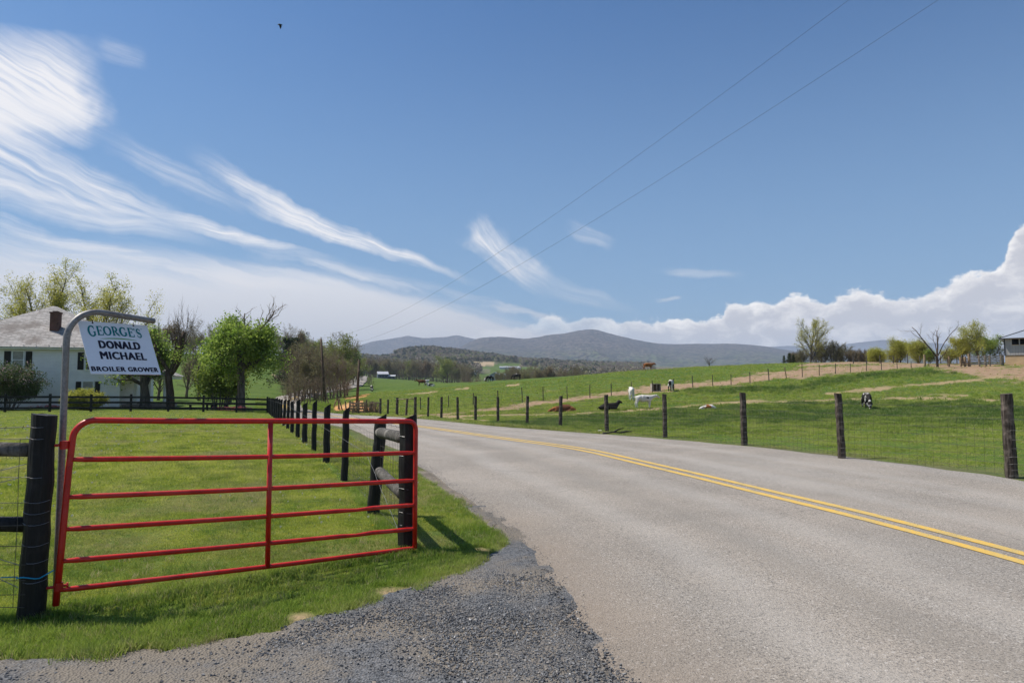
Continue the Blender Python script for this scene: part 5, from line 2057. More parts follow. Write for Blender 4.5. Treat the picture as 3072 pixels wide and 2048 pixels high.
# ================================================================== cattle
def cow_mesh(pose):
    me_ = bpy.data.meshes.new('cow_body')
    V, E, Rd = [], [], []

    def v(x, y, z, rx, ry=None, par=None):
        V.append((x, y, z)); Rd.append((rx, ry or rx))
        if par is not None: E.append((par, len(V) - 1))
        return len(V) - 1
    if pose in ('graze', 'stand', 'walk'):
        root = v(-.15, 0, .98, .30, .35)
        hip = v(-.72, 0, 1.05, .24, .25, root)
        ch = v(.42, 0, .98, .26, .33, root)
        nb = v(.70, 0, 1.08 if pose != 'graze' else 1.0, .17, .21, ch)
        if pose == 'graze':
            n1 = v(.98, 0, .78, .12, .15, nb); hd = v(1.14, 0, .45, .11, .12, n1); v(1.20, 0, .28, .085, None, hd); v(1.22, 0, .12, .07, None, len(V) - 1)
        else:
            n1 = v(.98, 0, 1.18, .12, .15, nb); hd = v(1.22, 0, 1.22, .115, .12, n1); v(1.40, 0, 1.10, .085, None, hd); v(1.52, 0, 1.00, .07, None, len(V) - 1)
        for s_ in (-1, 1):
            v(V[hd][0] - .08, s_ * .20, V[hd][2] + .08, .035, .05, hd)
        st = .12 if pose == 'walk' else .03
        for s_ in (-1, 1):
            a = v(.48, s_ * .15, .68, .105, None, ch)
            b = v(.50 + s_ * st * .5, s_ * .16, .40, .058, None, a)
            c = v(.49 + s_ * st, s_ * .16, .12, .042, None, b)
            v(.53 + s_ * st, s_ * .16, .03, .052, None, c)
            a = v(-.70, s_ * .17, .76, .14, .13, hip)
            b = v(-.84 - s_ * st * .5, s_ * .17, .46, .062, None, a)
            c = v(-.78 - s_ * st, s_ * .17, .12, .044, None, b)
            v(-.73 - s_ * st, s_ * .17, .03, .054, None, c)
        if pose == 'stand':
            t = v(-1.00, 0, 1.12, .035, None, hip); t = v(-1.25, .02, 1.10, .022, None, t); v(-1.42, .03, .85, .035, None, t)
        else:
            t = v(-.98, 0, 1.12, .035, None, hip); t = v(-1.05, 0, .78, .022, None, t); v(-1.04, 0, .46, .04, None, t)
        v(-.42, 0, .66, .10, None, root)
    else:
        root = v(-.15, 0, .36, .32, .32)
        hip = v(-.68, .05, .34, .27, .27, root)
        ch = v(.38, 0, .38, .25, .28, root)
        if pose == 'lie':
            nb = v(.66, 0, .58, .15, .17, ch); hd = v(.86, .05, .80, .11, .12, nb); v(1.04, .08, .72, .08, None, hd); v(1.14, .1, .66, .065, None, len(V) - 1)
        else:
            nb = v(.66, .05, .34, .15, .17, ch); hd = v(.92, .12, .22, .11, .11, nb); v(1.08, .16, .14, .08, None, hd); v(1.18, .2, .10, .06, None, len(V) - 1)
        for s_ in (-1, 1):
            v(V[hd][0] - .06, V[hd][1] + s_ * .20, V[hd][2] + .09, .032, .045, hd)
            a = v(.48, s_ * .20, .18, .09, None, ch); b = v(.74, s_ * .24, .09, .05, None, a); v(.56, s_ * .30, .06, .042, None, b)
        a = v(-.62, .26, .22, .15, .13, hip); b = v(-.20, .40, .11, .06, None, a); v(-.50, .46, .06, .045, None, b)
        t = v(-.96, .1, .30, .03, None, hip); v(-1.0, .3, .06, .03, None, t)
    me_.from_pydata(V, E, [])
    ob = bpy.data.objects.new('tmp', me_)
    COL.objects.link(ob)
    ob.modifiers.new('s', 'SKIN')
    for i, q in enumerate(Rd):
        me_.skin_vertices[0].data[i].radius = q
    me_.skin_vertices[0].data[0].use_root = True
    sb = ob.modifiers.new('u', 'SUBSURF')
    sb.levels = sb.render_levels = 2
    dg = bpy.context.evaluated_depsgraph_get()
    out = bpy.data.meshes.new_from_object(ob.evaluated_get(dg))
    bpy.data.objects.remove(ob)
    for p_ in out.polygons: p_.use_smooth = True
    return out


CM = {k: cow_mesh(k) for k in ('graze', 'stand', 'walk', 'lie', 'flat')}
_cm = {}


def cow_mat(base, patch, thr, seed, scale=1.6):
    key = (base, patch, thr, seed)
    if key in _cm: return _cm[key]

    def fn(nt):
        v = nt.obj()
        mp = nt.node('ShaderNodeMapping')
        nt.l.new(v, mp.inputs[0])
        mp.inputs[1].default_value = (seed * 3.7, seed * 1.9, seed)
        n = nt.noise(scale, 2, .5, mp.outputs[0])
        f = nt.rng(n, thr - .012, thr + .012)
        c = nt.mix(f, base, patch)
        n2 = nt.noise(30, 3, .6, v)
        c = nt.mix(nt.rng(n2, .3, .8, 0, .3), c, (.10, .085, .07))
        return dict(color=c)
    _cm[key] = material('hide', fn, rough=.85, spec=.15)
    return _cm[key]


WH, BK, BR, RD = (.66, .63, .58), (.012, .011, .011), (.13, .045, .018), (.34, .115, .035)
M_hoof = plain('hoof', (.03, .025, .02), .7)
COWS = [
    # pose, px, py(base), D, heading deg (0 = facing right, 90 = away), scale, base, patch, thr, seed, label
    ('graze', 2597, 1231, 47, -108, .95, BK, WH, .60, 2, 'black and white heifer with white head down, grazing in the right field'),
    ('stand', 1932, 1232, 56, 8, .86, WH, BK, .68, 5, 'white calf with black head and tail raised, walking on the trodden path'),
    ('walk', 1893, 1206, 66, 84, .98, WH, BK, .86, 7, 'all white heifer seen from behind near the bare earth strip'),
    ('graze', 2013, 1184, 74, 68, .98, WH, BK, .53, 9, 'black and white calf seen from behind beside the wooden crate'),
    ('flat', 1688, 1239, 50, 178, .95, RD, BR, .50, 4, 'red brown calf lying flat behind the fence post'),
    ('lie', 1828, 1236, 52, 12, .92, BK, BR, .8, 3, 'black calf lying with head up behind the fence post, looking right'),
    ('flat', 2120, 1240, 49, 195, .72, WH, RD, .60, 8, 'white calf with red patch lying curled in the green field'),
    ('walk', 1945, 1111, 116, 15, .95, RD, BR, .7, 6, 'red brown cow standing on the crest of the hill'),
    ('graze', 1116, 1180, 140, -70, 1.0, BK, WH, .52, 11, 'black and white cow grazing alone in the left part of the far field'),
    ('walk', 1265, 1157, 150, 185, 1.0, BR, BR, .9, 12, 'dark brown cow standing beside a white one in the far field'),
    ('walk', 1281, 1158, 151, 75, 1.0, WH, BK, .84, 13, 'white cow standing beside the dark brown one in the far field'),
    ('lie', 1292, 1169, 140, 190, .95, WH, BK, .50, 14, 'white and black cow lying in the far field below the standing pair'),
    ('graze', 1469, 1142, 136, 215, 1.0, WH, BK, .52, 15, 'black and white cow grazing on the crest in front of the pale blue shed'),
    ('graze', 1464, 1144, 133, 250, .95, BK, WH, .62, 17, 'black cow with head down left of the black and white one on the crest'),
    ('graze', 1549, 1136, 138, 150, 1.0, BK, WH, .70, 16, 'mostly black cow standing on the crest right of the sheds'),
]
for pose, px_, py_, D, hd, sc, base, patch, thr, sd, lab in COWS:
    p = onD(px_, D)
    o = obj('cow', CM[pose].copy())
    o.data.materials.append(cow_mat(base, patch, thr, sd))
    o.location = (p.x, p.y, p.z - .01)
    o.rotation_euler = (0, 0, R(hd))
    o.scale = (sc, sc, sc)
    tag(o, lab, 'cow', 'cattle in the pasture')

# dark bird in the sky
p = pt(840, 75, 30)
bd = thing('bird', 'small dark bird high in the blue sky', 'bird', p)
m = MB(); m.tube([(-.10, 0, 0), (-.03, 0, .01), (.05, 0, 0), (.12, 0, -.02)], [.012, .035, .03, .008], 8); m.build('body', M_black, bd, smooth=True)
for s_ in (-1, 1):
    m = MB()
    m.add([(.05, 0, .01), (-.05, 0, .01), (-.06, s_ * .12, -.04), (.03, s_ * .14, -.03), (-.05, s_ * .2, -.10), (.05, 0, .018), (-.05, 0, .018), (-.06, s_ * .12, -.032), (.03, s_ * .14, -.022)],
          [(0, 1, 2, 3), (3, 2, 4), (5, 8, 7, 6), (8, 4, 7)])
    m.build('wing', M_black, bd)

# fallen dead branch in the verge grass
p = gp(1850, 1302, 12, 40)
br_ = thing('dead_branch', 'dark dead branch lying in the verge grass beside the far fence', 'branch', p)
m = MB()
for pth in ([(-.5, 0, .03), (-.15, .05, .07), (.2, 0, .06), (.55, .1, .10)], [(-.1, .05, .07), (.1, .2, .16), (.3, .25, .2)], [(.15, 0, .06), (.35, -.12, .12), (.5, -.2, .1)]):
    m.tube(pth, np.linspace(.035, .010, len(pth)), 6)
m.build('limb', M_black, br_, smooth=True)
p = gp(1800, 1298, 12, 40)
m = MB(); m.box((0, 0, .05), (.12, .09, .08), jit=.02)
tag(m.build('stone', plain('pale_stone', (.5, .48, .44), .9), None, loc=p), 'small pale stone in the grass left of the dead branch', 'stone')
# ================================================================== trees
def bark(name, dark, light):
    def fn(nt):
        v = nt.obj()
        g = nt.noise(1.0, 5, .65, nt.scl(v, (9, 9, 1.6)))
        c = nt.mix(nt.rng(g, .35, .65), dark, light)
        c = nt.mix(nt.rng(nt.rand(), 0, 1, 0, .5), c, tuple(q * .55 for q in dark))
        return dict(color=c, normal=nt.bump(g, .05, .9))
    return material(name, fn, rough=.95, spec=.1)


def leaf(name, c1, c2, trans=.35, scale=.8, rough=.6, c3=None):
    def fn(nt):
        v = nt.obj()
        n = nt.noise(scale, 3, .6, v)
        n2 = nt.noise(scale * 9, 2, .5, v)
        c = nt.mix(nt.rng(nt.add(nt.mul(n, .6), nt.mul(n2, .4)), .38, .62), c1, c2)
        if c3:
            c = nt.mix(nt.rng(nt.rand(), .25, .95, 0, .8), c, c3)
        return dict(color=c, trans=trans)
    return material(name, fn, rough=rough, spec=.25)


M_bark = bark('bark_grey', (.075, .064, .055), (.19, .165, .14))
M_bark2 = bark('bark_brown', (.060, .042, .030), (.150, .110, .085))
M_barkg = bark('bark_pale', (.10, .092, .080), (.22, .20, .175))
M_twig = bark('twig_brown', (.14, .108, .085), (.25, .20, .16))
M_twigr = bark('twig_red', (.15, .105, .080), (.26, .195, .15))
L_bud = leaf('budding_leaves', (.33, .33, .055), (.50, .47, .11), .55)
L_green = leaf('spring_leaves', (.16, .26, .036), (.34, .43, .09), .55)
L_fresh = leaf('fresh_leaves', (.19, .27, .040), (.32, .39, .08), .55)
L_yel = leaf('yellow_green_leaves', (.32, .33, .045), (.46, .45, .10), .52)
L_pine = leaf('pine_needles', (.030, .048, .020), (.068, .088, .038), .2)
L_wbud = leaf('wood_buds', (.17, .155, .075), (.22, .21, .09), .4, .4, c3=(.20, .14, .095))
L_wgreen = leaf('wood_green', (.17, .20, .050), (.25, .27, .075), .45, .4, c3=(.19, .25, .055))
L_lilac = leaf('lilac_leaves', (.045, .080, .020), (.110, .150, .050), .35, 2.0)
L_blos = leaf('lilac_blossom', (.42, .26, .30), (.55, .42, .44), .3, 4.0)
L_pink = leaf('pink_flowers', (.55, .12, .14), (.65, .30, .30), .3, 4.0)


class Tree:
    def __init__(s, seed, sides=(9, 6, 4, 3, 3)):
        s.r = np.random.RandomState(seed)
        s.m = MB()
        s.tips = []
        s.sides = sides

    def grow(s, p, d, L, r, lvl, spec):
        sp = spec[lvl]
        k = sp.get('seg', 5)
        pts, dirs = [np.array(p, float)], [np.array(d, float)]
        d = np.array(d, float)
        for i in range(k):
            d = d + s.r.normal(0, sp.get('wob', .12), 3) + np.array([0, 0, sp.get('up', .0)])
            d /= np.linalg.norm(d)
            pts.append(pts[-1] + d * L / k)
            dirs.append(d.copy())
        pts = np.array(pts)
        tt = np.linspace(0, 1, k + 1)
        rr = r * (1 - (1 - sp.get('taper', .35)) * tt)
        if lvl == 0 and sp.get('flare', 1) > 1:
            rr[0] *= sp['flare']
        s.m.tube(pts, rr, s.sides[lvl], cap=(lvl == 0 or sp.get('stub', False)))
        if lvl + 1 < len(spec):
            nx = spec[lvl + 1]
            n = nx['n']
            n = max(1, int(round(n * s.r.uniform(.75, 1.25)))) if lvl else n
            for c in range(n):
                t = nx.get('start', .3) + (1 - nx.get('start', .3)) * ((c + s.r.uniform(.1, .9)) / n)
                i = min(int(t * k), k - 1)
                f = t * k - i
                q = pts[i] * (1 - f) + pts[i + 1] * f
                dd = dirs[i + 1]
                a = c * 2.399 + s.r.uniform(-.5, .5) + lvl
                ref = np.array([0, 0, 1.]) if abs(dd[2]) < .9 else np.array([1., 0, 0])
                u = np.cross(dd, ref); u /= np.linalg.norm(u)
                w = np.cross(dd, u)
                an = R(nx['ang']) * s.r.uniform(.75, 1.2)
                nd = dd * math.cos(an) + (u * math.cos(a) + w * math.sin(a)) * math.sin(an)
                ll = L * nx['len'] * (1 - nx.get('shr', .4) * t) * s.r.uniform(.75, 1.2)
                s.grow(q, nd, ll, max(rr[i] * nx.get('rad', .5), nx.get('rmin', .006)), lvl + 1, spec)
        else:
            for t in sp.get('at', (.35, .7, 1.0)):
                i = min(int(t * k), k - 1)
                s.tips.append(pts[i] + (pts[i + 1] - pts[i]) * (t * k - i))

    def leaves(s, per, size, spread, flat=.35, keep=None, aspect=.55, tips=None):
        T = np.array(s.tips if tips is None else tips)
        if keep is not None:
            T = T[keep(T)]
        n = len(T) * per
        if n == 0: return None
        c = np.repeat(T, per, axis=0) + s.r.normal(0, spread, (n, 3))
        a = s.r.normal(0, 1, (n, 3)); a /= np.linalg.norm(a, axis=1, keepdims=True)
        nrm = s.r.normal(0, 1, (n, 3)) + np.array([0, 0, flat * 2])
        b = np.cross(a, nrm); b /= np.maximum(np.linalg.norm(b, axis=1, keepdims=True), 1e-6)
        sz = size * s.r.uniform(.6, 1.35, (n, 1))
        a, b = a * sz * .5, b * sz * .5 * aspect
        V = np.stack([c - a, c + b, c + a, c - b], 1).reshape(-1, 3)
        mb = MB()
        mb.add(V, np.arange(n * 4).reshape(n, 4))
        return mb


def tree_thing(name, label, cat, loc, T, bark_m, leafsets, rz=0.0, group=None, tname='trunk'):
    o = thing(name, label, cat, loc, rz, group)
    T.m.build(tname, bark_m, o, smooth=True)
    for mb, mat_, nm in leafsets:
        if mb is not None:
            mb.build(nm, mat_, o)
    return o


def spread_spec(n1=7, n2=6, n3=5, l1=.62, up=.10, ang=50, l2=.5, l3=.5, start=.28, n4=0):
    sp = [dict(seg=7, wob=.05, taper=.25, flare=1.5),
          dict(n=n1, len=l1, ang=ang, start=start, shr=.45, rad=.55, seg=6, wob=.14, up=up),
          dict(n=n2, len=l2, ang=46, start=.2, shr=.4, rad=.5, seg=5, wob=.18, up=up * .8, rmin=.014),
          dict(n=n3, len=l3, ang=42, start=.15, shr=.3, rad=.5, seg=3, wob=.2, up=up * .6, rmin=.009)]
    if n4:
        sp.append(dict(n=n4, len=.5, ang=38, start=.15, shr=.3, rad=.6, seg=2, wob=.2, up=.05, rmin=.006))
    return sp


# ---- two tall budding maples behind the house
t = Tree(3, (9, 6, 5, 3, 3)); t.grow((0, 0, -.3), (0, 0, 1), 8.6, .38, 0, [dict(seg=5, wob=.04, taper=.55, flare=1.3), dict(n=11, len=.90, ang=38, start=.30, shr=.30, rad=.5, seg=6, wob=.10, up=.13), dict(n=9, len=.52, ang=36, start=.15, shr=.4, rad=.45, seg=5, wob=.14, up=.12, rmin=.02), dict(n=7, len=.48, ang=34, start=.1, shr=.3, rad=.5, seg=3, wob=.16, up=.08, rmin=.012, at=(.3, .6, .85, 1.))])
tree_thing('maple_tree', 'tall budding yellow-green maple behind the left part of the house roof', 'tree', onD(118, 76), t, M_bark, [(t.leaves(8, .16, .26), L_bud, 'crown')])
t = Tree(8, (9, 6, 5, 3, 3)); t.grow((0, 0, -.3), (.05, 0, 1), 8.4, .36, 0, [dict(seg=5, wob=.05, taper=.55, flare=1.3), dict(n=9, len=.88, ang=36, start=.32, shr=.30, rad=.5, seg=6, wob=.10, up=.12), dict(n=8, len=.52, ang=38, start=.15, shr=.4, rad=.45, seg=5, wob=.14, up=.10, rmin=.02), dict(n=7, len=.48, ang=34, start=.1, shr=.3, rad=.5, seg=3, wob=.16, up=.08, rmin=.012, at=(.3, .6, .85, 1.))])
tree_thing('maple_tree', 'tall budding maple behind the house, directly above the bent sign pipe', 'tree', onD(288, 73), t, M_bark, [(t.leaves(7, .16, .25), L_bud, 'crown')])
# ---- leafy maple behind the sign
t = Tree(5); t.grow((0, 0, -.3), (-.06, 0, 1), 4.6, .48, 0, spread_spec(9, 7, 6, .90, .10, 55, .55, .5, .42))
tree_thing('maple_tree', 'thick forked maple with young green leaves right of the house, behind the sign', 'tree', onD(441, 57.5), t, M_bark, [(t.leaves(8, .22, .28, keep=lambda T: (T[:, 2] > 1.6)), L_green, 'crown')])
# ---- pollarded tree
t = Tree(11)
spc = [dict(seg=6, wob=.06, taper=.7, flare=1.25),
       dict(n=1, len=.9, ang=22, start=.9, shr=0, rad=.7, seg=6, wob=.12, up=.05, stub=True, taper=.7),
       dict(n=13, len=.75, ang=34, start=.25, shr=.2, rad=.12, seg=5, wob=.07, up=.20, rmin=.016),
       dict(n=8, len=.45, ang=22, start=.15, shr=.3, rad=.5, seg=3, wob=.10, up=.10, rmin=.008)]
t.grow((0, 0, -.3), (.02, 0, 1), 3.6, .36, 0, [spc[0]])
for dd, L_, r_ in (((.35, .1, .95), 3.6, .22), ((-.40, -.1, .9), 2.8, .17), ((.05, .3, .95), 3.2, .18), ((.62, -.2, .72), 2.3, .17), ((-.65, .2, .6), 2.2, .12)):
    d_ = np.array(dd) / np.linalg.norm(dd)
    t.grow((0.05, 0, 3.0), d_, L_, r_, 0, [dict(seg=6, wob=.10, taper=.72, stub=True)] + [dict(n=10, len=.75, ang=36, start=.30, shr=.1, rad=.13, seg=5, wob=.08, up=.22, rmin=.018), dict(n=8, len=.50, ang=24, start=.15, shr=.3, rad=.5, seg=3, wob=.12, up=.12, rmin=.009)])
tp = np.array(t.tips)
tree_thing('pollarded_tree', 'heavily pruned tree with thick cut limbs and fine bare upright shoots', 'tree', onD(513, 57), t, M_bark2,
           [(t.leaves(9, .17, .45, keep=lambda T: (T[:, 2] < 4.9)), L_green, 'crown')])
# ---- bare upright tree behind it
for k, (px_, D, Hh, sd, lab) in enumerate(((600, 84, 7.2, 21, 'bare upright tree with fine twigs above the green yard trees'), (420, 88, 6.2, 25, 'thin bare tree whose twigs rise just right of the sign'), (478, 84, 6.6, 23, 'fine bare tree behind the pollarded trunk'), (562, 92, 6.0, 27, 'small bare tree between the pollarded tree and the big green one'))):
    t = Tree(sd, (7, 5, 3, 3, 3)); t.grow((0, 0, -.3), (0, 0, 1), Hh * .72, .20, 0, [dict(seg=6, wob=.05, taper=.35), dict(n=12, len=.66, ang=34, start=.2, shr=.45, rad=.45, seg=5, wob=.09, up=.14), dict(n=9, len=.48, ang=32, start=.15, shr=.4, rad=.45, seg=4, wob=.12, up=.10, rmin=.014), dict(n=7, len=.50, ang=30, start=.1, shr=.3, rad=.5, seg=2, wob=.15, up=.05, rmin=.010)])
    tree_thing('bare_tree', lab, 'tree', onD(px_, D), t, M_twig, [(t.leaves(1, .11, .1), L_wbud, 'crown')] if k != 1 else [])
# ---- big green tree
t = Tree(31)
t.grow((0, 0, -.4), (0, 0, 1), 6.6, .33, 0, [dict(seg=7, wob=.02, taper=.75, flare=1.25, stub=True)] + spread_spec(12, 8, 7, .62, .03, 68, .55, .5, .52)[1:])
tg = t.leaves(9, .22, .36, keep=lambda T: (T[:, 2] > 1.7) & (T[:, 2] < 7.6))
o5 = tree_thing('shade_tree', 'big round tree with dense fresh green leaves over a thick straight trunk by the fence', 'tree', onD(727, 57), t, M_bark, [(tg, L_green, 'crown')])
tb = Tree(33, (6, 4, 3, 3))
tb.grow((.5, 0, 5.8), (.75, 0, .62), 3.4, .10, 0, [dict(seg=6, wob=.10, up=.10, taper=.4), dict(n=11, len=.62, ang=36, start=.15, shr=.3, rad=.5, seg=5, wob=.10, up=.08, rmin=.02), dict(n=5, len=.42, ang=34, start=.2, shr=.3, rad=.6, seg=3, wob=.1, up=.04, rmin=.014)])
tb.grow((.2, 0, 6.0), (.1, .2, 1), 2.2, .10, 0, [dict(seg=5, wob=.12, up=.05, taper=.4), dict(n=8, len=.6, ang=48, start=.15, shr=.3, rad=.45, seg=4, wob=.12, up=.06, rmin=.016), dict(n=4, len=.4, ang=34, start=.2, shr=.3, rad=.6, seg=3, wob=.1, up=.04, rmin=.012)])
tb.m.build('bare_branch', M_twig, o5, smooth=True)
# ---- multi-stemmed tree left of it
t = Tree(37)
for k in range(8):
    a = k * .8
    t.grow((.35 * math.cos(a), .2 * math.sin(a), -.2), (.24 * math.cos(a), .2 * math.sin(a), 1), 3.1, .07, 0, [dict(seg=6, wob=.07, taper=.5), dict(n=8, len=.50, ang=48, start=.35, shr=.3, rad=.5, seg=4, wob=.15, up=.06, rmin=.012), dict(n=6, len=.45, ang=42, start=.2, shr=.3, rad=.5, seg=3, wob=.2, up=.04, rmin=.008)])
tree_thing('multi_stem_tree', 'small many-stemmed leafy tree between the pollarded tree and the big trunk', 'tree', onD(664, 58.5), t, M_bark, [(t.leaves(9, .21, .30), L_fresh, 'crown')])
# yellow-green tree behind
t = Tree(39); t.grow((0, 0, -.3), (0, 0, 1), 5.6, .25, 0, spread_spec(10, 7, 5, .7, .08, 50, .52, .5, .25))
tree_thing('yellow_green_tree', 'round yellow-green tree rising behind the big green tree', 'tree', onD(690, 80), t, M_bark, [(t.leaves(8, .24, .35), L_yel, 'crown')], rz=1.0)


# ---- yard shrubs
def shrub(seed, w, h, per, size, spread, n=14):
    t = Tree(seed, (5, 4, 3))
    for k in range(n):
        a = k * 2.399
        q = math.sqrt((k + .5) / n)
        t.grow((.18 * w * q * math.cos(a), .18 * w * q * math.sin(a), -.1), (q * .62 * math.cos(a) * w / h, q * .62 * math.sin(a) * w / h, 1), h * (1.0 - .22 * q), .028, 0,
               [dict(seg=5, wob=.10, taper=.4), dict(n=7, len=.42, ang=46, start=.25, shr=.2, rad=.5, seg=3, wob=.15, up=.05, rmin=.008), dict(n=4, len=.45, ang=40, start=.3, shr=.2, rad=.6, seg=2, wob=.2, rmin=.006)])
    return t


t = shrub(41, 2.9, 3.35, 7, .12, .16, 22)
lm = t.leaves(9, .13, .15); tp_ = [q for q in t.tips if q[2] > 1.9]
bl = t.leaves(4, .11, .10, tips=[q for i, q in enumerate(tp_) if i % 2 == 0])
tree_thing('lilac_bush', 'large round lilac bush with pinkish blossom in front of the house', 'shrub', onD(28, 52.5), t, M_bark, [(lm, L_lilac, 'leaves'), (bl, L_blos, 'blossom')], tname='stems')
t = shrub(43, 2.0, 1.5, 7, .10, .12, 16)
tree_thing('yellow_shrub', 'low clipped yellow-green shrub below the house window, behind the fence', 'shrub', onD(259, 53.0), t, M_bark, [(t.leaves(16, .12, .11), L_yel, 'leaves')], tname='stems')
# flower bed
rgf = np.random.RandomState(5)
for px_, n_, lab in ((694, 260, 'low bed of pinkish red flowers in the grass left of the thick trunk'), (152, 160, 'small pink flower patch at the foot of the house wall')):
    p = onD(px_, 56.5 if px_ > 500 else 56.3)
    c = rgf.normal(0, 1, (n_, 3)) * [.75, .3, .0] + [0, 0, .12]
    c[:, 2] += rgf.uniform(0, .16, n_)
    tt_ = Tree(int(px_)); tt_.tips = list(c)
    fb = tt_.leaves(3, .12, .05).build('flower_bed', L_pink, None, loc=p)
    tag(fb, lab, 'flowers', kind='stuff')

# ================================================================== roadside thicket, hill woods, valley trees: shared meshes, one object each
VAR = {}


def variant(name, T, bark_m, leafs):
    o = thing('tmp_' + name, '', '', (0, 0, -500))
    T.m.build('trunk', bark_m, o, smooth=True)
    for mb, mt in leafs:
        if mb is not None: mb.build('crown', mt, o)
    VAR[name] = o


def bare_spec(n1, n2, n3, up, ang=40, l1=.6, rm=.016):
    return [dict(seg=5, wob=.05, taper=.3, flare=1.2), dict(n=n1, len=l1, ang=ang, start=.22, shr=.45, rad=.5, seg=5, wob=.12, up=up), dict(n=n2, len=.50, ang=38, start=.15, shr=.35, rad=.5, seg=4, wob=.14, up=up * .7, rmin=rm), dict(n=n3, len=.5, ang=36, start=.1, shr=.3, rad=.5, seg=2, wob=.16, up=.03, rmin=rm * .75)]


SD = (6, 4, 3, 3, 3)
for k in range(3):
    t = Tree(60 + k, SD); t.grow((0, 0, -.6), (0, 0, 1), 9.0, .20, 0, bare_spec(10, 8, 6, .12, 40, .62, .022)); variant('bare%d' % k, t, M_twig, [(t.leaves(1, .20, .2), L_wbud)])
for k in range(3):
    t = Tree(70 + k, SD); t.grow((0, 0, -.6), (0, 0, 1), 8.0, .20, 0, bare_spec(9, 7, 4, .08, 48, .66, .022)); variant('bud%d' % k, t, M_twig, [(t.leaves(6, .30, .45), L_wgreen if k != 1 else L_wbud)])
t = Tree(75, SD); t.grow((0, 0, -.6), (0, 0, 1), 8.0, .20, 0, bare_spec(9, 7, 4, .08, 48, .66, .022)); variant('green0', t, M_bark, [(t.leaves(9, .34, .5), L_fresh)])
for k in range(2):
    t = Tree(80 + k, SD)
    t.grow((0, 0, -.5), (0, 0, 1), 10.0, .20, 0, [dict(seg=6, wob=.02, taper=.2), dict(n=34, len=.30, ang=78, start=.18, shr=.80, rad=.3, seg=4, wob=.08, up=.04, rmin=.02), dict(n=6, len=.45, ang=48, start=.15, shr=.4, rad=.5, seg=2, wob=.12, rmin=.012)])
    variant('pine%d' % k, t, M_bark2, [(t.leaves(13, .30, .22, aspect=.35), L_pine)])
for k in range(3):
    t = Tree(90 + k, SD)
    for q in range(9):
        a = q * 2.4
        t.grow((.3 * math.cos(a), .3 * math.sin(a), -.2), (.34 * math.cos(a), .34 * math.sin(a), 1), 3.2, .035, 0, [dict(seg=5, wob=.08, taper=.35), dict(n=6, len=.52, ang=34, start=.2, shr=.35, rad=.5, seg=3, wob=.12, up=.08, rmin=.014), dict(n=4, len=.5, ang=34, start=.2, shr=.3, rad=.6, seg=2, wob=.15, rmin=.010)])
    variant('brush%d' % k, t, M_twigr if k != 1 else M_twig, [(t.leaves(1 if k else 3, .09, .1), L_wbud)])


def place(var, name, p, sc, label, cat, group, rz=None, rg=random):
    src = VAR[var]
    o = src.copy()
    COL.objects.link(o)
    o.name = name
    o.location = p
    o.rotation_euler = (0, 0, rg.uniform(0, 6.28) if rz is None else rz)
    o.scale = (sc * rg.uniform(.9, 1.15), sc * rg.uniform(.9, 1.15), sc)
    tag(o, label, cat, group)
    for ch in src.children:
        c = ch.copy(); COL.objects.link(c); c.parent = o
    return o


rg_ = rnd(99)
GT = 'bare and budding brush along the far roadside'
thick = []
LBL_B = 'bare brown many-stemmed shrub in the roadside thicket around the tall utility pole'
# photograph x, distance, scale(m), variant
for k, (px_, D, hgt, vr) in enumerate(((866, 90, 2.6, 'brush0'), (884, 94, 3.6, 'brush1'), (902, 92, 4.0, 'brush0'), (921, 96, 4.4, 'brush2'), (941, 92, 3.4, 'brush0'), (958, 98, 4.2, 'brush1'), (990, 94, 3.0, 'brush1'), (1006, 99, 3.6, 'brush2'), (1024, 97, 2.6, 'brush0'), (1036, 102, 3.0, 'brush1'),
                        (872, 101, .44, 'bare0'), (886, 96, .56, 'bare1'), (897, 103, .62, 'bare2'), (909, 98, .50, 'bud1'), (917, 106, .66, 'bare0'), (931, 100, .60, 'bare1'), (946, 104, .64, 'bare2'), (953, 110, .60, 'bud0'), (966, 99, .56, 'bare0'), (979, 106, .60, 'bare1'), (993, 102, .52, 'bare2'), (1003, 112, .58, 'bare0'), (1014, 104, .50, 'bare1'), (1022, 114, .55, 'bud2'), (1034, 110, .48, 'bare2'), (1044, 118, .44, 'bare0'))):
    if vr.startswith('brush'):
        place(vr, 'roadside_shrub', onD(px_ + rg_.uniform(-3, 3), D), hgt / 4.0 * 1.1 * rg_.uniform(.8, 1.2), LBL_B, 'shrub', GT, rg=rg_)
    else:
        place(vr, 'bare_tree' if 'bare' in vr else 'budding_tree', onD(px_, D), hgt * 1.25, 'slim bare tree in the roadside thicket behind the tall utility pole' if 'bare' in vr else 'slim tree with sparse new leaves in the roadside thicket behind the tall utility pole', 'tree', GT, rg=rg_)
for px_, D, sc in ((1110, 300, .8), (1108, 230, .6), (1114, 340, .8), (1112, 190, .5)):
    place('brush1', 'roadside_shrub', onD(px_, D), sc, 'bare brush between the far road and the green field', 'shrub', GT, rg=rg_)
GH = 'bare and budding trees on the hill left of the road'
LH = {'bare': 'bare grey-brown tree among the woods on the hill left of the road', 'bud': 'budding tree with sparse new leaves among the hill woods left of the road', 'pine': 'dark evergreen among the hill woods left of the road', 'green': 'fresh green tree among the hill woods left of the road'}
n_h = 0
cand = []
for px_, D in [(864, 118), (880, 130), (900, 125), (918, 140), (940, 128), (955, 145), (975, 135), (992, 150), (1012, 160), (1030, 175), (1046, 200), (1060, 240), (1070, 290), (1002, 200), (1022, 230), (1044, 300)]:
    cand.append((px_, D, rg_.choice(['bare0', 'bare1', 'bud0', 'bare2', 'bud1', 'bud2', 'bare0'])))
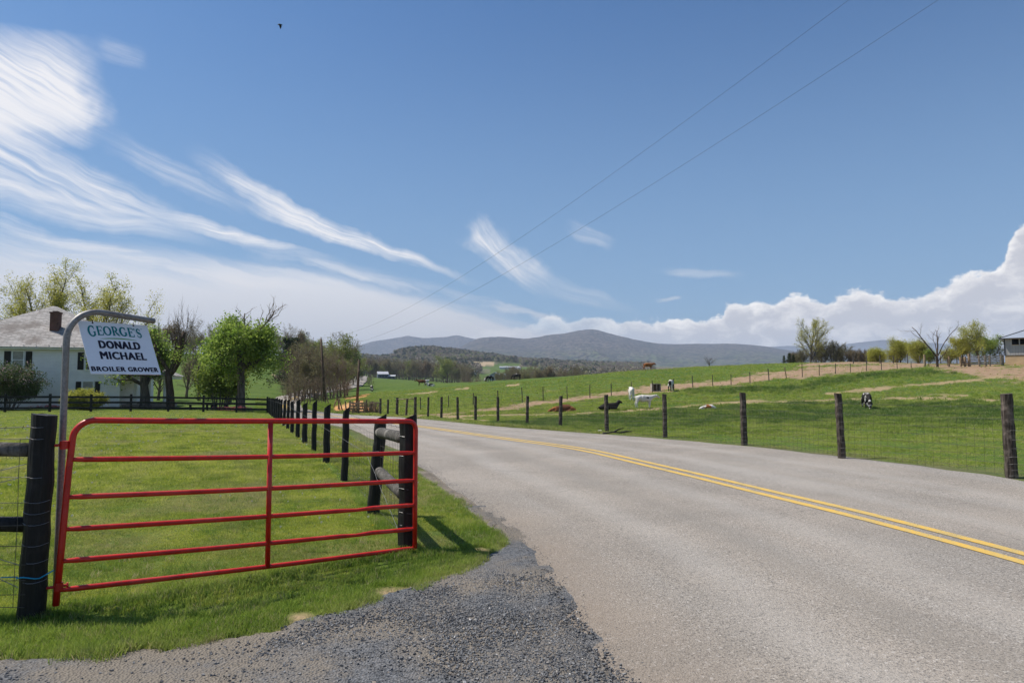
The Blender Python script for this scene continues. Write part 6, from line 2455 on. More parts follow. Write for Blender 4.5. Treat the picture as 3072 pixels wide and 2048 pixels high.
for px_, D in [(866, 116), (882, 124), (957, 128), (1060, 205), (1074, 330), (938, 150), (905, 150)]:
    cand.append((px_, D, 'pine%d' % (px_ % 2)))
for k in range(104):
    px_ = rg_.uniform(-60, 1075)
    D = rg_.choice([rg_.uniform(200, 260), rg_.uniform(260, 360), rg_.uniform(340, 460)])
    if px_ > 1010: D = max(D, 320)
    if 380 < px_ < 860 and D < 215: D += 40
    cand.append((px_, D, rg_.choices(['bare0', 'bare1', 'bare2', 'bud0', 'bud1', 'bud2', 'pine0', 'pine1', 'green0'], [3, 3, 3, 2, 3, 2, .7, .7, .7])[0]))
for px_, D, vr in cand:
    p = onD(px_, D)
    kind = vr.rstrip('0123456789')
    sc = rg_.uniform(.72, 1.08) * (.80 if D < 160 and kind != 'pine' else .95 if D < 160 else 1.30 if kind != 'pine' else 1.15)
    place(vr, {'bare': 'bare_tree', 'bud': 'budding_tree', 'pine': 'pine_tree', 'green': 'green_tree'}[kind], p, sc, LH[kind], 'tree', GH, rg=rg_)
GV = 'trees of the valley wood beyond the far field'
LV = {'bare': 'bare tree in the valley wood beyond the far green field', 'bud': 'budding tree in the valley wood beyond the far green field', 'pine': 'dark evergreen in the valley wood beyond the far green field', 'green': 'fresh green tree in the valley wood beyond the far green field'}
for k in range(110):
    px_ = 1082 + 330 * ((k + rg_.random()) / 110)
    D = rg_.uniform(606, 720) if px_ < 1200 else rg_.uniform(560, 700)
    if px_ > 1330: D = rg_.uniform(430, 640)
    vr = rg_.choices(['bare0', 'bare1', 'bare2', 'bud0', 'bud1', 'bud2', 'pine0', 'green0'], [4, 4, 4, 1.2, 3, 1, .9, .5])[0]
    if 1125 < px_ < 1195: D = max(D, 612)
    kind = vr.rstrip('0123456789')
    p = onD(px_, D)
    sc = rg_.uniform(1.35, 1.85)
    if px_ > 1380: sc *= .75
    place(vr, {'bare': 'bare_tree', 'bud': 'budding_tree', 'pine': 'pine_tree', 'green': 'green_tree'}[kind], p, sc, LV[kind], 'tree', GV, rg=rg_)
GC = 'bare scrub trees along the back of the pasture crest'
for k in range(34):
    px_ = 1500 + 245 * (k / 33) + rg_.uniform(-4, 4)
    if 1505 < px_ < 1525: px_ += 24
    D = rg_.uniform(230, 300)
    zt = EYE + (HZ - (1131 - (px_ - 1500) * .055)) / F * D      # just below the crest line
    p = onD(px_, D); top = EYE + (HZ - rg_.uniform(1096, 1112)) / F * D
    sc = (top - p.z) / 10.5
    place(rg_.choice(['bare0', 'bare1', 'bare2', 'brush0'] if k % 5 else ['bud1']), 'bare_tree', p, max(.4, sc), 'bare scrub tree showing over the pasture crest right of the sheds', 'tree', GC, rg=rg_)
for px_, D in ((1415, 300), (1428, 310), (1440, 300), (1400, 290), (1384, 310)):
    p = onD(px_, D)
    place('brush%d' % (px_ % 3), 'bare_tree', p, rg_.uniform(1.2, 1.7), 'dark bare brush beyond the crest left of the pale blue shed', 'tree', GC, rg=rg_)

# ================================================================== trees on the right ridge
def ridge_tree(seed, px_, D, top, spec, r0, frac, mats, leafs, label, name='bare_tree', lean=(0, 0, 1), cat='tree', stems=1):
    p = onD(px_, D)
    Ht = EYE + (HZ - top) / F * D - p.z
    t = Tree(seed, (8, 5, 4, 3, 3))
    for k in range(stems):
        a = k * 2.2
        l_ = np.array(lean, float) + (np.array([.22 * math.cos(a), .2 * math.sin(a), 0]) if stems > 1 else 0)
        l_ /= np.linalg.norm(l_)
        t.grow((.15 * k * math.cos(a), 0, -.4), l_, Ht * frac, r0, 0, spec)
    ls = [(t.leaves(*q[0], **q[1]), q[2], 'crown') for q in leafs]
    return tree_thing(name, label, cat, p, t, mats, ls)


up_spec = [dict(seg=6, wob=.05, taper=.3), dict(n=15, len=.78, ang=46, start=.12, shr=.38, rad=.5, seg=6, wob=.08, up=.10), dict(n=9, len=.42, ang=32, start=.15, shr=.35, rad=.45, seg=4, wob=.12, up=.08, rmin=.018), dict(n=7, len=.5, ang=32, start=.1, shr=.3, rad=.5, seg=3, wob=.14, up=.03, rmin=.012)]
ridge_tree(101, 2430, 128, 953, up_spec, .24, .74, M_barkg, [((3, .14, .16), {}, L_bud)], 'tall fan-shaped budding tree on the ridge, left end of the ridge trees')
for k, (px_, D, top) in enumerate(((2385, 134, 1040), (2472, 132, 1012), (2500, 130, 1000), (2528, 133, 1022), (2556, 128, 1030), (2590, 130, 1040), (2408, 132, 1030), (2452, 136, 1020), (2512, 138, 1022), (2575, 136, 1045))):
    ridge_tree(110 + k, px_, D, top, up_spec if k % 2 else bare_spec(11, 8, 5, .05, 50, .6, .018), .10, .66, M_twig if k % 2 else M_barkg, [((1, .12, .12), {}, L_wbud)] if k < 7 else [],
               ['low bare tree at the foot of the tall fan-shaped tree', 'slim leaning bare tree right of the tall fan-shaped tree', 'highest of the bare thicket trees right of the fan-shaped tree', 'dense brown bare tree in the ridge thicket', 'spreading bare tree in the middle of the ridge thicket', 'small bare tree at the right end of the ridge thicket', 'bare tree just left of the fan-shaped trunk', 'bare tree close behind the fan-shaped trunk', 'bare tree behind the ridge thicket middle', 'low spreading bare tree by the yellow-green bush'][k], stems=2 if k % 2 else 3)
p = onD(2368, 126)
for k, (px_, sc) in enumerate(((2352, .17), (2366, .22), (2380, .18))):
    place('pine%d' % (k % 2), 'evergreen_shrub', onD(px_, 124), sc, 'small dark evergreen shrub at the left foot of the ridge trees', 'shrub', 'evergreen shrubs on the ridge', rg=rg_)
ridge_tree(131, 2127, 128, 1040, [dict(seg=4, wob=.06, taper=.6), dict(n=5, len=1.3, ang=42, start=.4, shr=.3, rad=.5, seg=6, wob=.12, up=.05), dict(n=8, len=.42, ang=44, start=.2, shr=.3, rad=.45, seg=4, wob=.16, up=.05, rmin=.016), dict(n=4, len=.45, ang=38, start=.2, shr=.3, rad=.5, seg=2, wob=.14, rmin=.012)], .13, .36, M_bark, [], 'lone small bare tree standing by itself on the grassy crest', lean=(.1, 0, 1))
yspec = spread_spec(12, 8, 6, .66, .07, 46, .52, .52, .04)
ridge_tree(133, 2628, 118, 1032, yspec, .07, .6, M_bark, [((5, .13, .28), {}, L_yel)], 'bushy yellow-green willow-like shrub on the ridge', 'yellow_shrub', stems=4, cat='shrub')
ridge_tree(135, 2693, 112, 998, yspec, .09, .62, M_twig, [((3, .13, .28), {}, L_yel)], 'yellow-green tree on the ridge, left of the pair', 'yellow_green_tree', stems=4)
ridge_tree(137, 2757, 108, 993, yspec, .10, .60, M_twig, [((3, .13, .28), {}, L_yel)], 'yellow-green tree on the ridge, right of the pair, beside the dead tree', 'yellow_green_tree', stems=3, lean=(.1, 0, 1))
ridge_tree(139, 2790, 106, 1030, spread_spec(7, 6, 5, .6, .05, 50, .5, .5, .2), .07, .6, M_bark, [((5, .16, .2), {}, L_fresh)], 'small leafy tree partly behind the dead tree', 'green_tree')
# dead tree
p = onD(2812, 87)
t = Tree(141, (9, 6, 4, 3))
t.grow((0, 0, -.3), (0, 0, 1), 1.9, .16, 0, [dict(seg=4, wob=.03, taper=.85, flare=1.2)])
dspec = lambda n: [dict(seg=7, wob=.09, taper=.35, up=.03), dict(n=n, len=.42, ang=42, start=.30, shr=.35, rad=.5, seg=5, wob=.16, up=.10, rmin=.02), dict(n=3, len=.5, ang=40, start=.3, shr=.3, rad=.5, seg=3, wob=.14, up=.05, rmin=.014)]
for dd, L_, r_, n_ in (((-.52, 0, .85), 4.8, .10, 4), ((.20, 0, 1), 3.4, .11, 5), ((-.04, .2, 1), 3.0, .06, 3), ((.62, 0, .45), 2.6, .07, 4), ((.45, 0, 1), 4.4, .07, 5)):
    d_ = np.array(dd) / np.linalg.norm(dd)
    t.grow((0, 0, 1.3 if dd[0] < .6 else .7), d_, L_, r_, 0, dspec(n_))
tree_thing('dead_tree', 'leafless dead tree with crooked forked limbs by the rusty gates', 'tree', p, t, M_bark2, [])
gs = spread_spec(10, 8, 6, .66, .03, 42, .5, .5, .22)
ridge_tree(143, 2940, 100, 928, gs, .17, .62, M_bark, [((5, .13, .28), {}, L_bud), ((1, .13, .25), {}, L_fresh)], 'tallest loose green tree behind the pale board pen', 'green_tree')
ridge_tree(145, 2885, 101, 985, gs, .10, .62, M_bark, [((4, .14, .20), {}, L_bud)], 'slender budding tree left of the tallest green one', 'green_tree', stems=2, lean=(-.12, 0, 1))
ridge_tree(147, 2962, 104, 975, gs, .09, .62, M_bark, [((4, .14, .2), {}, L_fresh)], 'smaller green tree close right of the tallest green one', 'green_tree', stems=2)
ridge_tree(149, 2850, 101, 1022, gs, .06, .6, M_twig, [((1, .13, .2), {}, L_bud)], 'thin sparse budding tree right of the dead tree', 'green_tree', stems=2)
ridge_tree(151, 2998, 103, 1000, bare_spec(9, 6, 4, .08, 40, .6, .012), .05, .62, M_twig, [], 'thin bare tree between the green tree and the barn', stems=2)
for v_ in list(VAR.values()):
    for ch in list(v_.children): bpy.data.objects.remove(ch)
    bpy.data.objects.remove(v_)
# ================================================================== grass, gravel and far woods (stuff, instanced on points)
def inst_nodes(name, src_objs):
    ng = bpy.data.node_groups.new(name, 'GeometryNodeTree')
    ng.interface.new_socket('Geometry', in_out='INPUT', socket_type='NodeSocketGeometry')
    ng.interface.new_socket('Geometry', in_out='OUTPUT', socket_type='NodeSocketGeometry')
    N, L = ng.nodes, ng.links
    gi, go = N.new('NodeGroupInput'), N.new('NodeGroupOutput')
    g2 = N.new('GeometryNodeGeometryToInstance')
    for s_ in reversed(src_objs):
        oi = N.new('GeometryNodeObjectInfo')
        oi.inputs['Object'].default_value = s_
        oi.inputs['As Instance'].default_value = False
        L.new(oi.outputs['Geometry'], g2.inputs[0])
    ip = N.new('GeometryNodeInstanceOnPoints')
    ip.inputs['Pick Instance'].default_value = True

    def na(nm, typ):
        q = N.new('GeometryNodeInputNamedAttribute')
        q.data_type = typ
        q.inputs['Name'].default_value = nm
        return [o for o in q.outputs if o.enabled][0]
    L.new(gi.outputs[0], ip.inputs['Points'])
    L.new(g2.outputs[0], ip.inputs['Instance'])
    L.new(na('idx', 'INT'), ip.inputs['Instance Index'])
    L.new(na('rot', 'FLOAT_VECTOR'), ip.inputs['Rotation'])
    L.new(na('scl', 'FLOAT_VECTOR'), ip.inputs['Scale'])
    L.new(ip.outputs[0], go.inputs[0])
    return ng


def scatter(name, pts, rot, scl, idx, srcs, mats, kind='stuff', label=None, cat=None, tone=None, lush=None):
    me_ = bpy.data.meshes.new(name)
    me_.vertices.add(len(pts))
    me_.vertices.foreach_set('co', np.asarray(pts, np.float32).ravel())
    a = me_.attributes.new('rot', 'FLOAT_VECTOR', 'POINT'); a.data.foreach_set('vector', np.asarray(rot, np.float32).ravel())
    a = me_.attributes.new('scl', 'FLOAT_VECTOR', 'POINT'); a.data.foreach_set('vector', np.asarray(scl, np.float32).ravel())
    a = me_.attributes.new('idx', 'INT', 'POINT'); a.data.foreach_set('value', np.asarray(idx, np.int32))
    if tone is not None:
        a = me_.attributes.new('tone', 'FLOAT', 'POINT'); a.data.foreach_set('value', np.asarray(tone, np.float32))
    if lush is not None:
        a = me_.attributes.new('lush', 'FLOAT', 'POINT'); a.data.foreach_set('value', np.asarray(lush, np.float32))
    for mt in mats: me_.materials.append(mt)
    o = obj(name, me_)
    mod = o.modifiers.new('scatter', 'NODES')
    mod.node_group = inst_nodes(name, srcs)
    return tag(o, label, cat, kind=kind)


def src(name, mb, mat, smooth=False):
    me_ = mb.build(name, mat, link=False, smooth=smooth)
    return bpy.data.objects.new(name, me_)


def blade_tuft(seed, n, h, w, spread, lean=.35, dry=0.0):
    rg = np.random.RandomState(seed)
    mb = MB()
    for k in range(n):
        a = rg.uniform(0, 6.283)
        q = spread * math.sqrt(rg.uniform(0, 1))
        b = np.array([q * math.cos(a), q * math.sin(a), -.01])
        hh = h * rg.uniform(.55, 1.25)
        d = rg.uniform(0, 6.283)
        ln = rg.uniform(.1, lean) * hh * 1.4
        f = rg.uniform(0, 3.14)
        s_ = np.array([math.cos(f), math.sin(f), 0]) * w * rg.uniform(.7, 1.3) / 2
        dv_ = np.array([math.cos(d), math.sin(d), 0])
        mid = b + dv_ * ln * .35 + [0, 0, hh * .6]
        tip = b + dv_ * ln + [0, 0, hh]
        mb.add([b - s_, b + s_, mid + s_ * .75, mid - s_ * .75, tip], [(0, 1, 2, 3), (3, 2, 4)])
    return mb


def grass_fn(c_dark, c_mid, c_lite, dry=(.42, .36, .19)):
    def fn(nt):
        tone = nt.attr('tone', 'Fac', 'INSTANCER')
        rnd_ = nt.rand()
        v = nt.pos()
        n = nt.noise(1.1, 4, .6, v)
        n2 = nt.noise(.25, 3, .6, v)
        f = nt.add(nt.mul(rnd_, .5), nt.mul(nt.rng(n, .3, .7), .5))
        c = nt.mix(nt.rng(f, .1, .55), c_dark, c_mid)
        c = nt.mix(nt.rng(f, .5, 1.0), c, c_lite)
        c = nt.mix(nt.mul(nt.rng(n2, .5, .7), .35), c, c_lite)
        c = nt.mix(nt.mul(nt.attr('lush', 'Fac', 'INSTANCER'), .72), c, (.055, .125, .030))
        c = nt.mix(nt.rng(tone, .0, 1.0, 0, 1, smooth=False), c, dry)
        return dict(color=c, trans=.5)
    return fn


M_lawnb = material('lawn_blades', grass_fn((.17, .25, .026), (.40, .44, .060), (.54, .53, .14)), rough=.55, spec=.3)
M_verge = material('verge_blades', grass_fn((.14, .23, .028), (.26, .35, .055), (.38, .43, .10)), rough=.55, spec=.3)
M_past = material('pasture_blades', grass_fn((.18, .26, .036), (.35, .42, .065), (.48, .50, .13)), rough=.55, spec=.3)

lawn_src = [src('grass_tuft', blade_tuft(k, 16, .034, .0045, .050, .55), M_lawnb) for k in range(4)]
tall_src = [src('grass_tuft', blade_tuft(20 + k, 18, .078, .0052, .055, .6), M_verge) for k in range(4)]
past_src = [src('grass_tuft', blade_tuft(40 + k, 12, .13, .013, .10, .55), M_past) for k in range(4)]
rgn = np.random.RandomState(77)


def cone_points(n, r0, r1, a0, a1, p=1.0):
    """random points in the view wedge, density falling with distance"""
    a = rgn.uniform(a0, a1, n)
    u = rgn.uniform(0, 1, n)
    r = r0 * (r1 / r0) ** (u ** p)
    return np.sin(a) * r, np.cos(a) * r, r


def edge_noise(x, y, s=.12): return (fbm(x * 4, y * 4, 12, 3) - .5) * s


# lawn blades: dense close to the camera, thinning to about 26 m
n = 190000
x, y, r = cone_points(n, 3.4, 30.0, R(-52), R(3))
ok = in_poly(x + edge_noise(x, y, .25), y + edge_noise(y, x, .25), LAWN_POLY) & (y > 2.5)
x, y, r = x[ok], y[ok], r[ok]
dl = poly_dist(x, y, np.array(LAWN_EDGE), closed=False)
gate_d = poly_dist(x, y, np.array([(-9, 5.05), (-3.5, 5.1), (-.98, 7.03), (-1.08, 7.15), (-2.94, 12.1), (-18.9, 53.2)]), closed=False)
front = (dl < .12 + 1.2 * fbm(x * 1.5, y * 1.5, 9) * (y < 8)) | (gate_d < .10)
bare = np.zeros(len(x), bool)
for bx_, by_, br_r in BARE: bare |= np.hypot(x - bx_, y - by_) < br_r * (.7 + .6 * fbm(x * 8, y * 8, 3, 2))
hpx, hpy = -3.6, 4.75
bare |= (np.hypot(x - (-3.95), y - 4.75) < .22)
keep = (~bare)
x, y, r, dl, front = x[keep], y[keep], r[keep], dl[keep], front[keep]
z = height(x, y) - .008
m_ = len(x)
rot = np.stack([rgn.normal(0, .10, m_), rgn.normal(0, .10, m_), rgn.uniform(0, 6.28, m_)], 1)
clump = fbm(x * 1.7, y * 1.7, 33, 3)
sc = (.75 + .7 * clump) * np.clip(r / 9, .85, 2.2)
strp = np.clip(np.sin((x * .93 + y * .36) * 3.1 + fbm(x * .2, y * .2, 2) * 5), -1, 1)
tone = np.clip((fbm(x * .7, y * .7, 44, 4) - .53) * 3.4, 0, .65) + (rgn.uniform(0, 1, m_) < .05) * .8 + np.clip(strp - .80, 0, 1) * 1.3
lf_ = ~front
scatter('grass', np.stack([x, y, z], 1)[lf_], rot[lf_], np.stack([np.ones(m_), np.ones(m_), np.ones(m_)], 1)[lf_] * sc[lf_, None], rgn.randint(0, 4, m_)[lf_], lawn_src, [M_lawnb], tone=tone[lf_] * .75, lush=np.clip((fbm(x * 1.9, y * 1.9, 66, 3) - .56) * 6, 0, .45)[lf_],
        label='short mown lawn grass behind and in front of the red gate', cat='grass')
# long grass at the lawn edge, round posts, and in front of the gate
n = 50000
x2, y2, r2 = cone_points(n, 3.4, 12.0, R(-52), R(6))
pj = in_poly(x2 + edge_noise(x2, y2, .30), y2 + edge_noise(y2, x2, .30), LAWN_POLY)
dg = poly_dist(x2, y2, np.array(LAWN_EDGE), closed=False)
gd2 = poly_dist(x2, y2, np.array([(-9, 5.05), (-3.5, 5.1), (-.98, 7.03), (-1.08, 7.15), (-2.94, 12.1)]), closed=False)
prob = np.clip(1.1 - dg / (.25 + .9 * fbm(x2 * 1.6, y2 * 1.6, 13)), 0, 1) * .8 + .9 * (gd2 < .13) + .30 * (y2 < 5.05 + np.clip((x2 + 3.36) * .79, 0, 3))
bare2 = np.zeros(len(x2), bool)
for bx_, by_, br_r in BARE: bare2 |= np.hypot(x2 - bx_, y2 - by_) < br_r * (.7 + .6 * fbm(x2 * 8, y2 * 8, 3, 2))
ok = pj & (rgn.uniform(0, 1, n) < prob) & ~bare2 & (np.hypot(x2 + 3.95, y2 - 4.72) > .26)
x2, y2, r2, dg = x2[ok], y2[ok], r2[ok], dg[ok]
m2 = len(x2)
X3 = np.concatenate([x2]); Y3 = np.concatenate([y2])
scatter('grass', np.stack([X3, Y3, height(X3, Y3) - .01], 1), np.stack([rgn.normal(0, .16, m2), rgn.normal(0, .16, m2), rgn.uniform(0, 6.28, m2)], 1),
        np.ones((m2, 3)) * (.55 + .65 * fbm(X3 * 2, Y3 * 2, 55, 3))[:, None], rgn.randint(0, 4, m2), tall_src, [M_verge], tone=(rgn.uniform(0, 1, m2) < .08) * .8 + np.clip(.12 - dg, 0, .12) * 4 * rgn.uniform(0, 1, m2),
        label='longer unmown grass along the lawn edge and under the gate', cat='grass')
# scattered taller tufts and weeds standing in the lawn
n = 9000
x, y, r = cone_points(n, 5.5, 34, R(-46), R(-2), .9)
ok = in_poly(x, y, LAWN_POLY) & (fbm(x * 1.4, y * 1.4, 27, 3) > .60) & (y > 5.6)
x, y = x[ok], y[ok]
m_ = len(x)
scatter('grass', np.stack([x, y, height(x, y) - .01], 1), np.stack([rgn.normal(0, .25, m_), rgn.normal(0, .25, m_), rgn.uniform(0, 6.28, m_)], 1), np.ones((m_, 3)) * rgn.uniform(.5, 1.05, (m_, 1)), rgn.randint(0, 4, m_), tall_src, [M_verge],
        tone=(rgn.uniform(0, 1, m_) < .15) * .9, lush=np.full(m_, .5), label='scattered darker weed tufts standing in the mown lawn', cat='grass')
# farther lawn and yard
n = 42000
x, y, r = cone_points(n, 24, 62, R(-42), R(-8), .9)
ok = in_poly(x, y, LAWN_POLY) | ((y > 54) & (x < -20.5) & (y < 66))
x, y, r = x[ok], y[ok], r[ok]
m_ = len(x)
strp = np.clip(np.sin((x * .93 + y * .36) * 3.1 + fbm(x * .2, y * .2, 2) * 5), -1, 1)
scatter('grass', np.stack([x, y, height(x, y) - .02], 1), np.stack([np.zeros(m_), np.zeros(m_), rgn.uniform(0, 6.28, m_)], 1), np.ones((m_, 3)) * rgn.uniform(1.6, 2.6, (m_, 1)), rgn.randint(0, 4, m_), lawn_src, [M_lawnb],
        tone=np.clip(strp - .7, 0, 1) * 1.1 + (rgn.uniform(0, 1, m_) < .05) * .6, label='mown lawn grass in front of the black board fence', cat='grass')
# pasture beyond the road
n = 230000
x, y, r = cone_points(n, 11.5, 125, R(-14), R(43), 1.05)
ri2 = road_inside(x, y)
ok = (ri2 < -.12 - .5 * fbm(x * 1.5, y * 1.5, 3)) & (x > np.interp(y, RRs[:, 1], RRs[:, 0]))
x, y, r, ri2 = x[ok], y[ok], r[ok], ri2[ok]
z = height(x, y)
rd, tn2, og, lu, _ = masks(x, y, z)
dens = 1 - np.clip(rd * 1.5 + tn2 * 1.5 + og * 1.5, 0, .97)
cl = fbm(x * .9, y * .9, 71, 4)
dens *= np.where(lu > .3, 1.0, .42 + .6 * (cl > .52))
vg = np.clip(1 + ri2 / 1.1, 0, 1)
ok = rgn.uniform(0, 1, len(x)) < dens
x, y, z, r, cl, lu, vg = x[ok], y[ok], z[ok], r[ok], cl[ok], lu[ok], vg[ok]
m_ = len(x)
sc = (.38 + .85 * np.clip(cl - .25, 0, 1)) * np.clip(r / 22, .7, 2.6) * np.where(lu > .3, 1.25, .8)
scatter('pasture_grass', np.stack([x, y, z - .02], 1), np.stack([rgn.normal(0, .14, m_), rgn.normal(0, .14, m_), rgn.uniform(0, 6.28, m_)], 1), np.stack([sc * 1.15, sc * 1.15, sc], 1), rgn.randint(0, 4, m_), past_src, [M_past],
        tone=np.clip(vg * .8, 0, .8) * rgn.uniform(.2, 1, m_) + (rgn.uniform(0, 1, m_) < np.where(lu > .3, .05, .16)) * .7, lush=np.clip(lu, 0, 1) * (1 - vg) * (.6 + .5 * (cl > .5)), label='deep green pasture grass with clumps beyond the road', cat='grass')
# rough verge by the corral and posts
n = 9000
x, y, r = cone_points(n, 56, 105, R(-20.5), R(-11), 1.0)
mr_, mt_, mo_, _, _ = masks(x, y, height(x, y))
ok = (road_inside(x, y) < -.2) & (mr_ + mt_ + mo_ < .3)
x, y, r = x[ok], y[ok], r[ok]
m_ = len(x)
scatter('pasture_grass', np.stack([x, y, height(x, y) - .03], 1), np.stack([np.zeros(m_), np.zeros(m_), rgn.uniform(0, 6.28, m_)], 1), np.ones((m_, 3)) * rgn.uniform(1.5, 3.6, (m_, 1)), rgn.randint(0, 4, m_), tall_src, [M_verge],
        tone=(rgn.uniform(0, 1, m_) < .2) * .6, label='rough grass on the verge around the leaning posts', cat='grass')
# dandelions
M_seed = plain('seed_head', (.62, .62, .55), .9, .1)
M_dand = plain('dandelion_yellow', (.75, .55, .03), .7, .2)
mb = MB()
for k in range(26):
    d = rgn.normal(0, 1, 3); d /= np.linalg.norm(d)
    mb.tube([d * .003, d * .019], [.0028, .0012], 3)
mb.tube([(0, 0, -.07), (0, 0, 0)], .0015, 4)
s1 = src('seed_head', mb, M_seed)
mb = MB()
for k in range(16):
    a = k * 2.399
    mb.tube([(0, 0, 0), (.017 * math.cos(a), .017 * math.sin(a), .004 + .004 * (k % 3))], [.004, .003], 3)
s2 = src('dandelion', mb, M_dand)
n = 1000
x, y, r = cone_points(n, 8, 48, R(-40), R(-6), .6)
ok = in_poly(x, y, LAWN_POLY) & (fbm(x * .35, y * .35, 14, 3) > .45)
x, y, r = x[ok], y[ok], r[ok]
m_ = len(x)
scatter('dandelions', np.stack([x, y, height(x, y) + .04], 1), np.zeros((m_, 3)), np.ones((m_, 3)) * rgn.uniform(.55, .95, (m_, 1)) * np.clip(r / 12, 1, 2.2)[:, None], (rgn.uniform(0, 1, m_) < .14).astype(int), [s1, s2], [M_seed, M_dand],
        label='white dandelion seed heads scattered through the lawn', cat='flowers')

# gravel: slate chips on the drive
def stone_fn(nt):
    r_ = nt.rand()
    v = nt.pos()
    n = nt.noise(90, 2, .6, v)
    c = nt.mix(r_, (.066, .068, .072), (.20, .20, .202))
    c = nt.mix(nt.rng(r_, .90, .97), c, (.25, .21, .17))
    c = nt.mix(nt.rng(r_, .994, .996), c, (.55, .53, .50))
    c = nt.mix(nt.rng(n, .5, .7, 0, .35), c, (.24, .22, .20))
    return dict(color=c)


M_stone = material('slate_chip', stone_fn, rough=.7, spec=.35)
st_src = []
for k in range(6):
    rg2 = np.random.RandomState(200 + k)
    mb = MB()
    q = rg2.randint(5, 8)
    a = np.sort(rg2.uniform(0, 6.283, q))
    rr = rg2.uniform(.6, 1.1, q) * .0105
    top = np.stack([rr * np.cos(a), rr * np.sin(a) * rg2.uniform(.55, .9), np.full(q, .0035) + rg2.uniform(-.001, .001, q)], 1)
    bot = top * [1.08, 1.08, 0] + [0, 0, -.004]
    mb.add(np.concatenate([top, bot]), [tuple(range(q))] + [(i, i + q, (i + 1) % q + q, (i + 1) % q) for i in range(q)])
    st_src.append(src('slate_chip', mb, M_stone))
n = 260000
x = rgn.uniform(-4.4, 1.5, n); y = 2.3 + 5.6 * rgn.uniform(0, 1, n) ** 1.25
vis = np.abs(x) < y * .82
inside = (~in_poly(x + edge_noise(x, y, .1), y, LAWN_POLY)) & vis
rin = road_inside(x, y)
core = fbm(x * .55 + 3, y * .55, 81, 3)
dlaw = poly_dist(x, y, np.array(LAWN_EDGE), closed=False)
pr = np.clip((dlaw - .04) / .22, .12, 1) * np.clip((core - .34) / .14, .14, 1) * np.clip(1 - (rin + .08) / .20, 0, 1)
pr *= np.clip((6.5 - y) / 1.3, .05, 1)
pr *= np.where((x < -1.6) & (dlaw < .55), .16, 1.0)
ok = inside & (rgn.uniform(0, 1, n) < pr)
x, y = x[ok], y[ok]
m_ = len(x)
zb = height(x, y) + .010 + rgn.uniform(0, .006, m_) + .02 * np.clip((road_inside(x, y) + .05) / .15, 0, 1)
scs = rgn.uniform(.30, 1.18, m_) ** 1.3
scatter('gravel', np.stack([x, y, zb], 1), np.stack([rgn.normal(0, .32, m_), rgn.normal(0, .32, m_), rgn.uniform(0, 6.28, m_)], 1), np.stack([scs, scs, scs * rgn.uniform(.8, 1.6, m_)], 1), rgn.randint(0, 6, m_), st_src, [M_stone],
        label='blue-grey slate chip gravel spread over the farm drive', cat='gravel')
# loose grit and chips strewn along the asphalt edge
n = 3600
t = rgn.uniform(0, 1, n)
yy = 3.0 + 13 * t
xx = np.interp(yy, RLs[:, 1], RLs[:, 0]) + rgn.normal(-.02, .10, n)
scatter('grit', np.stack([xx, yy, height(xx, yy) + .03], 1), np.stack([rgn.normal(0, .3, n), rgn.normal(0, .3, n), rgn.uniform(0, 6.28, n)], 1), np.ones((n, 3)) * rgn.uniform(.2, .65, (n, 1)), rgn.randint(0, 6, n), st_src, [M_stone],
        label='loose grit along the broken left edge of the road', cat='gravel')

# far woods
def clump_tree(seed, h, w, nq, size, mat_k):
    rg2 = np.random.RandomState(seed)
    mb = MB()
    c = rg2.normal(0, 1, (nq, 3)); c /= np.linalg.norm(c, axis=1, keepdims=True)
    c = c * rg2.uniform(.55, 1.0, (nq, 1)) ** .6 * [w / 2, w / 2, h * .36] + [0, 0, h * .62]
    a = rg2.normal(0, 1, (nq, 3)); a /= np.linalg.norm(a, axis=1, keepdims=True)
    nrm = rg2.normal(0, 1, (nq, 3)) + [0, 0, .6]
    b = np.cross(a, nrm); b /= np.linalg.norm(b, axis=1, keepdims=True)
    s_ = size * rg2.uniform(.6, 1.3, (nq, 1)) / 2
    mb.add(np.stack([c - a * s_, c + b * s_ * .7, c + a * s_, c - b * s_ * .7], 1).reshape(-1, 3), np.arange(nq * 4).reshape(nq, 4))
    mb.tube([(0, 0, -1), (0, 0, h * .7)], [.25, .08], 3)
    return src('far_tree', mb, mat_k)


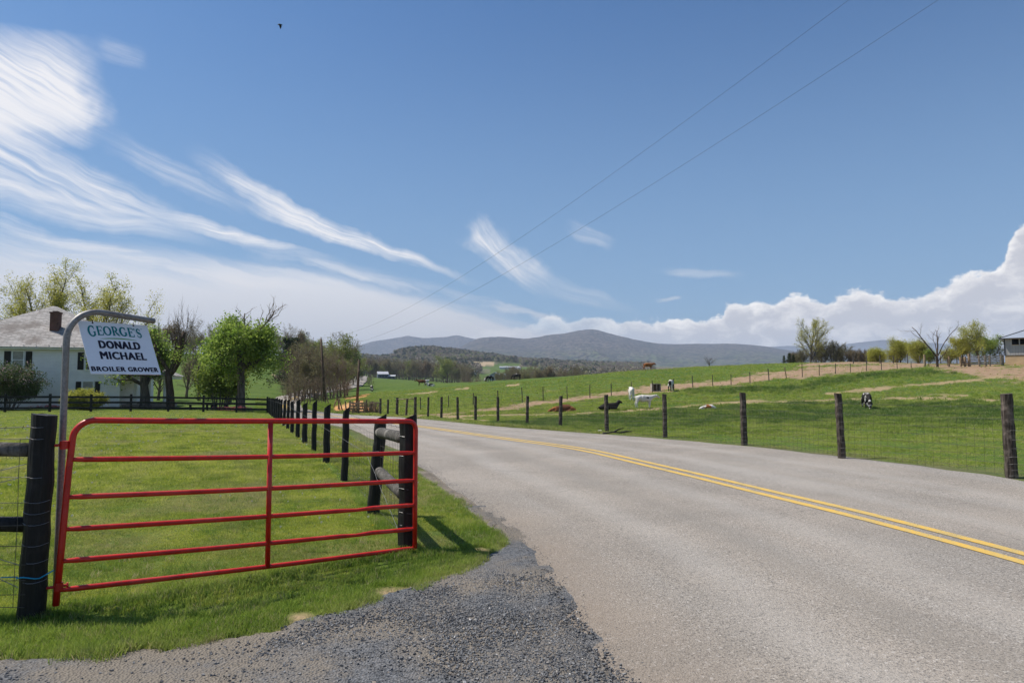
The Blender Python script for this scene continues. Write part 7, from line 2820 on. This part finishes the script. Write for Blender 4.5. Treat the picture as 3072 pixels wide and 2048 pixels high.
F_bare = leaf('far_bare', (.20, .165, .135), (.27, .225, .175), .2, .1, c3=(.235, .22, .13))
F_bud = leaf('far_bud', (.20, .21, .085), (.26, .28, .11), .3, .1, c3=(.21, .26, .075))
F_pine = leaf('far_pine', (.035, .052, .028), (.06, .08, .042), .1, .1)
fs = [clump_tree(1, 13, 9, 110, 2.0, F_bare), clump_tree(2, 12, 8, 110, 1.8, F_bare), clump_tree(3, 12, 9, 110, 2.2, F_bud), clump_tree(4, 11, 8, 110, 2.0, F_bud), clump_tree(5, 14, 6, 120, 1.7, F_pine)]
n = 26000
u = rgn.uniform(860, 1960, n)
D = np.sqrt(rgn.uniform(730 ** 2, 2700 ** 2, n))
x = (u - CX) / F * D
z = height(x, D)
fpx, fpy = proj(x, D, z)
wd = fbm(x * .006, D * .006, 77, 3)
fpy2 = fpy
infield = np.zeros(n, bool)
for (x0, x1), (y0, y1), k_ in fields:
    infield |= (fpx > x0 - 4) & (fpx < x1 + 4) & (fpy > y0 - 1) & (fpy < y1 + 6) & (D < 2500)
ok = ((wd > .42) | (D > 1480)) & ~infield
ok &= ~((fpx > 1440) & (fpx < 1620) & (fpy > 1098) & (D < 1500))
x, D, z, wd = x[ok], D[ok], z[ok], wd[ok]
m_ = len(x)
kd = fbm(x * .004, D * .004, 15, 3) + rgn.normal(0, .12, m_)
ix = np.where(kd < .42, rgn.randint(0, 2, m_), np.where(kd < .62, rgn.choice([0, 1, 2, 3], m_), 4 * (rgn.uniform(0, 1, m_) < .5) + 2 * (rgn.uniform(0, 1, m_) < .0)))
s_ = rgn.uniform(.75, 1.25, m_)
scatter('far_woods', np.stack([x, D, z - .5], 1), np.stack([np.zeros(m_), np.zeros(m_), rgn.uniform(0, 6.28, m_)], 1), np.stack([s_, s_, s_], 1), ix, fs, [F_bare, F_bud, F_pine],
        label='bare and budding woods covering the low hills before the mountains', cat='woods')

n = 1600
u = rgn.uniform(868, 1000, n); D = rgn.uniform(60.5, 70, n)
x = (u - CX) / F * D
ok = road_inside(x, D) < -.15
x, D = x[ok], D[ok]
m_ = len(x)
scatter('weeds', np.stack([x, D, height(x, D) - .03], 1), np.stack([rgn.normal(0, .2, m_), rgn.normal(0, .2, m_), rgn.uniform(0, 6.28, m_)], 1), np.ones((m_, 3)) * (2.0 + 4.5 * fbm(x * .8, D * .8, 5, 3))[:, None], rgn.randint(0, 4, m_), tall_src, [M_verge],
        label='tall green weeds on the verge where the road bends away', cat='weeds')
